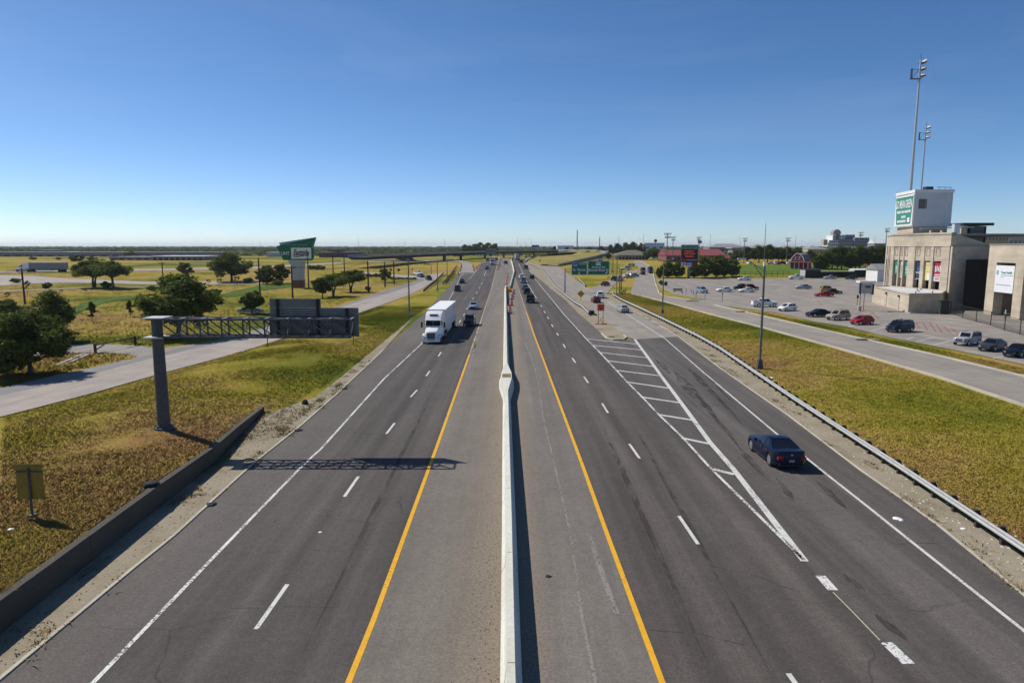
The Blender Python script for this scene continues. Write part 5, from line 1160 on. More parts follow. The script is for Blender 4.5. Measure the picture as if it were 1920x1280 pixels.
# ---------------------------------------------------------------- vehicles: +x is forward, origin on the ground
SPEC = {  # L, W, H, wheel x front/rear, wheel radius, sill z, top line (x, z), cabin (windscreen foot, roof front, roof rear, rear foot), belt z, roof width
 'sedan': dict(L=4.75, W=1.84, H=1.46, wx=(1.42, -1.38), r=.335, sill=.22, top=[(2.37, .52), (2.30, .70), (2.05, .80), (1.0, .98), (-1.55, 1.05), (-2.2, 1.0), (-2.34, .82), (-2.38, .5)], cab=(1.05, .25, -.95, -1.85), belt=(.97, 1.03), rw=.70),
 'muscle': dict(L=5.05, W=1.93, H=1.46, wx=(1.52, -1.50), r=.375, sill=.21, top=[(2.50, .50), (2.45, .74), (2.2, .86), (.95, 1.0), (-.6, 1.04), (-1.3, 1.10), (-2.1, 1.13), (-2.44, 1.10), (-2.50, .84), (-2.53, .5)], cab=(1.0, .15, -.80, -2.0), belt=(1.0, 1.09), rw=.66),
 'hatch': dict(L=4.2, W=1.76, H=1.52, wx=(1.28, -1.26), r=.32, sill=.22, top=[(2.08, .52), (2.02, .72), (1.75, .85), (1.0, 1.0), (-1.6, 1.06), (-2.0, 1.02), (-2.09, .8), (-2.1, .5)], cab=(1.25, .2, -1.35, -1.98), belt=(.98, 1.04), rw=.72),
 'suv': dict(L=4.65, W=1.86, H=1.74, wx=(1.40, -1.36), r=.37, sill=.30, top=[(2.30, .58), (2.26, .82), (2.05, .97), (1.05, 1.10), (-1.9, 1.14), (-2.22, 1.1), (-2.31, .9), (-2.32, .55)], cab=(1.1, .35, -1.85, -2.2), belt=(1.09, 1.13), rw=.76),
 'boxy': dict(L=4.5, W=1.82, H=1.72, wx=(1.38, -1.30), r=.37, sill=.33, top=[(2.22, .62), (2.20, .95), (2.1, 1.05), (.9, 1.12), (-1.9, 1.14), (-2.16, 1.12), (-2.22, .9), (-2.23, .58)], cab=(.85, .45, -1.95, -2.17), belt=(1.11, 1.13), rw=.84),
 'van': dict(L=5.0, W=1.98, H=1.78, wx=(1.55, -1.45), r=.35, sill=.25, top=[(2.48, .55), (2.42, .78), (2.2, .92), (1.45, 1.08), (-2.1, 1.12), (-2.4, 1.08), (-2.49, .85), (-2.5, .5)], cab=(1.6, .75, -2.0, -2.42), belt=(1.06, 1.11), rw=.78),
 'pickup': dict(L=5.75, W=1.98, H=1.86, wx=(1.85, -1.75), r=.40, sill=.40, top=[(2.85, .66), (2.82, 1.02), (2.6, 1.13), (1.2, 1.22), (-.9, 1.24), (-2.8, 1.22), (-2.86, 1.1), (-2.87, .62)], cab=(1.25, .5, -.85, -1.05), belt=(1.20, 1.23), rw=.78),
}
CARM = {}
def lin(tab, x):
    tab = sorted(tab); return interp(tab, x)
def car_meshes(kind):
    if kind in CARM: return CARM[kind]
    s = SPEC[kind]; L, W, Hh, r, sill = s['L'], s['W'] / 2, s['H'], s['r'], s['sill']; out = {}
    x1, x0 = s['top'][0][0], s['top'][-1][0]
    xs = {x for x, _ in s['top']} | {x1 - .06, x0 + .06, x1 - .25, x0 + .25, x1 - .6, x0 + .6, 0.0, .6, -.6}
    ar = r + .07
    for wx in s['wx']:
        for k in range(9): xs.add(wx + ar * math.cos(math.pi * k / 8))
    xs = sorted(x for x in xs if x0 <= x <= x1)
    xs = [x for i, x in enumerate(xs) if i == 0 or x - xs[i - 1] > .012]
    top = [(x, z) for x, z in s['top']]; rings = []
    for x in xs:
        zt = lin(top, x); e = min(x1 - x, x - x0)
        w = W * (1 - .30 * max(0, 1 - e / .55) ** 2.2 - .02 * max(0, 1 - e / 1.4))
        zb = sill + .14 * max(0, 1 - e / .5)
        for wx in s['wx']:
            d = abs(x - wx)
            if d < ar: zb = max(zb, r + math.sqrt(max(0, ar * ar - d * d)))
        zb = min(zb, zt - .12); zm = max(zb + .02, min(.62 * zt, zt - .1))
        half = [(0, zb + .02), (w * .90, zb), (w * .985, zb + .03), (w, zm), (w * .985, max(zm + .01, zt - .16)), (w * .94, zt - .045), (w * .84, zt), (w * .4, zt + .022), (0, zt + .03)]
        rings.append([(x, -a, b) for a, b in half] + [(x, a, b) for a, b in half[-2:0:-1]])
    out['body'] = MB().loft(rings).mesh('body', PAINT, True)
    c0, c1, c2, c3 = s['cab']; bf, br = s['belt']; wb, wt = W * .90, W * s['rw']
    zr = Hh
    def ringc(k):          # k 0 belt, 1 roof
        a = lambda p, q: p + (q - p) * k
        xf, xr = a(c0, c1), a(c3, c2); y = a(wb, wt); zf, zb_ = a(bf - .03, zr - .045), a(br - .03, zr - .05); xm = (a(c0, c1) * .45 + a(c3, c2) * .55); zm = a((bf + br) / 2 - .03, zr - .03)
        return [(xf, -y * .82, zf), (a(xf - .12, xf - .04), -y, zf), (xm, -y * 1.01, zm), (a(xr + .18, xr + .05), -y, zb_), (xr, -y * .80, zb_), (xr, y * .80, zb_), (a(xr + .18, xr + .05), y, zb_), (xm, y * 1.01, zm), (a(xf - .12, xf - .04), y, zf), (xf, y * .82, zf)]
    r0, r1 = ringc(0), ringc(1)
    mid = [tuple((p[i] + q[i]) / 2 + (0 if i != 1 else .025 * (1 if p[1] > 0 else -1)) for i in range(3)) for p, q in zip(r0, r1)]
    r2 = [(p[0] * .94 + (c1 + c2) / 2 * .06, p[1] * .90, p[2] + .035) for p in r1]; r3 = [(p[0] * .5 + (c1 + c2) / 2 * .5, p[1] * .5, p[2] + .05) for p in r1]
    out['cabin'] = MB().loft([r0, mid, r1, r2, r3]).mesh('cabin', PAINT, True)
    def pane(A, B, C, D_, name, off, i0=.06, j0=.10, j1=.90, i1=.94):
        A, B, C, D_ = map(Vector, (A, B, C, D_)); f = lambda i, j: (A.lerp(B, i)).lerp(D_.lerp(C, i), j)
        n = (B - A).cross(D_ - A).normalized()
        if n.dot((A + B + C + D_) / 4 - Vector(((c0 + c3) / 2, 0, bf))) < 0: n = -n
        mb = MB(); q = [f(i0, j0), f(i1, j0), f(i1, j1), f(i0, j1)]
        mb.prism([p - n * .03 for p in q], n * (.03 + off)); out[name] = mb.mesh('window', GLASS)
    pane(r0[0], r0[9], r1[9], r1[0], 'windshield', .012, .03, .06, .95, .97)
    pane(r0[4], r0[5], r1[5], r1[4], 'rear_window', .012, .06, .14 if kind != 'muscle' else .05, .92, .94)
    for sd, idx in ((-1, (1, 2, 3)), (1, (8, 7, 6))):
        for k in (0, 1):
            a, b = idx[k], idx[k + 1]
            pane(r0[a], r0[b], r1[b], r1[a], f'side_window{sd}{k}', .03, .10 if k == 0 else .05, .12, .88, .95 if k == 0 else (.62 if kind == 'muscle' else .84))
    wm = MB().lathe([(r * .55, -.10), (r * .93, -.10), (r, -.07), (r, .07), (r * .93, .10), (r * .55, .10)], 20)
    out['tyre'] = wm.mesh('wheel', TYRE, True)
    rim = MB().lathe([(r * .66, -.115), (r * .70, .0), (r * .70, .10), (r * .62, .112)], 20)
    rim.cur = 1; rim.lathe([(r * .60, .103), (r * .60, .108)], 20)
    rim.cur = 0
    for i in range(5): rim.box((r * .30 * math.cos(i * 1.2566), r * .30 * math.sin(i * 1.2566), .113), (r * .60, r * .16, .012), i * 1.2566)
    rim.lathe([(r * .13, .10), (r * .12, .128)], 8)
    out['rim'] = rim.mesh('rim', [RIM, TRIM])
    hz = lin(top, x1 - .08); k = 'pickup' if kind in ('pickup', 'boxy') else kind
    hl = MB(); hl.prism([(x1 - .34, -.05, 0), (x1 - .34, .10, 0), (x1 - .13, .02, 0), (x1 - .02, -.16, 0), (x1 - .02, -.22, 0), (x1 - .16, -.14, 0)], (0, 0, .12)); out['headlight'] = hl.mesh('headlight', LAMPW)
    out['_hl'] = [(0, W * .74 * sg, hz - .22) for sg in (-1, 1)]
    rz_ = lin(top, x0 + .06)
    out['_tl'] = [(x0 + .05, W * .70 * sg, rz_ - .20) for sg in (-1, 1)]
    tall = .36 if kind in ('suv', 'boxy', 'van', 'pickup') else .15
    out['taillight'] = MB().box((0, 0, 0), (.16, .30 if tall < .2 else .17, tall)).mesh('taillight', LAMPR)
    out['_gr'] = (x1 - .03, 0, hz - .30 if kind != 'boxy' else hz - .17); out['grille'] = MB().box((0, 0, 0), (.07, W * .92, .20)).box((.0, 0, -.22), (.07, W * 1.1, .11)).mesh('grille', TRIM)
    out['plate'] = MB().box((0, 0, 0), (.02, .32, .15)).mesh('licence_plate', PLATE)
    out['_pl'] = (x0 - .012, 0, rz_ - .36 if tall < .2 else .62)
    out['bumper'] = MB().box((0, 0, 0), (.12, W * 1.66, .17)).mesh('bumper', TRIM)
    mr = MB().box((0, 0, 0), (.12, .17, .13), 0, .85); out['mirror'] = mr.mesh('mirror', PAINT)
    out['_mi'] = [(c0 - .45, (W + .06) * sg, bf + .07) for sg in (-1, 1)]
    CARM[kind] = out; return out
def car(kind, name, label, pos, head, col, group=None, lod=0, cat='car', rimc=None):
    s, m = SPEC[kind], car_meshes(kind); c = (*col, 1)
    t = thing(name, label, cat, tuple(pos), R(head), group)
    def q(nm, key, loc=(0, 0, 0), rot=(0, 0, 0), par=t):
        o = link(nm, m[key], par, loc, rot); o.color = c; return o
    q('body', 'body'); q('cabin', 'cabin'); q('windshield', 'windshield'); q('rear_window', 'rear_window')
    for sd in (-1, 1):
        for k in (0, 1): q('side_window', f'side_window{sd}{k}')
    for wx in s['wx']:
        for sg in (-1, 1):
            wo_ = q('wheel', 'tyre', (wx, (s['W'] / 2 - .115) * sg, s['r']), (-sg * math.pi / 2, 0, 0))
            if lod < 2: q('rim', 'rim', par=wo_)
    for p in m['_tl']: q('taillight', 'taillight', p)
    if lod < 2:
        for i, p in enumerate(m['_hl']):
            h = q('headlight', 'headlight', p)
            if p[1] < 0: h.scale = (1, -1, 1)
        q('grille', 'grille', m['_gr'])
        for p in m['_mi']: q('mirror', 'mirror', p)
        q('licence_plate', 'plate', m['_pl'])
    if kind == 'pickup':
        if 'bed' not in m:
            W = s['W'] / 2
            m['bed'] = MB().box((-1.98, 0, 1.262), (1.62, W * 1.62, .02)).mesh('truck_bed', BLACKP)
            m['rail'] = MB().box((-1.98, -W * .86, 1.28), (1.7, .10, .07)).box((-1.98, W * .86, 1.28), (1.7, .10, .07)).box((-2.78, 0, 1.26), (.08, W * 1.6, .08)).mesh('bed_rail', PAINT)
        q('truck_bed', 'bed'); q('bed_rail', 'rail')
    if kind in ('suv', 'boxy', 'van') and lod < 2:
        if 'rack' not in m: 
            W = s['W'] / 2 * s['rw']; m['rack'] = MB().box((-.7, -W * .86, s['H'] + .03), (1.7, .05, .06)).box((-.7, W * .86, s['H'] + .03), (1.7, .05, .06)).mesh('roof_rack', TRIM)
        q('roof_rack', 'rack')
    if kind == 'muscle':
        if 'spoiler' not in m: m['spoiler'] = MB().box((-2.40, 0, 1.165), (.20, 1.5, .035)).mesh('spoiler', PAINT); m['exhaust'] = MB().box((-2.50, 0, .36), (.06, 1.5, .14)).mesh('rear_diffuser', TRIM)
        q('spoiler', 'spoiler'); q('rear_diffuser', 'exhaust')
        W = s['W'] / 2
        for sg in (-1, 1):
            for x in (.78, -.42, -1.25): obj('door_seam', MB().box((x, sg * W * .992, .72), (.022, .02, .60)), TRIM, t)
            obj('side_sill', MB().box((0, sg * W * .985, .27), (2.1, .03, .09)), TRIM, t)
            for x in (-.2, -1.05): obj('door_handle', MB().box((x, sg * W * .995, .86), (.17, .03, .035)), STEELD, t)
        obj('trunk_seam', MB().box((-2.532, 0, .80), (.012, 1.25, .02)), TRIM, t); obj('badge', MB().box((-2.50, 0, .97), (.08, .12, .07)), RIM, t)
    return t
K = dict(navy=(.003, .006, .024), black=(.005, .005, .007), white=(.78, .78, .77), silver=(.33, .345, .365), red=(.33, .010, .018), maroon=(.10, .012, .016), gold=(.36, .33, .26), grey=(.035, .037, .04), blue=(.035, .055, .11), dkblue=(.008, .012, .026), ltblue=(.20, .26, .35), yellow=(.42, .27, .04), green=(.02, .03, .025))
# exit lane, ramp and right hand traffic
car('muscle', 'parked_car' if False else 'coupe_car', 'dark navy blue car with bright alloy wheels driving in the exit lane', (16.3, 41.0, .004), 90.5, K['navy'])
car('sedan', 'sedan_car', 'silver sedan driving down the concrete exit ramp', G(1168, 585), 92, K['silver'])
car('sedan', 'sedan_car', 'dark red sedan behind the orange road works sign', G(1117, 567), 92, K['maroon'])
car('suv', 'van_car', 'white van just behind the dark red sedan on the ramp', G(1126, 558.5), 80, K['white'])
car('sedan', 'sedan_car', 'maroon sedan on the slip lane right of the warning sign', G(1135, 535.5), 60, K['maroon'], lod=1)
car('pickup', 'pickup_truck', 'big black pickup truck, nearest of the queue by the barrels', G(994, 567), 91, K['black'], cat='pickup truck')
car('suv', 'suv_car', 'dark blue boxy car right behind the big black pickup', G(987.5, 551), 91, K['dkblue'])
car('sedan', 'sedan_car', 'blue grey sedan in the middle of the queue on the right lanes', G(984, 543), 92, K['blue'])
car('pickup', 'pickup_truck', 'silver pickup truck ahead of the blue grey sedan', G(981, 530), 92, K['ltblue'], cat='pickup truck')
car('suv', 'suv_car', 'white sport utility car ahead of the silver pickup', G(977.5, 522.5), 93, K['white'])
car('sedan', 'sedan_car', 'dark sedan alone in the right hand lane', G(997, 522), 94, K['dkblue'], lod=1)
car('suv', 'suv_car', 'small black car farther along the right lanes', G(986, 504), 95, K['black'], lod=1)
car('suv', 'suv_car', 'far dark car just behind the pale far truck', G(977, 493), 96, K['black'], lod=2)
car('sedan', 'sedan_car', 'far blue car just below the pale far truck', G(972, 488.8), 96, K['dkblue'], lod=2)
car('suv', 'suv_car', 'tiny dark car in the closed centre lanes', G(948, 495), 95, K['black'], lod=2)
for i, (px, py, c_) in enumerate(((986, 483.6, 'blue'), (991, 482.5, 'ltblue'), (997, 483.5, 'grey'), (1004, 481.8, 'blue'))): car('sedan', 'distant_car', 'tiny dark car in the distant bend under the overpass', G(px, py), 100, K[c_], 'distant cars under the overpass', 2)
# left carriageway, coming towards the camera
car('suv', 'suv_car', 'black sport utility car with headlights right of the white truck', G(880.5, 609.5), -92, K['black'])
car('sedan', 'sedan_car', 'silver blue sedan behind the black sport utility car', G(888, 579), -92, K['ltblue'])
car('suv', 'suv_car', 'black car in the left lane behind the white truck', G(858, 546), -91, K['dkblue'])
car('sedan', 'sedan_car', 'dark blue sedan with lit headlights at the left lane edge', G(866.5, 530.5), -91, K['dkblue'])
car('sedan', 'sedan_car', 'dark blue sedan in front of the far box truck', G(913, 504.5), -90, K['blue'], lod=1)
car('suv', 'suv_car', 'tiny dark vehicle left of the far box truck', G(914, 490), -88, K['grey'], lod=2)
car('van', 'van_car', 'tiny white van right of the far box truck', G(937, 486), -88, K['white'], lod=2, cat='van')
car('sedan', 'distant_car', 'tiny dark red car beside the far box truck', G(931, 488), -88, K['maroon'], lod=2)
# left frontage road
car('suv', 'suv_car', 'black car on the left frontage road', G(803.5, 525), -70, K['black'], lod=1)
car('sedan', 'sedan_car', 'blue grey car behind the black frontage road car', G(789, 520), -60, K['blue'], lod=1)
car('pickup', 'pickup_truck', 'white pickup waiting at the left frontage junction', G(784, 516), -50, K['white'], lod=1, cat='pickup truck')
car('sedan', 'sedan_car', 'white car on the low bridge approach at the left', G(773, 488.5), 190, K['white'], lod=2)
car('sedan', 'parked_car', 'pale car parked under the round tree left of the gantry panel', G(470, 587), 10, K['silver'], lod=1)
# right frontage road and slip lane
car('suv', 'suv_car', 'white sport utility car under the small green sign', G(1173, 506), 180, K['white'], lod=1)
for px, py, c_, lab, kd, hd in ((1189, 518.5, 'ltblue', 'silver blue sedan at the head of the slip lane queue', 'sedan', 40), (1177, 520.5, 'silver', 'silver car second in the slip lane queue', 'sedan', 45), (1160, 526, 'white', 'white car hidden partly by the twin light posts', 'suv', 52), (1154, 526.5, 'grey', 'grey car last in the slip lane queue', 'suv', 55),
                       (1204.5, 514.5, 'maroon', 'dark red car on the right frontage road', 'sedan', 90), (1205, 508.5, 'maroon', 'purple grey car behind the dark red frontage car', 'suv', 90), (1219.5, 512, 'green', 'dark car with bright hood coming down the right frontage road', 'sedan', -90), (1219, 507, 'black', 'black car following the dark car on the right frontage', 'suv', -90)):
    car(kd, kd + '_car', lab, G(px, py), hd, K[c_], lod=1)
# parking lot
LOT = [('suv', 'blue pickup truck facing the camera at the left of the lot', 1316, 549, -80, 'ltblue'), ('sedan', 'white sedan parked right of the blue pickup', 1358, 547, 184, 'white'),
 ('suv', 'black sport utility car behind the parked white coupe', 1389, 543, 200, 'black'), ('suv', 'dark red sport utility car behind the parked white coupe', 1408, 543.5, 10, 'maroon'), ('sedan', 'white coupe in front of a black and a red car', 1400, 548, 183, 'white'),
 ('sedan', 'white car alone at the far left edge of the lot', 1395, 525.5, 183, 'white'), ('pickup', 'white pickup beside the dark container shed', 1493, 523.5, 181, 'white'), ('sedan', 'white car by the dark fence at the back of the lot', 1556, 523, 181, 'silver'), ('hatch', 'black car by the dark fence at the back of the lot', 1596, 524, 182, 'black'),
 ('sedan', 'silver sedan alone in the middle of the lot', 1506, 541.5, 178, 'silver'), ('boxy', 'yellow and black off-roader parked behind the red sedan', 1552, 547, 2, 'yellow'), ('sedan', 'dark grey car wedged behind the red sedan', 1562, 551, 4, 'grey'), ('sedan', 'bright red sedan in the middle of the lot', 1545, 556, 181, 'red'),
 ('pickup', 'white crew cab pickup at the left end of the front row', 1433, 575, 8, 'white'), ('hatch', 'white hatchback next to the crew cab pickup', 1476, 582.5, -153, 'white'), ('sedan', 'black sedan next to the gold sport utility car', 1534, 593.5, -166, 'black'),
 ('suv', 'gold sport utility car between the black sedan and red hatchback', 1571, 599.5, -157, 'gold'), ('hatch', 'red hatchback in the front row of the lot', 1616, 608, -158, 'red'), ('van', 'dark navy minivan alone in the front row', 1687, 621.5, -152, 'dkblue'),
 ('boxy', 'silver boxy off-roader with slotted grille in the front row', 1813, 646, -149, 'silver'), ('sedan', 'dark grey sedan next to the silver boxy off-roader', 1860, 656, -146, 'grey'), ('sedan', 'black sedan cut by the right edge of the picture', 1908, 667, -146, 'black')]
for kd, lab, px, py, hd, c_ in LOT:
    car(kd, 'parked_' + ('pickup' if kd == 'pickup' else 'car'), lab, G(px, py), hd, K[c_], 'vehicles parked in the stadium lot', 0 if py > 530 else 1, cat='pickup truck' if kd == 'pickup' else 'car')
for i, (px, c_) in enumerate(((1404, 'white'), (1446, 'silver'), (1452, 'white'), (1460, 'grey'), (1466, 'black'), (1475, 'white'), (1484, 'black'), (1496, 'white'), (1506, 'silver'))):
    car(('suv', 'sedan')[i % 2], 'distant_car', 'far car parked in the row in front of the red barn', G(px, 495.6), (90, 175, 90)[i % 3], K[c_], 'cars parked at the red barn', 2)
for i, (px, py) in enumerate(((1222, 484.5), (1228, 484), (1234, 484.5), (1240, 485), (1160, 484), (1170, 485), (1178, 485))):
    car('suv', 'distant_car', 'far white car in the row left of the red roofed building' if i < 4 else 'far car by the wide grey roofed building', G(px, py), 90, K[('white', 'white', 'silver', 'white', 'blue', 'maroon', 'black')[i]], 'far cars in front of the buildings', 2)
for px, py, c_ in ((1101, 474.2, 'black'), (1119, 472.6, 'white')): car('suv', 'distant_car', {'black': 'tiny black car', 'white': 'tiny white car'}[c_] + ' on the raised curving ramp', P(px, py, 560), 150, K[c_], None, 2)

# ---------------------------------------------------------------- trucks
def semi(pos, head, label, lod=0, trailer=True, tcol=TRAILW, ccol=TRUCKW):
    t = thing('semi_truck', label, 'truck', tuple(pos), R(head))
    def wheels(x, dual, r=.5):
        for sg in (-1, 1):
            w_ = obj('wheel', MB().tube((x, sg * 1.0, r), (x, sg * (1.27 if not dual else 1.29), r), r, r, 18) if not dual else MB().tube((x, sg * .62, r), (x, sg * 1.28, r), r, r, 18), TYRE, t)
            if lod < 1: obj('rim', MB().tube((x, sg * 1.2, r), (x, sg * 1.30, r), r * .55, r * .5, 14), RIM, w_)
    xf = 0
    # hood, cab and sleeper: lofted nose
    rg = []
    for x, w_, zb, zt in ((0, .55, .75, 1.50), (-.12, .78, .55, 1.66), (-.5, .90, .55, 1.80), (-1.3, .98, .55, 1.98), (-1.95, 1.05, .6, 2.08)):
        rg.append([(x, -w_, zb), (x, -w_, zt * .8), (x, -w_ * .82, zt - .06), (x, -w_ * .4, zt), (x, w_ * .4, zt), (x, w_ * .82, zt - .06), (x, w_, zt * .8), (x, w_, zb)])
    obj('hood', MB().loft(rg), ccol, t, smooth=True)
    for sg in (-1, 1):
        f = MB(); f.loft([[(x, sg * 1.0, z), (x, sg * 1.25, z), (x, sg * 1.25, .75 + .0 * x), (x, sg * 1.0, .75)] for x, z in ((-.22, .82), (-.45, 1.15), (-.9, 1.32), (-1.4, 1.28), (-1.75, 1.05), (-1.95, .8))]); obj('fender', f, ccol, t)
        obj('headlight', MB().box((-.16, sg * 1.02, 1.0), (.2, .34, .24)), LAMPW, t)
    obj('bumper', MB().box((-.02, 0, .52), (.3, 2.44, .42), 0, .96), ccol, t)
    obj('grille', MB().box((.0, 0, 1.10), (.10, 1.06, .78)), BLACKP, t)
    g_ = MB()
    for i in range(6): g_.box((.055, 0, .8 + i * .12), (.02, 1.0, .025))
    obj('grille_bar', g_, STEEL, t)
    obj('plate_bar', MB().box((.14, 0, .62), (.02, .9, .14)), PLATE, t)
    rg = []
    for x, w_, zt in ((-1.9, 1.06, 2.05), (-2.45, 1.10, 2.95), (-2.62, 1.12, 3.12), (-3.2, 1.16, 3.62), (-3.7, 1.18, 3.95), (-5.1, 1.20, 4.02), (-5.2, 1.18, 3.95)):
        rg.append([(x, -w_, .75), (x, -w_, zt * .9), (x, -w_ * .93, zt - .05), (x, -w_ * .7, zt), (x, w_ * .7, zt), (x, w_ * .93, zt - .05), (x, w_, zt * .9), (x, w_, .75)])
    obj('cab', MB().loft(rg), ccol, t, smooth=True)
    ws = MB()
    for sg in (-1, 1): ws.prism([(-1.98, sg * .02, 2.22), (-1.98, sg * .98, 2.22), (-2.42, sg * 1.0, 2.88), (-2.42, sg * .02, 2.88)], (.05, 0, .035))
    obj('windshield', ws, GLASS, t)
    obj('visor', MB().box((-2.32, 0, 2.98), (.34, 2.2, .07)), ccol, t)
    for i in range(5): obj('marker_lamp', MB().box((-2.40, -.7 + i * .35, 3.05), (.08, .10, .05)), flat('amber_lamp', (.8, .45, .15), .4) if 'amber_lamp' not in MATS else MATS['amber_lamp'], t)
    obj('roof_vent', MB().prism([(-3.07, -.55, 3.50), (-3.07, .55, 3.50), (-3.26, .55, 3.66), (-3.26, -.55, 3.66)], (.06, 0, .07)), BLACKP, t)
    for sg in (-1, 1):
        obj('side_window', MB().box((-2.95, sg * 1.15, 2.5), (.8, .05, .62)), GLASS, t)
        mr = obj('mirror', MB().box((-2.3, sg * 1.55, 2.35), (.14, .24, .75)), BLACKM, t); obj('mirror_arm', MB().box((-2.35, sg * 1.32, 2.65), (.05, .4, .05)).box((-2.35, sg * 1.32, 2.05), (.05, .4, .05)), STEEL, mr)
        obj('fuel_tank', MB().tube((-3.3, sg * .95, .75), (-4.9, sg * .95, .75), .32, .32, 12), STEEL, t)
    obj('chassis', MB().box((-4.6, 0, .85), (7.2, .9, .28)), BLACKM, t)
    wheels(-1.1, False); wheels(-5.7, True); wheels(-7.0, True)
    if trailer:
        obj('trailer', MB().box((-14.0, 0, 2.62), (15.6, 2.58, 2.9)), tcol, t)
        obj('trailer_roof', MB().box((-14.0, 0, 4.09), (15.62, 2.6, .05)), ROOFW, t)
        rb = MB(); [rb.box((-6.6 - i * 1.1, sg * 1.295, 2.62), (.04, .02, 2.8)) for i in range(14) for sg in (-1, 1)]
        obj('side_rib', rb, tcol, t)
        obj('front_frame', MB().box((-6.19, 0, 2.6), (.03, 2.4, 2.7)), STEEL, t)
        obj('underframe', MB().box((-14, 0, 1.02), (15.2, 1.1, .26)), BLACKM, t)
        obj('skirt', MB().box((-12.2, 1.2, .82), (6.5, .04, .66)).box((-12.2, -1.2, .82), (6.5, .04, .66)), TRAILW, t)
        wheels(-19.2, True); wheels(-20.5, True)
        if lod < 1:
            for x in (-17.2, -19.0, -20.9): obj('door_decal', MB().box((x, 1.302, 3.3), (.55, .012, .9)), PILLAR, t)
    return t
semi(P(808.5, 645, G(808.5, 645).y), -90.8, 'white semi truck with a long box trailer in the left lane')
semi(P(32, 509.5, G(32, 509.5).y), 180, 'far grey trailered semi truck crossing the left horizon road', 1, True, flat('grey_trailer', (.24, .24, .26), .5, 0, .1, 1))
def box_truck(pos, head, label, wb, hb, col, lod=1):
    t = thing('box_truck', label, 'truck', tuple(pos), R(head))
    obj('cargo_box', MB().box((-4.6, 0, 1.1 + hb / 2), (6.5, wb, hb)), col, t)
    rg = [[(x, -w_, .6), (x, -w_, z), (x, w_, z), (x, w_, .6)] for x, w_, z in ((0, .95, 1.45), (-.15, 1.05, 1.55), (-.35, 1.1, 1.75), (-.85, 1.05, 2.55), (-1.25, 1.05, 2.7))]
    obj('cab', MB().loft(rg), TRUCKW, t); obj('windshield', MB().prism([(-.38, -.9, 1.8), (-.38, .9, 1.8), (-.8, .88, 2.45), (-.8, -.88, 2.45)], (.06, 0, .04)), GLASS, t)
    obj('grille', MB().box((.02, 0, 1.0), (.06, 1.4, .45)), BLACKP, t); obj('bumper', MB().box((.05, 0, .55), (.16, 2.1, .25)), BLACKM, t)
    obj('chassis', MB().box((-4, 0, .8), (7.5, .9, .4)), BLACKM, t)
    for x in (-1.0, -5.8):
        for sg in (-1, 1): obj('wheel', MB().tube((x, sg * .8, .48), (x, sg * 1.1, .48), .48, .48, 14), TYRE, t)
    return t
box_truck(G(923, 497), -89, 'far pale box truck in the left carriageway', 2.6, 3.0, BANNER['cream'])
box_truck(G(968.5, 487.5) + Vector((0, 9, 0)), 95, 'far pale blue box truck in the right carriageway', 2.6, 2.9, PILLAR)
# ---------------------------------------------------------------- trees
def crown_mesh(seed, rx, rz, z0, nclump, nleaf, ls, mat_, shape='round', tall=1.0):
    rng = np.random.RandomState(seed); cl = []
    while len(cl) < nclump:
        p = rng.uniform(-1, 1, 3)
        if np.dot(p, p) > 1: continue
        r = np.linalg.norm(p)
        if r < .45 and rng.rand() < .6: continue
        if shape == 'flat' and p[2] < -.35: continue
        if shape == 'cone':
            k = .25 + .75 * (1 - (p[2] + 1) / 2); p[0] *= k; p[1] *= k
        cl.append(p * np.array([rx * .86, rx * .86, rz * .86]) * rng.uniform(.85, 1.12))
    C = np.array(cl); V = []; S = rng.uniform(.55, 1.25, nclump)
    idx = rng.randint(0, nclump, nleaf); d = rng.normal(0, 1, (nleaf, 3)); d /= np.linalg.norm(d, axis=1)[:, None]
    rad = (rng.rand(nleaf) ** .4)[:, None] * (S[idx] * rx * .26)[:, None]
    c = C[idx] + d * rad * np.array([1, 1, .72]); c[:, 2] += z0 + rz
    a = rng.normal(0, 1, (nleaf, 3)); a[:, 2] *= .6; a /= np.linalg.norm(a, axis=1)[:, None]
    b = np.cross(a, rng.normal(0, 1, (nleaf, 3))); b /= np.linalg.norm(b, axis=1)[:, None]
    s = (ls * rng.uniform(.55, 1.3, nleaf))[:, None]
    v = np.stack([c - a * s, c + b * s * .55, c + a * s, c - b * s * .55], 1).reshape(-1, 3)
    me = bpy.data.meshes.new('crown'); me.vertices.add(len(v)); me.vertices.foreach_set('co', v.ravel())
    n = nleaf; me.loops.add(4 * n); me.loops.foreach_set('vertex_index', np.arange(4 * n)); me.polygons.add(n); me.polygons.foreach_set('loop_start', np.arange(n) * 4)
    me.update(calc_edges=True); me.materials.append(mat_); return me, C
def trunk_mesh(seed, C, z0, rz, r, multi=1):
    rng = random.Random(seed); mb = MB(); fork = z0 + rz * .35
    for k in range(multi):
        dx, dy = ((rng.uniform(-.6, .6), rng.uniform(-.6, .6)) if multi > 1 else (0, 0)); mid = (dx * .6 + rng.uniform(-.15, .15), dy * .6, fork * .55); topp = (dx * 1.5 + rng.uniform(-.3, .3), dy * 1.5, fork)
        mb.tube((dx * .2, dy * .2, -.3), mid, r, r * .75, 8); mb.tube(mid, topp, r * .75, r * .6, 8)
        for c in rng.sample(list(C), min(7, len(C))):
            e = (c[0] * .9, c[1] * .9, c[2] * .9 + z0 + rz); m_ = tuple(p * .5 + q * .5 + rng.uniform(-.25, .25) for p, q in zip(topp, e)); mb.tube(topp, m_, r * .42, r * .26, 6); mb.tube(m_, e, r * .26, r * .08, 5)
    return mb.mesh('trunk', BARK, True)
TREES = {}
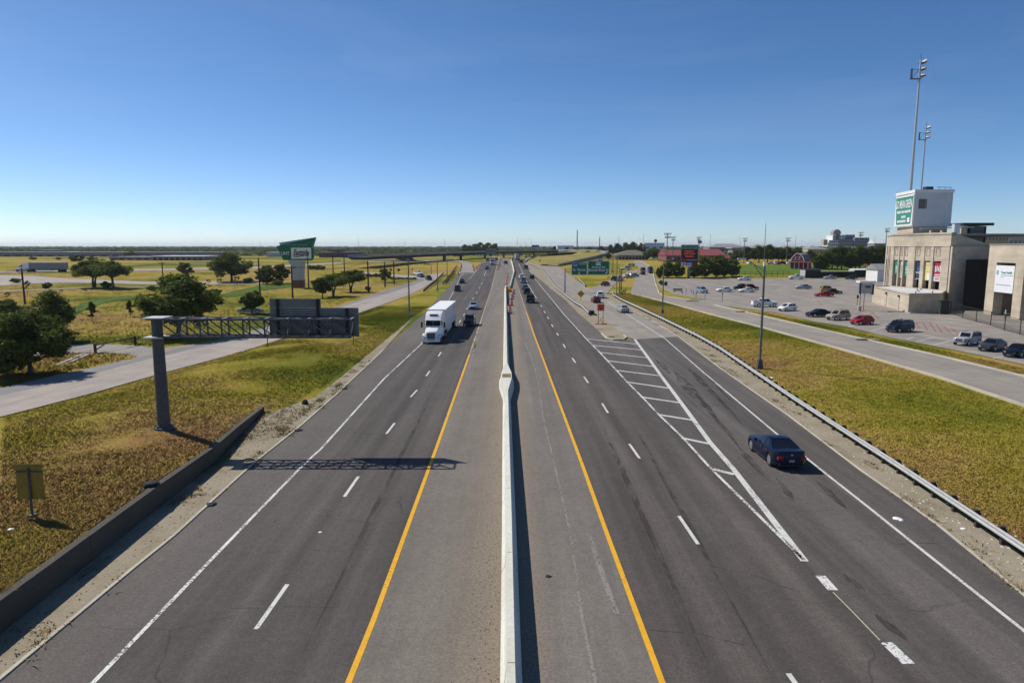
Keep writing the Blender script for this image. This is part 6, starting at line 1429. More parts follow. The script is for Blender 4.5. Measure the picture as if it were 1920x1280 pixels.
def tree_kind(key, *a, trunk_r=.28, multi=1):
    me, C = crown_mesh(*a); TREES[key] = (me, trunk_mesh(a[0], C, a[3], a[2], trunk_r, multi), a[1], a[2], a[3])
tree_kind('oak', 3, 4.6, 3.2, 1.6, 70, 9000, .30, LEAF, 'flat', trunk_r=.34, multi=2)
tree_kind('big', 5, 5.2, 4.2, 1.4, 95, 12000, .28, LEAF_D, trunk_r=.40)
tree_kind('round', 8, 3.0, 2.6, .5, 46, 6500, .24, LEAF_D, trunk_r=.2)
tree_kind('spread', 12, 4.8, 3.0, 2.0, 60, 6500, .30, LEAF, 'flat', trunk_r=.30, multi=3)
tree_kind('cone', 14, 1.7, 2.6, .9, 30, 2600, .20, LEAF_D, 'cone', trunk_r=.12)
tree_kind('sapling', 16, 1.0, 1.3, 1.6, 12, 420, .17, LEAF_Y, trunk_r=.06)
tree_kind('bush', 18, 2.4, 1.6, -.3, 34, 3600, .24, LEAF, trunk_r=.1)
tree_kind('olive', 20, 3.2, 3.0, .8, 44, 4600, .28, LEAF_Y, trunk_r=.2)
tree_kind('lush', 22, 3.6, 3.6, .2, 52, 6500, .30, LEAF, trunk_r=.22)
def tree(kind, label, px, py, top, wpx, group=None, name='tree', Y=None, cat='tree', lean=0):
    g = G(px, py) if Y is None else None
    if g is None: g = P(px, 470, Y); g.z = h0(Y)
    me, tr, rx_, rz_, z0 = TREES[kind]; hgt = P(px, top, g.y).z - g.z; sx = wpx / pxm(g.y) / (2 * rx_); sz = hgt / (z0 + 2 * rz_)
    t = thing(name, label, cat, tuple(g), random.uniform(0, 6.28), group)
    link('trunk', tr, t, scale=(sx * .6 + sz * .4, sx * .6 + sz * .4, sz)); link('crown', me, t, scale=(sx, sx, sz)); return t
tree('big', 'large leafy tree cut by the left edge of the picture', 58, 702, 585, 150)
tree('big', 'dark tree just behind the large left edge tree', 96, 640, 547, 88)
tree('lush', 'dark shrubby tree at the far left edge behind the pole', 8, 600, 561, 66)
tree('lush', 'low leafy tree at the left edge, hanging over the frontage road', 14, 704, 600, 96); tree('big', 'small dark tree at the right of the left edge clump', 112, 622, 566, 44)
tree('big', 'large dark tree standing behind the gantry post', 336, 630, 516, 158)
tree('round', 'round dark tree above the gantry sign panels', 473, 588, 543, 52)
tree('oak', 'wide oak with a bent bare trunk, left of its neighbour', 177, 539, 487, 76)
tree('spread', 'open crowned tree right of the wide oak', 212, 541, 488, 70)
tree('big', 'broad dark evergreen left of the tall green sign', 435, 528, 474, 84)
tree('olive', 'small tree behind the left utility pole with crossarm', 348, 520, 492, 34)
tree('lush', 'green trees at the left foot of the tall green sign', 500, 532, 497, 44); tree('olive', 'paler tree left of the pillar behind the lush one', 528, 531, 495, 36)
tree('round', 'dark tree touching the ground right of the brick base', 605, 558, 518, 44); tree('spread', 'low wide tree in the middle of the group of three', 625, 555, 512, 62); tree('spread', 'tree with a visible trunk, right of the group of three', 657, 547, 505, 62)
tree('olive', 'lone olive tree beside the utility poles by the frontage road', 722, 529, 503, 26)
tree('cone', 'small conical tree on the lawn left of the gantry', 173, 602, 562, 26); tree('cone', 'slim young tree between the conical tree and the big dark tree', 245, 593, 560, 22)
for px, py, tp, w_ in ((15, 566, 545, 13), (115, 552, 541, 7), (161, 551, 540, 8), (211, 548, 528, 12), (391, 536, 522, 10), (412, 535, 520, 12), (445, 535, 515, 14), (52, 555, 522, 12)): tree('sapling', 'young staked sapling in the dry left field', px, py, tp, w_, 'saplings in the left field', 'sapling', cat='sapling')
for px, py, tp, w_ in ((88, 541, 529, 18), (200, 540, 527, 20), (62, 487, 481, 16), (145, 490, 478, 28), (173, 488, 481, 18), (110, 487, 482, 12), (243, 481, 471, 22), (465, 531, 520, 20), (120, 590, 578, 30), (20, 585, 572, 60), (402, 552, 541, 30), (520, 535, 524, 22), (598, 536, 524, 24), (30, 530, 521, 22), (285, 545, 535, 20), (690, 545, 536, 12)): tree('bush', 'round green bush in the far left field', px, py, tp, w_, 'bushes in the left field', 'bush', cat='bush')
for i, x in enumerate(range(582, 610, 5)): tree('bush', 'dark clipped bush in the short hedge right of the green sign', x, 506, 496 + (i % 3), 7, 'short dark hedge', 'hedge_bush', cat='bush')
for i, x in enumerate(range(690, 718, 7)): tree('bush', 'low scrub bush by the left junction', x, 519, 512 + (i % 2) * 2, 12, 'scrub by the left junction', 'bush', cat='bush')
for i, x in enumerate(range(735, 780, 7)): tree('bush', 'low dark scrub along the frontage junction kerb', x, 523.5, 519.5 + (i % 2), 9, 'scrub along the frontage kerb', 'bush', cat='bush')
for i, (x, tp, w_) in enumerate(((874, 458, 22), (888, 457, 24), (903, 454, 28), (918, 454.5, 24), (927, 456, 18))): tree('lush', 'dark green tree in the clump beyond the overpass', x, 475, tp, w_, 'clump of trees beyond the overpass', Y=700)
# shrubs round the message board, trees right of it
for x, py, tp, w_, l in ((1252, 520, 488, 34, 'bushy green tree at the left end of the shrub row'), (1270, 520, 490, 32, 'bushy tree just left of the message board'), (1302, 520.5, 496, 30, 'green bush directly right of the board post'), (1322, 520, 480, 42, 'tallest bushy tree right of the message board'), (1342, 519, 477, 40, 'bushy tree in the middle of the right shrub row'), (1358, 519, 481, 38, 'bushy tree near the right end of the shrub row'), (1373, 518, 486, 34, 'bushy tree at the right end of the shrub row')): tree('lush', l, x, py, tp, w_, 'shrub row by the message board')
for x, py, tp, w_ in ((1236, 521, 501, 14), (1240, 534, 525, 10), (1248, 536, 527, 8)): tree('bush', 'bush at the left corner of the lot', x, py, tp, w_, 'bushes at the lot corner', 'bush', cat='bush')
for x, tp, w_ in ((1382, 470, 26), (1402, 463, 28), (1424, 461, 30), (1440, 459, 34), (1461, 464, 28), (1478, 463, 30), (1497, 464, 30), (1518, 470, 28)): tree('big', 'dark tree in the row behind the red barn', x, 495, tp, w_, 'trees behind the red barn', Y=390)
for x, tp, w_ in ((1545, 471, 34), (1562, 465, 36), (1580, 462, 38), (1597, 463, 36), (1614, 460, 38), (1632, 462, 36), (1650, 460, 38), (1535, 478, 26), (1572, 475, 30), (1606, 474, 30)): tree(('big', 'lush')[x % 2], 'dense dark tree in the row behind the practice field', x, 500, tp, w_, 'dense trees behind the practice field', Y=318)
tree('lush', 'green bush left of the small white hut', 1643, 512, 497, 26); tree('round', 'dark tree left of the wide roofed tan building', 1141, 487, 474.5, 14); tree('big', 'large dark tree right of the wide roofed tan building', 1225, 487, 466, 40)
for x, tp, w_ in ((1158, 456.5, 18), (1172, 455, 22), (1188, 453.8, 24), (1203, 456, 16), (1145, 459, 16), (1126, 461.5, 18), (1105, 463, 16), (1040, 461.5, 12), (1063, 463.3, 14)): tree('big', 'dark tree on the far ridge at the right of the overpass', x, 470, tp, w_, 'trees on the far ridge', Y=640)
for x in (1168, 1189, 1203, 1208): tree('bush', 'dark shrub in front of the wide roofed tan building', x, 486, 479.5, 7, 'shrubs at the tan building', 'bush', cat='bush')
# far wooded plain: nobody could count it
def woodland(name, n, ybounds, xb, sz, mat_, seed, nl=26, avoid=None):
    rng = np.random.RandomState(seed); V = []
    for _ in range(n):
        Y = ybounds[0] * (ybounds[1] / ybounds[0]) ** rng.rand(); x = rng.uniform(*xb) * Y
        k = (x / Y); px = 960 + 1280 * k / .99
        if avoid and avoid(px, Y): continue
        s = rng.uniform(*sz) * (1 + Y / 4000); w_ = s * rng.uniform(1, 2.2)
        d = rng.normal(0, 1, (nl, 3)); d /= np.linalg.norm(d, axis=1)[:, None]; d[:, 2] = np.abs(d[:, 2])
        c = np.array([x, Y, 3.8]) + d * np.array([w_, w_, s]) * (rng.rand(nl, 1) ** .3)
        a = rng.normal(0, 1, (nl, 3)); a /= np.linalg.norm(a, axis=1)[:, None]; b = np.cross(a, rng.normal(0, 1, (nl, 3))); b /= np.linalg.norm(b, axis=1)[:, None]
        q = s * .36; V.append(np.stack([c - a * q, c + b * q * .8, c + a * q, c - b * q * .8], 1).reshape(-1, 3))
    v = np.concatenate(V); v[:, 2] = np.maximum(v[:, 2], 3.7); n = len(v) // 4
    me = bpy.data.meshes.new(name); me.vertices.add(len(v)); me.vertices.foreach_set('co', v.ravel()); me.loops.add(4 * n); me.loops.foreach_set('vertex_index', np.arange(4 * n)); me.polygons.add(n); me.polygons.foreach_set('loop_start', np.arange(n) * 4); me.update(calc_edges=True); me.materials.append(mat_)
    link(name, me, kind='stuff', label='far wooded plain of dark tree clumps along the horizon', category='woodland')
woodland('woodland', 5200, (1000, 9000), (-.95, .95), (3.0, 5.0), LEAF_D, 31)
woodland('woodland', 900, (480, 1000), (.12, .62), (2.2, 4.2), LEAF_D, 32, 40, lambda px, Y: px < 1215 and Y < 900)
woodland('woodland', 420, (640, 1000), (-.9, -.12), (1.6, 2.8), LEAF_D, 33, 34)
woodland('woodland', 500, (660, 1000), (-.30, .10), (1.0, 1.8), LEAF, 34, 26)

# ---------------------------------------------------------------- poles
def pole(label, px, py, top, name='utility_pole', m=WOOD, r=.23, arm=None, group=None, Y=None, extra=None):
    g = G(px, py) if Y is None else P(px, 470, Y)
    if Y is not None: g.z = h0(Y) - .1
    h = P(px, top, g.y).z - g.z; t = thing(name, label, 'utility pole' if m is WOOD else 'pole', tuple(g), 0, group)
    obj('pole', MB().lathe([(r, 0), (r * .72, h)], 8), m, t, smooth=True)
    if arm == 'cross':
        w_ = 2.5; obj('crossarm', MB().box((0, -.15, h - .55), (w_, .12, .15)), m, t)
        obj('brace', MB().beam((-.75, -.15, h - .6), (0, -.12, h - 1.4), .06, .06).beam((.75, -.15, h - .6), (0, -.12, h - 1.4), .06, .06), m, t)
        for x in (-1.1, -.55, .55, 1.1): obj('insulator', MB().lathe([(.05, h - .47), (.07, h - .36), (.03, h - .28)], 8, (x, -.15, 0)), STEELD, t)
    elif arm == 'street':
        a = MB(); a.tube((0, 0, h - .2), (-1.4, 0, h + .5), .06, .05, 6); a.tube((-1.4, 0, h + .5), (-2.6, 0, h + .62), .05, .05, 6); obj('arm', a, m, t)
        obj('lamp_head', MB().box((-2.9, 0, h + .6), (.8, .3, .16)), STEEL, t); obj('base', MB().box((0, 0, .3), (.5, .5, .6), 0, .7), STEELD, t)
    elif arm == 'twin':
        for s in (-1, 1): obj('arm', MB().tube((0, 0, h - .2), (s * 1.6, 0, h + .35), .05, .05, 6), m, t); obj('lamp_head', MB().box((s * 1.8, 0, h + .33), (.6, .25, .14)), STEEL, t)
        obj('base', MB().box((0, 0, .3), (.5, .5, .6), 0, .7), STEELD, t)
    elif arm == 'rack':
        w_ = max(2.6, 9 / pxm(g.y)); cr = obj('crossarm', MB().box((0, 0, h - .4), (w_, .2, .25)).box((0, 0, h - 1.7), (w_ * .8, .2, .25)), m, t)
        for i in range(4):
            for z, k in ((h - .1, 1), (h - 1.4, .8)): obj('lamp', MB().box((-w_ * .45 * k + i * w_ * .3 * k, -.35, z), (w_ * .17, .5, .6)), WHITES, t)
    elif arm == 'plain': obj('base', MB().box((0, 0, .35), (.55, .55, .7), 0, .7), CONC, t); obj('lamp_head', MB().box((0, -.2, h + .05), (.5, .7, .12)), STEEL, t)
    return t
pole('nearest wooden utility pole at the far left with a braced crossarm', 47, 570, 503, arm='cross')
pole('wooden utility pole with a crossarm above the big dark tree', 306, 527, 491, arm='cross')
for px, py, tp, l in ((488, 557, 484, 'tall wooden pole left of the green sign'), (549, 559, 498, 'wooden pole in front of the sign pillar'), (579, 541, 482, 'pale pole at the right edge of the sign pillar'), (625, 520, 480, 'wooden pole right of the green sign, first of a pair'), (646, 514, 479, 'wooden pole right of the green sign, second of a pair'), (691, 548, 490, 'wooden pole at the right of the tree group'), (722, 538, 491, 'wooden pole in front of the lone olive tree'), (739, 533, 490, 'wooden pole right of the lone olive tree')):
    pole(l, px, py, tp, arm='cross' if px in (549,) else None, r=.24); 
for px, py, tp, l in ((767.5, 591, 488, 'tall dark light pole above the white truck'), (820.5, 545, 489, 'light pole on the bank by the left frontage road'), (838.5, 519, 484, 'far light pole near the brown rails')): pole(l, px, py, tp, 'light_pole', POLEG, .15, 'plain')
pole('tall street light on the right grass strip, nearest the camera', 1424, 690, 497, 'street_light', POLEG, .16, None)
T_ = bpy.data.objects['street_light']; h_ = P(1424, 497, T_.location.y).z - T_.location.z
a = MB()
for s in (1,):
    a.tube((0, 0, h_ - 1.5), (-1.1, .2, h_ + .1), .045, .04, 6); a.tube((0, 0, h_ - .6), (-1.1, .2, h_ + .1), .04, .04, 6); a.tube((-1.1, .2, h_ + .1), (-2.0, .3, h_ + .6), .045, .04, 6)
obj('arm', a, POLEG, T_); obj('lamp_head', MB().box((-2.35, .35, h_ + .66), (.85, .32, .16), .0), STEEL, T_); obj('lamp_head', MB().box((-.02, 0, h_ + .12), (.2, .2, .45)), WHITES, T_); obj('base', MB().box((0, 0, .45), (.62, .62, .95), 0, .62), STEELD, T_)
pole('street light beside the right guard rail, second from the camera', 1242, 587, 488, 'street_light', POLEG, .14, 'twin')
pole('tall dark pole at the end of the right guard rail', 1156, 553, 480, 'light_pole', POLEG, .12, 'plain')
for px, l in ((1161.5, 'left of two thick posts behind the guard rail end'), (1164.5, 'right of two thick posts behind the guard rail end')): pole(l, px, 551, 502.5, 'twin_post', STEELD, .15)
for px, py, tp in ((1166.5, 551.5, 541), (1170.5, 550.5, 538)): 
    g = G(px, py); k = pxm(g.y); t = thing('bent_post', 'short bent dark post at the end of the right guard rail', 'post', tuple(g), 0, 'bent posts by the guard rail end'); obj('lower', MB().beam((0, 0, 0), (.15, 0, .5), .25, .25), BLACKM, t); obj('upper', MB().beam((.15, 0, .45), (.55, 0, 1.3), .25, .25), BLACKM, t)
for px, py, tp, l in ((1249, 519, 437.5, 'floodlight mast left of the message board'), (1260.5, 500, 444, 'shorter floodlight mast beside the first one'), (1308.5, 492, 444.5, 'floodlight mast behind the message board'), (1394.5, 494, 446.5, 'floodlight mast left of the practice field'), (1474.5, 495, 446, 'floodlight mast by the red barn'), (1609.5, 498, 435.5, 'floodlight mast in front of the hospital'), (1657.5, 502, 428, 'floodlight mast closest to the stadium wall')): pole(l, px, py, tp, 'floodlight_mast', POLEG, .22, 'rack')
for px, tp, Y, l in ((372, 447, 1500, 'thin radio mast on the left horizon'), (672, 449, 620, 'thin pole on the horizon right of the green sign'), (760, 452, 700, 'thin pole left of the overpass'), (834, 447.5, 640, 'thin tall pole above the overpass'), (970, 447, 700, 'thin pole above the overpass centre'), (1082, 432, 600, 'tall thick monopole right of the overpass'), (1124, 445, 700, 'dark monopole beyond the raised ramp'), (1160, 441, 650, 'thin pole above the far ridge'), (1206, 440, 650, 'thin pole left of the white horizon building'), (1331, 439, 700, 'thin mast above the red roofed building'), (1433.5, 421, 300, 'very thin tall mast behind the street light'), (1491, 442, 700, 'thin mast left of the hospital'), (1639, 443, 900, 'thin mast right of the hospital'), (488, 454, 800, 'thin mast on the left horizon, nearer the green sign'), (1387, 444, 650, 'thin mast left of the tall street light')):
    t = pole(l, px, 0, tp, 'radio_mast', POLEG, .16 if px not in (1082, 1124) else .55, None, Y=Y); obj('tip', MB().tube((0, 0, P(px, tp, Y).z - t.location.z), (0, 0, P(px, tp, Y).z - t.location.z + 1.5), .05, .03, 5), BLACKM, t)
for px, tp, l in ((997, 449, 'curved arm street light on the overpass'), (985, 453, 'smaller curved arm street light on the overpass')): pole(l, px, 0, tp, 'street_light', STEEL, .14, 'street', Y=600)
for px, tp in ((860, 465), (1148, 478), (1150, 476)): pole('far street light post near the interchange', px, 0, tp, 'street_light', POLEG, .12, 'street', 'far street lights at the interchange', Y=520 if px < 1000 else 300)
pole('slim street light on the grass right of the overhead sign', 1149, 525, 475, 'street_light', POLEG, .11, 'street')
def wires(label, tops):
    a0 = tops[0]; t = thing('power_line', label, 'power line', tuple(a0))
    for off in (-1.1, -.55, .55, 1.1):
        mb = MB()
        for a, b in zip(tops, tops[1:]):
            q = [a.lerp(b, k / 8) + Vector((off, 0, -1.2 * 4 * (k / 8) * (1 - k / 8))) for k in range(9)]
            for p_, r_ in zip(q, q[1:]): mb.tube(p_, r_, .022, .022, 4, False)
        obj('wire', mb, BLACKM, t, o=a0)
g1, g2, g3 = G(47, 570), G(306, 527), G(488, 557)
w1, w2 = P(47, 504, g1.y), P(306, 492, g2.y)
wires('thin sagging power wires between the two crossarm poles on the left', [w1 + (w1 - w2) * .6, w1, w2, w2 + (w2 - w1) * .5])
tp_ = [P(x, t_, G(x, b_).y) for x, b_, t_ in ((549, 557 + 2, 499.5), (625, 520, 481.5), (691, 548, 491.5), (722, 538, 492.5), (739, 533, 491.5))]
wires('thin power wires strung along the poles right of the green sign', [tp_[0], tp_[2], tp_[3], tp_[4]])
# far sign gantries
g = P(912, 480, 500); t = thing('sign_gantry', 'far grey sign back over the left carriageway near the overpass', 'sign gantry', (g.x, 500, 4))
obj('post', MB().box((-.5, 0, 4.5), (.5, .5, 9)), POLEG, t); a, b = P(912, 476.5, 500) - Vector((g.x, 500, 4)), P(931, 465.5, 500) - Vector((g.x, 500, 4)); obj('sign_panel', MB().box(((a.x + b.x) / 2, .3, (a.z + b.z) / 2), (b.x - a.x, .2, b.z - a.z)), SIGNBACK, t); obj('arm', MB().box(((a.x + b.x) / 2, 0, (a.z + b.z) / 2), (b.x - a.x + 1, .3, .6)), POLEG, t)
t = thing('direction_sign', 'far blue sign above the overpass', 'sign', tuple(P(1003, 470, 640))); o_ = t.location.copy(); a, b = P(997, 463.5, 640) - o_, P(1011, 459.5, 640) - o_; obj('sign_panel', MB().box(((a.x + b.x) / 2, 0, (a.z + b.z) / 2), (b.x - a.x, .2, b.z - a.z)), BLUES, t); obj('post', MB().box((0, .2, a.z / 2 - 1), (.3, .3, a.z + 3)), POLEG, t)
t = thing('restaurant_sign', 'dark blue square sign above the red roofed building', 'sign', tuple(P(1312, 480, 390))); o_ = t.location.copy(); a, b = P(1308.5, 455.8, 390) - o_, P(1316, 451.2, 390) - o_; obj('sign_panel', MB().box(((a.x + b.x) / 2, 0, (a.z + b.z) / 2), (b.x - a.x, .4, b.z - a.z)), MATS['slate_wall'], t); obj('post', MB().box(((a.x + b.x) / 2, .2, a.z / 2 - 1), (.3, .3, a.z + 3)), POLEG, t)
t = thing('round_sign', 'small red round sign above the white horizon building', 'sign', tuple(P(1229, 458, 990))); obj('disc', MB().tube((0, -.5, 5), (0, .5, 5), 2.3, 2.3, 14), BANNER['crimson'], t); obj('post', MB().box((0, 0, 1.5), (.5, .5, 5)), POLEG, t)
# traffic signals at the left junction
for px, py, tp, ax, l in ((719.5, 513, 497, (745, 765), 'traffic signal with a long mast arm at the left junction'), (808.5, 515, 495, (797, 803), 'traffic signal on the near side of the left junction')):
    g = G(px, py); Y = g.y; k = pxm(Y); h = P(px, tp, Y).z - g.z; t = thing('traffic_signal', l, 'traffic light', tuple(g)); obj('pole', MB().lathe([(.14, 0), (.1, h)], 8), POLEG, t)
    xe = (max(ax) - px if max(ax) > px else min(ax) - px) / k; obj('mast_arm', MB().beam((0, 0, h - .15), (xe, 0, h), .12, .12), POLEG, t)
    for x in ax: obj('signal_head', MB().box(((x - px) / k, -.15, h - .1), (.9, .3, .42)), BLACKM, t)

# ---------------------------------------------------------------- barrels, cones, crash cushion
def drum_meshes():
    a, b = MB(), MB()
    for i, (z0, z1, r0, r1) in enumerate(((.06, .26, .30, .285), (.26, .42, .285, .27), (.42, .58, .27, .26), (.58, .74, .26, .245), (.74, .90, .245, .22))): (a if i % 2 == 0 else b).lathe([(r0, z0), (r1, z1)], 12)
    a.lathe([(.15, .90), (.15, .97)], 8); base = MB().lathe([(.42, 0), (.42, .07)], 10); return a.mesh('drum', BARREL, True), b.mesh('white_band', WHITES, True), base.mesh('rubber_base', BLACKM)
DR = drum_meshes()
def drum(px, py, label, group, sc=1.35):
    t = thing('traffic_barrel', label, 'barrel', tuple(G(px, py)), 0, group, (sc, sc, sc)); link('drum', DR[0], t); link('white_band', DR[1], t); link('rubber_base', DR[2], t)
for i, (x, y) in enumerate(((955, 584), (956, 588), (959, 573), (960, 561), (961.5, 556.5), (963, 551))): drum(x, y, 'orange and white barrel in the row right of the median barrier', 'barrels right of the median barrier')
for x, y in ((949.5, 533), (950, 529.5), (950.5, 526), (951, 522.5), (951.3, 519.5)): drum(x, y, 'orange barrel in the row behind the yellow crash cushion', 'barrels behind the crash cushion')
for x, y in ((859, 515), (863, 508), (864, 504), (865, 500.5)): drum(x, y, 'orange barrel on the left side of the left exit', 'barrels left of the exit')
for x, y in ((888.5, 507.5), (887, 501), (894, 503.5), (898, 500), (902, 497.5)): drum(x, y, 'orange barrel on the right side of the left exit', 'barrels right of the exit')
for i in range(10): drum(933.5 + i * .62, 506 - i * 2.1, 'dark barrel in the chain between the left lanes and closed lanes', 'barrel chain by the closed lanes', 1.2)
for x, y in ((943.5, 492), (957, 487.5), (941, 484.5), (950, 485)): drum(x, y, 'far orange barrel near the closed lanes', 'far barrels near the overpass', 1.2)
g = G(953, 547); t = thing('crash_cushion', 'yellow and orange crash cushion at the end of the median barrier', 'crash cushion', tuple(g))
for i in range(4): obj('water_drum', MB().lathe([(.42, 0), (.45, .5), (.42, 1.0)], 12, ((-.25 + .5 * (i % 2)), .2 + 1.0 * (i // 2), 0)), (MATS['sign_yellow'] if i < 2 else BARREL), t)
obj('nose', MB().box((.35, -.5, .4), (.9, .7, .8)), YELLOWS, t); obj('sandbag', MB().box((.7, -.3, .2), (.8, .9, .4), .3, .8), BLACKM, t); obj('orange_panel', MB().box((-.35, .1, 1.15), (.7, .1, .6)), BARREL, t)
# grate and other small street furniture at the lot corner
for px, py in ((1279, 551), (1300, 552), (1286, 549), (1296, 550)): t = thing('wooden_bollard', 'short wooden bollard at the left corner of the lot', 'bollard', tuple(G(px, py)), 0, 'bollards at the lot corner'); obj('post', MB().box((0, 0, .5), (.22, .22, 1.0)), KERB, t); obj('cap', MB().box((0, 0, 1.02), (.26, .26, .05)), WOOD, t)
g = G(1271, 548); t = thing('bench', 'low dark bench at the left corner of the lot', 'bench', tuple(g)); obj('seat', MB().box((0, 0, .5), (2.6, .5, .1)), TIMBER, t); [obj('leg', MB().box((x, 0, .23), (.12, .45, .46)), TIMBER, t) for x in (-1, 1)]; obj('backrest', MB().box((0, .25, .85), (2.6, .08, .4)), TIMBER, t)
for px, py in ((1298, 565), (1393, 585), (1827, 678.5) if False else (1626, 638)): t = thing('storm_drain', 'dark storm drain inlet in the kerb of the right frontage road', 'drain', tuple(G(px, py)), R(-25), 'storm drains along the frontage kerb'); obj('slot', MB().box((0, 0, .05), (2.6, .4, .12)), BLACKP, t); obj('slab', MB().box((0, .45, .12), (3.0, .7, .1)), CONC, t)
# barred gate on the driveway
a, b = G(179, 661), G(254, 647); t = thing('swing_gate', 'long brown pipe gate standing open across the driveway', 'gate', tuple(a)); d = b - a; h1, h2 = P(179, 644.5, a.y).z - a.z, P(254, 630, b.y).z - b.z
obj('post', MB().box((0, 0, h1 / 2), (.24, .24, h1)), WOOD, t); obj('post', MB().box((d.x, d.y, h2 / 2 + d.z), (.24, .24, h2)), WOOD, t)
obj('top_rail', MB().beam((0, 0, h1 - .15), (d.x, d.y, d.z + h2 - .2), .12, .14), WOOD, t); obj('lower_rail', MB().beam((d.x * .7, d.y * .7, h1 * .62), (d.x, d.y, d.z + h2 * .45), .10, .12), WOOD, t); obj('brace', MB().beam((.1, 0, .35), (d.x * .22, d.y * .22, h1 - .3), .10, .12), WOOD, t)
# low marker posts and litter
for px, py, tp, l in ((502, 651, 632, 'thin marker post under the left end of the gantry panel'), (663, 646, 630, 'thin marker post under the right end of the gantry panel')):
    g = G(px, py); h = P(px, tp, g.y).z - g.z; t = thing('marker_post', l, 'marker post', tuple(g)); obj('post', MB().box((0, 0, h / 2), (.09, .05, h)), WOOD, t); obj('reflector', MB().box((0, -.03, h - .15), (.1, .02, .2)), STEELD, t)
def blob(name, label, cat, px, py, s, m, n=7, flat_=.35, seed=0):
    rng = random.Random(seed + px); g = G(px, py); t = thing(name, label, cat, tuple(g))
    rg = [[(s * k * rng.uniform(.7, 1.2) * math.cos(2 * math.pi * i / n), s * k * rng.uniform(.7, 1.2) * math.sin(2 * math.pi * i / n), z * s * flat_) for i in range(n)] for k, z in ((1, -.1), (1, .35), (.7, .8), (.2, 1))]
    return obj('lump', MB().loft(rg), m, t)
blob('tyre_scrap', 'black tyre scrap lying on top of the retaining wall edge', 'tyre scrap', 284, 911, .42, TYRE, 9, .6)
blob('debris_rock', 'dark lump lying at the left edge of the asphalt', 'debris', 396, 946, .30, TYRE)
blob('debris_rock', 'dark scrap on the gravel under the gantry shadow', 'debris', 466, 862, .35, TYRE, 8, .2)
blob('debris_rock', 'dark scrap at the asphalt edge beyond the wall', 'debris', 558, 807, .35, TYRE, 8, .3)
blob('debris_rock', 'dark scrap at the asphalt edge farther up', 'debris', 645, 729, .35, TYRE, 8, .3)
blob('debris_rock', 'dark stub in the weeds at the verge', 'debris', 572, 757, .28, TYRE, 8, 1.4)
blob('litter', 'crumpled white paper on the right shoulder', 'litter', 1681, 972, .20, WHITES, 9, .3); blob('litter', 'second crumpled white paper on the right shoulder', 'litter', 1688, 974, .15, WHITES, 9, .3)
blob('litter', 'white paper scrap in the left lane', 'litter', 600, 997, .09, WHITES, 6, .2); blob('litter', 'white scrap beside the verge on the far right', 'litter', 1806, 991, .12, WHITES, 6, .4)
blob('debris_rock', 'small dark scrap on the pale right median shoulder', 'debris', 1028, 1080, .13, TYRE, 7, .3)
blob('litter', 'white scrap in the grass under the small olive sign', 'litter', 20, 992, .12, WHITES, 6, .4); blob('litter', 'white scrap by the right guard rail', 'litter', 1447, 709, .25, WHITES, 6, .5)
DBM = []
for k in range(4):
    rng = random.Random(50 + k); DBM.append(MB().loft([[(.07 * s * rng.uniform(.6, 1.3) * math.cos(i * 1.05), .05 * s * rng.uniform(.6, 1.3) * math.sin(i * 1.05), z) for i in range(6)] for s, z in ((1, -.01), (1, .02), (.5, .045))]).mesh('pebbles', TYRE))
def gravel(name, n, fn, seed, mats, sc=(.4, 1.2)):
    rng = random.Random(seed); mb = MB()
    for _ in range(n):
        p = fn(rng); s = rng.uniform(*sc) * .06; mb.add([(p[0] + s * rng.uniform(.6, 1.4) * math.cos(a), p[1] + s * rng.uniform(.6, 1.6) * math.sin(a), p[2]) for a in (0, 1.6, 3.1, 4.7)] + [(p[0], p[1], p[2] + s * .7)], [(0, 1, 4), (1, 2, 4), (2, 3, 4), (3, 0, 4)])
    obj(name, mb, mats, None, kind='stuff', label='scattered dark grit and pebbles on the pavement edge', category='gravel')
def along_barrier(r):
    y = 17 + 80 * r.random() ** 1.6; x = interp([(q.y, q.x) for q in BC], y) - .4 - abs(r.gauss(0, .55)); return (x, y, .004)
gravel('grit', 900, along_barrier, 3, BARK, (.12, .5))
def along_verge(r):
    y = 18 + 75 * r.random() ** 1.4; x = interp(sorted((q.y, q.x) for q in LE[:9]), y) - .1 - r.random() * 1.6; return (x, y, .0)
gravel('grit', 500, along_verge, 4, BARK, (.25, .8))
def along_right(r):
    y = 22 + 110 * r.random() ** 1.4; x = interp(sorted((q.y, q.x) for q in RE), y) + .2 + r.random() * 3.0; return (x, y, .0)
gravel('grit', 900, along_right, 5, KERB, (.4, 1.5))

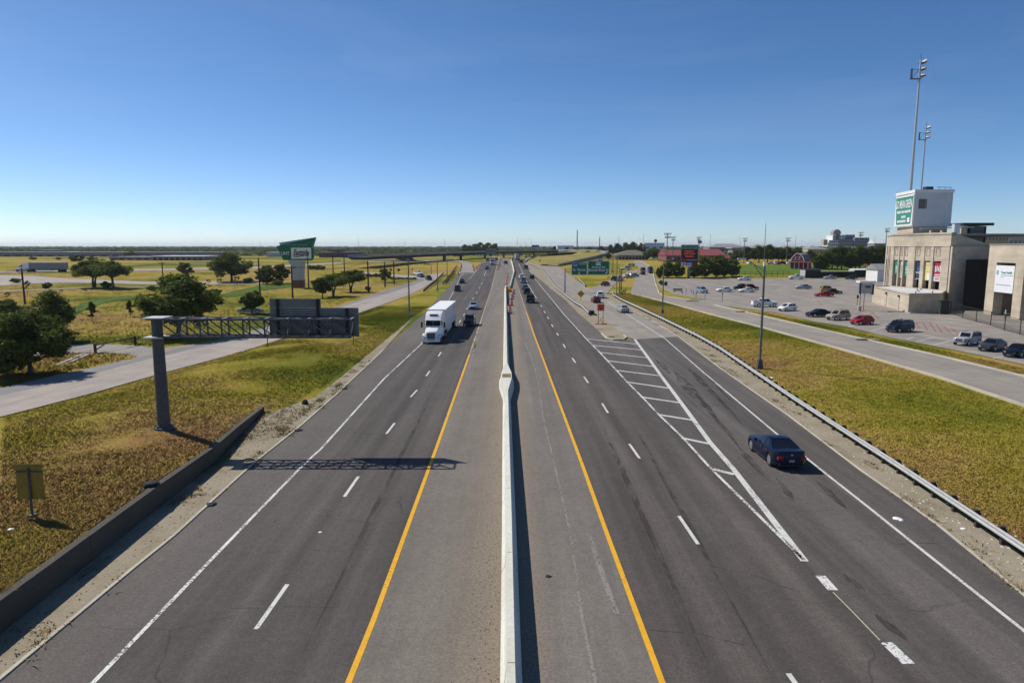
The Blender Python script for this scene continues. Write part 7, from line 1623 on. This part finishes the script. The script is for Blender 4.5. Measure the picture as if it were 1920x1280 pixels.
# ---------------------------------------------------------------- grass blades on the slopes
GL_TAB = sorted((q.y, q.x) for q in [G(x, y, .62) for x, y in [(1960, 1058), (1920, 1027), (1697, 880), (1480, 740), (1350, 652), (1309, 629), (1243, 597), (1196, 575)]])
RL_TAB = sorted((q.y, q.x) for q in RL[4:]); LE_TAB = sorted((q.y, q.x) for q in LE[:10])
def blades(name, pts, hmin, hmax, spread, mat_, seed, per=4, label=''):
    rng = np.random.RandomState(seed); n = len(pts); p = np.repeat(np.array(pts), per, 0); m = len(p)
    p[:, :2] += rng.normal(0, spread, (m, 2)); a = rng.rand(m) * 6.283; hgt = rng.uniform(hmin, hmax, m); w_ = hgt * .13 + .007; lean = rng.normal(0, 1.0, (m, 2)) * hgt[:, None]
    dx, dy = np.cos(a) * w_, np.sin(a) * w_
    v = np.stack([np.stack([p[:, 0] - dx, p[:, 1] - dy, p[:, 2] - .03], 1), np.stack([p[:, 0] + dx, p[:, 1] + dy, p[:, 2] - .03], 1), np.stack([p[:, 0] + lean[:, 0], p[:, 1] + lean[:, 1], p[:, 2] + hgt * .8], 1)], 1).reshape(-1, 3)
    me = bpy.data.meshes.new(name); me.vertices.add(3 * m); me.vertices.foreach_set('co', v.ravel()); me.loops.add(3 * m); me.loops.foreach_set('vertex_index', np.arange(3 * m)); me.polygons.add(m); me.polygons.foreach_set('loop_start', np.arange(m) * 3); me.update(calc_edges=True)
    d, s_, w2 = zone(v[:, 0], v[:, 1]); at = me.attributes.new('zone', 'FLOAT_COLOR', 'POINT'); at.data.foreach_set('color', np.stack([d, s_, w2, np.ones_like(d)], 1).ravel().astype(np.float32)); me.materials.append(mat_)
    link(name, me, kind='stuff', label=label, category='grass')
PAVED = [[(v.co.x, v.co.y) for v in (o.data.vertices[i] for i in f.vertices)] for o in SC.objects if o.name.split('.')[0] in ('driveway', 'culvert_slab', 'side_road', 'gravel_track') for f in o.data.polygons]
PAVED = [(p, min(x for x, _ in p), max(x for x, _ in p), min(y for _, y in p), max(y for _, y in p)) for p in PAVED]
def paved(x, y):
    for p, a, b, c_, d in PAVED:
        if a < x < b and c_ < y < d:
            k = False
            for (x1, y1), (x2, y2) in zip(p, p[1:] + p[:1]):
                if (y1 > y) != (y2 > y) and x < (x2 - x1) * (y - y1) / (y2 - y1) + x1: k = not k
            if k: return True
    return False
def scatter(n, ylo, yhi, pw, xr, seed, chk=False):
    rng = random.Random(seed); out = []
    while len(out) < n:
        y = ylo + (yhi - ylo) * rng.random() ** pw; a, b = xr(y)
        if b <= a: continue
        x = rng.uniform(a, b)
        if chk and paved(x, y): continue
        out.append((x, y, H(x, y) - .06))
    return out
vleft = lambda y: interp(WALL, y) - .25 if y < 54 else interp(LE_TAB, y) - (2.6 if y < 62 else 2.0 if y < 75 else 1.2)
FR_TAB = sorted((q.y, q.x) for q in FR)
def onslope(y): return (max(interp(FR_TAB, y) + .05, -.74 * (y * .99 + 2)), vleft(y))
blades('grass', scatter(80000, 14, 150, 1.9, onslope, 1), .05, .15, .10, TUFT, 1, 5, 'dry yellow green grass blades on the left slope')
def onright(y): return (interp(GL_TAB, y) + .5, min(interp(RL_TAB, y) - .5, .78 * y + 3))
blades('grass', scatter(80000, 24, 190, 1.9, onright, 2), .05, .15, .11, TUFT, 2, 5, 'dry yellow green grass blades on the right slope')
WEED = tuft_mat('weed_blade', [(.3, (.09, .11, .02)), (.45, (.20, .17, .05)), (.65, (.34, .24, .11))])
rng = random.Random(9); wd = []
for _ in range(95):
    y = rng.choice([rng.uniform(20, 52), rng.uniform(34, 60), rng.uniform(40, 80)]); x = (interp(WALL, y) + .3 + abs(rng.gauss(0, .35))) if y < 53 and rng.random() < .7 else interp(LE_TAB, y) - rng.uniform(.0, 1.2) * (1 if y > 40 else .2)
    for k in range(rng.randint(4, 20)): wd.append((x + rng.gauss(0, .22), y + rng.gauss(0, .4), .0))
for _ in range(60):
    y = 24 + 120 * rng.random() ** 1.5; x = interp(sorted((q.y, q.x) for q in RE), y) + rng.choice([.15, .3, .9, 2.4]) + rng.gauss(0, .15)
    for k in range(rng.randint(3, 18)): wd.append((x + rng.gauss(0, .14), y + rng.gauss(0, .5), .0))
for k in range(260): wd.append((-18.6 + 2.4 * rng.random(), 46 + 9 * rng.random() , .02)) 
c = G(1146, 632)
for k in range(40): wd.append((c.x + rng.gauss(0, .3), c.y + rng.gauss(0, .3), .05))
blades('weeds', wd, .06, .20, .07, WEED, 5, 4, 'patchy weeds along the dusty verges')
def infield(y):
    return (-.76 * y, interp(sorted((q.y, q.x) for q in FL), y) - 1.0)
blades('field_grass', scatter(9000, 62, 330, 1.3, infield, 11, True), .18, .5, .55, ROUGH, 11, 5, 'rough dry grass tufts over the left field')
# verge edge of the lot strip
def lotstrip(y):
    a = interp(sorted((q.y, q.x) for q in RR[6:]), y) + .3; return (a, a + 3.2)
blades('grass', scatter(9000, 70, 135, 1.2, lotstrip, 6), .10, .28, .10, TUFT, 6, 4, 'grass blades on the strip beside the parking lot')
# ---------------------------------------------------------------- air
hz = MB().box((0, 6900, 34), (18600, 14400, 70)); me = hz.mesh('haze', NT('haze_air').m)
hm = MATS['haze_air'].node_tree; hm.nodes.remove(hm.nodes['Principled BSDF']); vp = hm.nodes.new('ShaderNodeVolumePrincipled')
vp.inputs['Color'].default_value = (.80, .88, 1.0, 1); vp.inputs['Density'].default_value = .00007; vp.inputs['Anisotropy'].default_value = .2
hm.links.new(vp.outputs[0], hm.nodes['Material Output'].inputs['Volume']); link('haze', me, kind='stuff', label='thin pale blue air over the plain', category='haze')
bpy.context.view_layer.update()

# ---------------------------------------------------------------- give look-alikes in a row a label of their own
ORD = 'first second third fourth fifth sixth seventh eighth ninth tenth eleventh twelfth thirteenth fourteenth fifteenth sixteenth seventeenth eighteenth nineteenth twentieth'.split()
same = {}
for ob in SC.objects:
    if ob.parent is None and ob.get('label') and ob.get('kind') is None: same.setdefault(ob['label'], []).append(ob)
def scr(ob): p = ob.location; return 960 + 1280 * p.x / max(1, p.y * .99), p.y
for lab, obs in same.items():
    if len(obs) < 2: continue
    xs = [scr(ob)[0] for ob in obs]; wide = max(xs) - min(xs) > 30
    obs.sort(key=lambda ob: scr(ob)[0] if wide else scr(ob)[1])
    for i, ob in enumerate(obs): ob['label'] = f"{ORD[i]} {'from the left' if wide else 'in distance'}, {lab}"
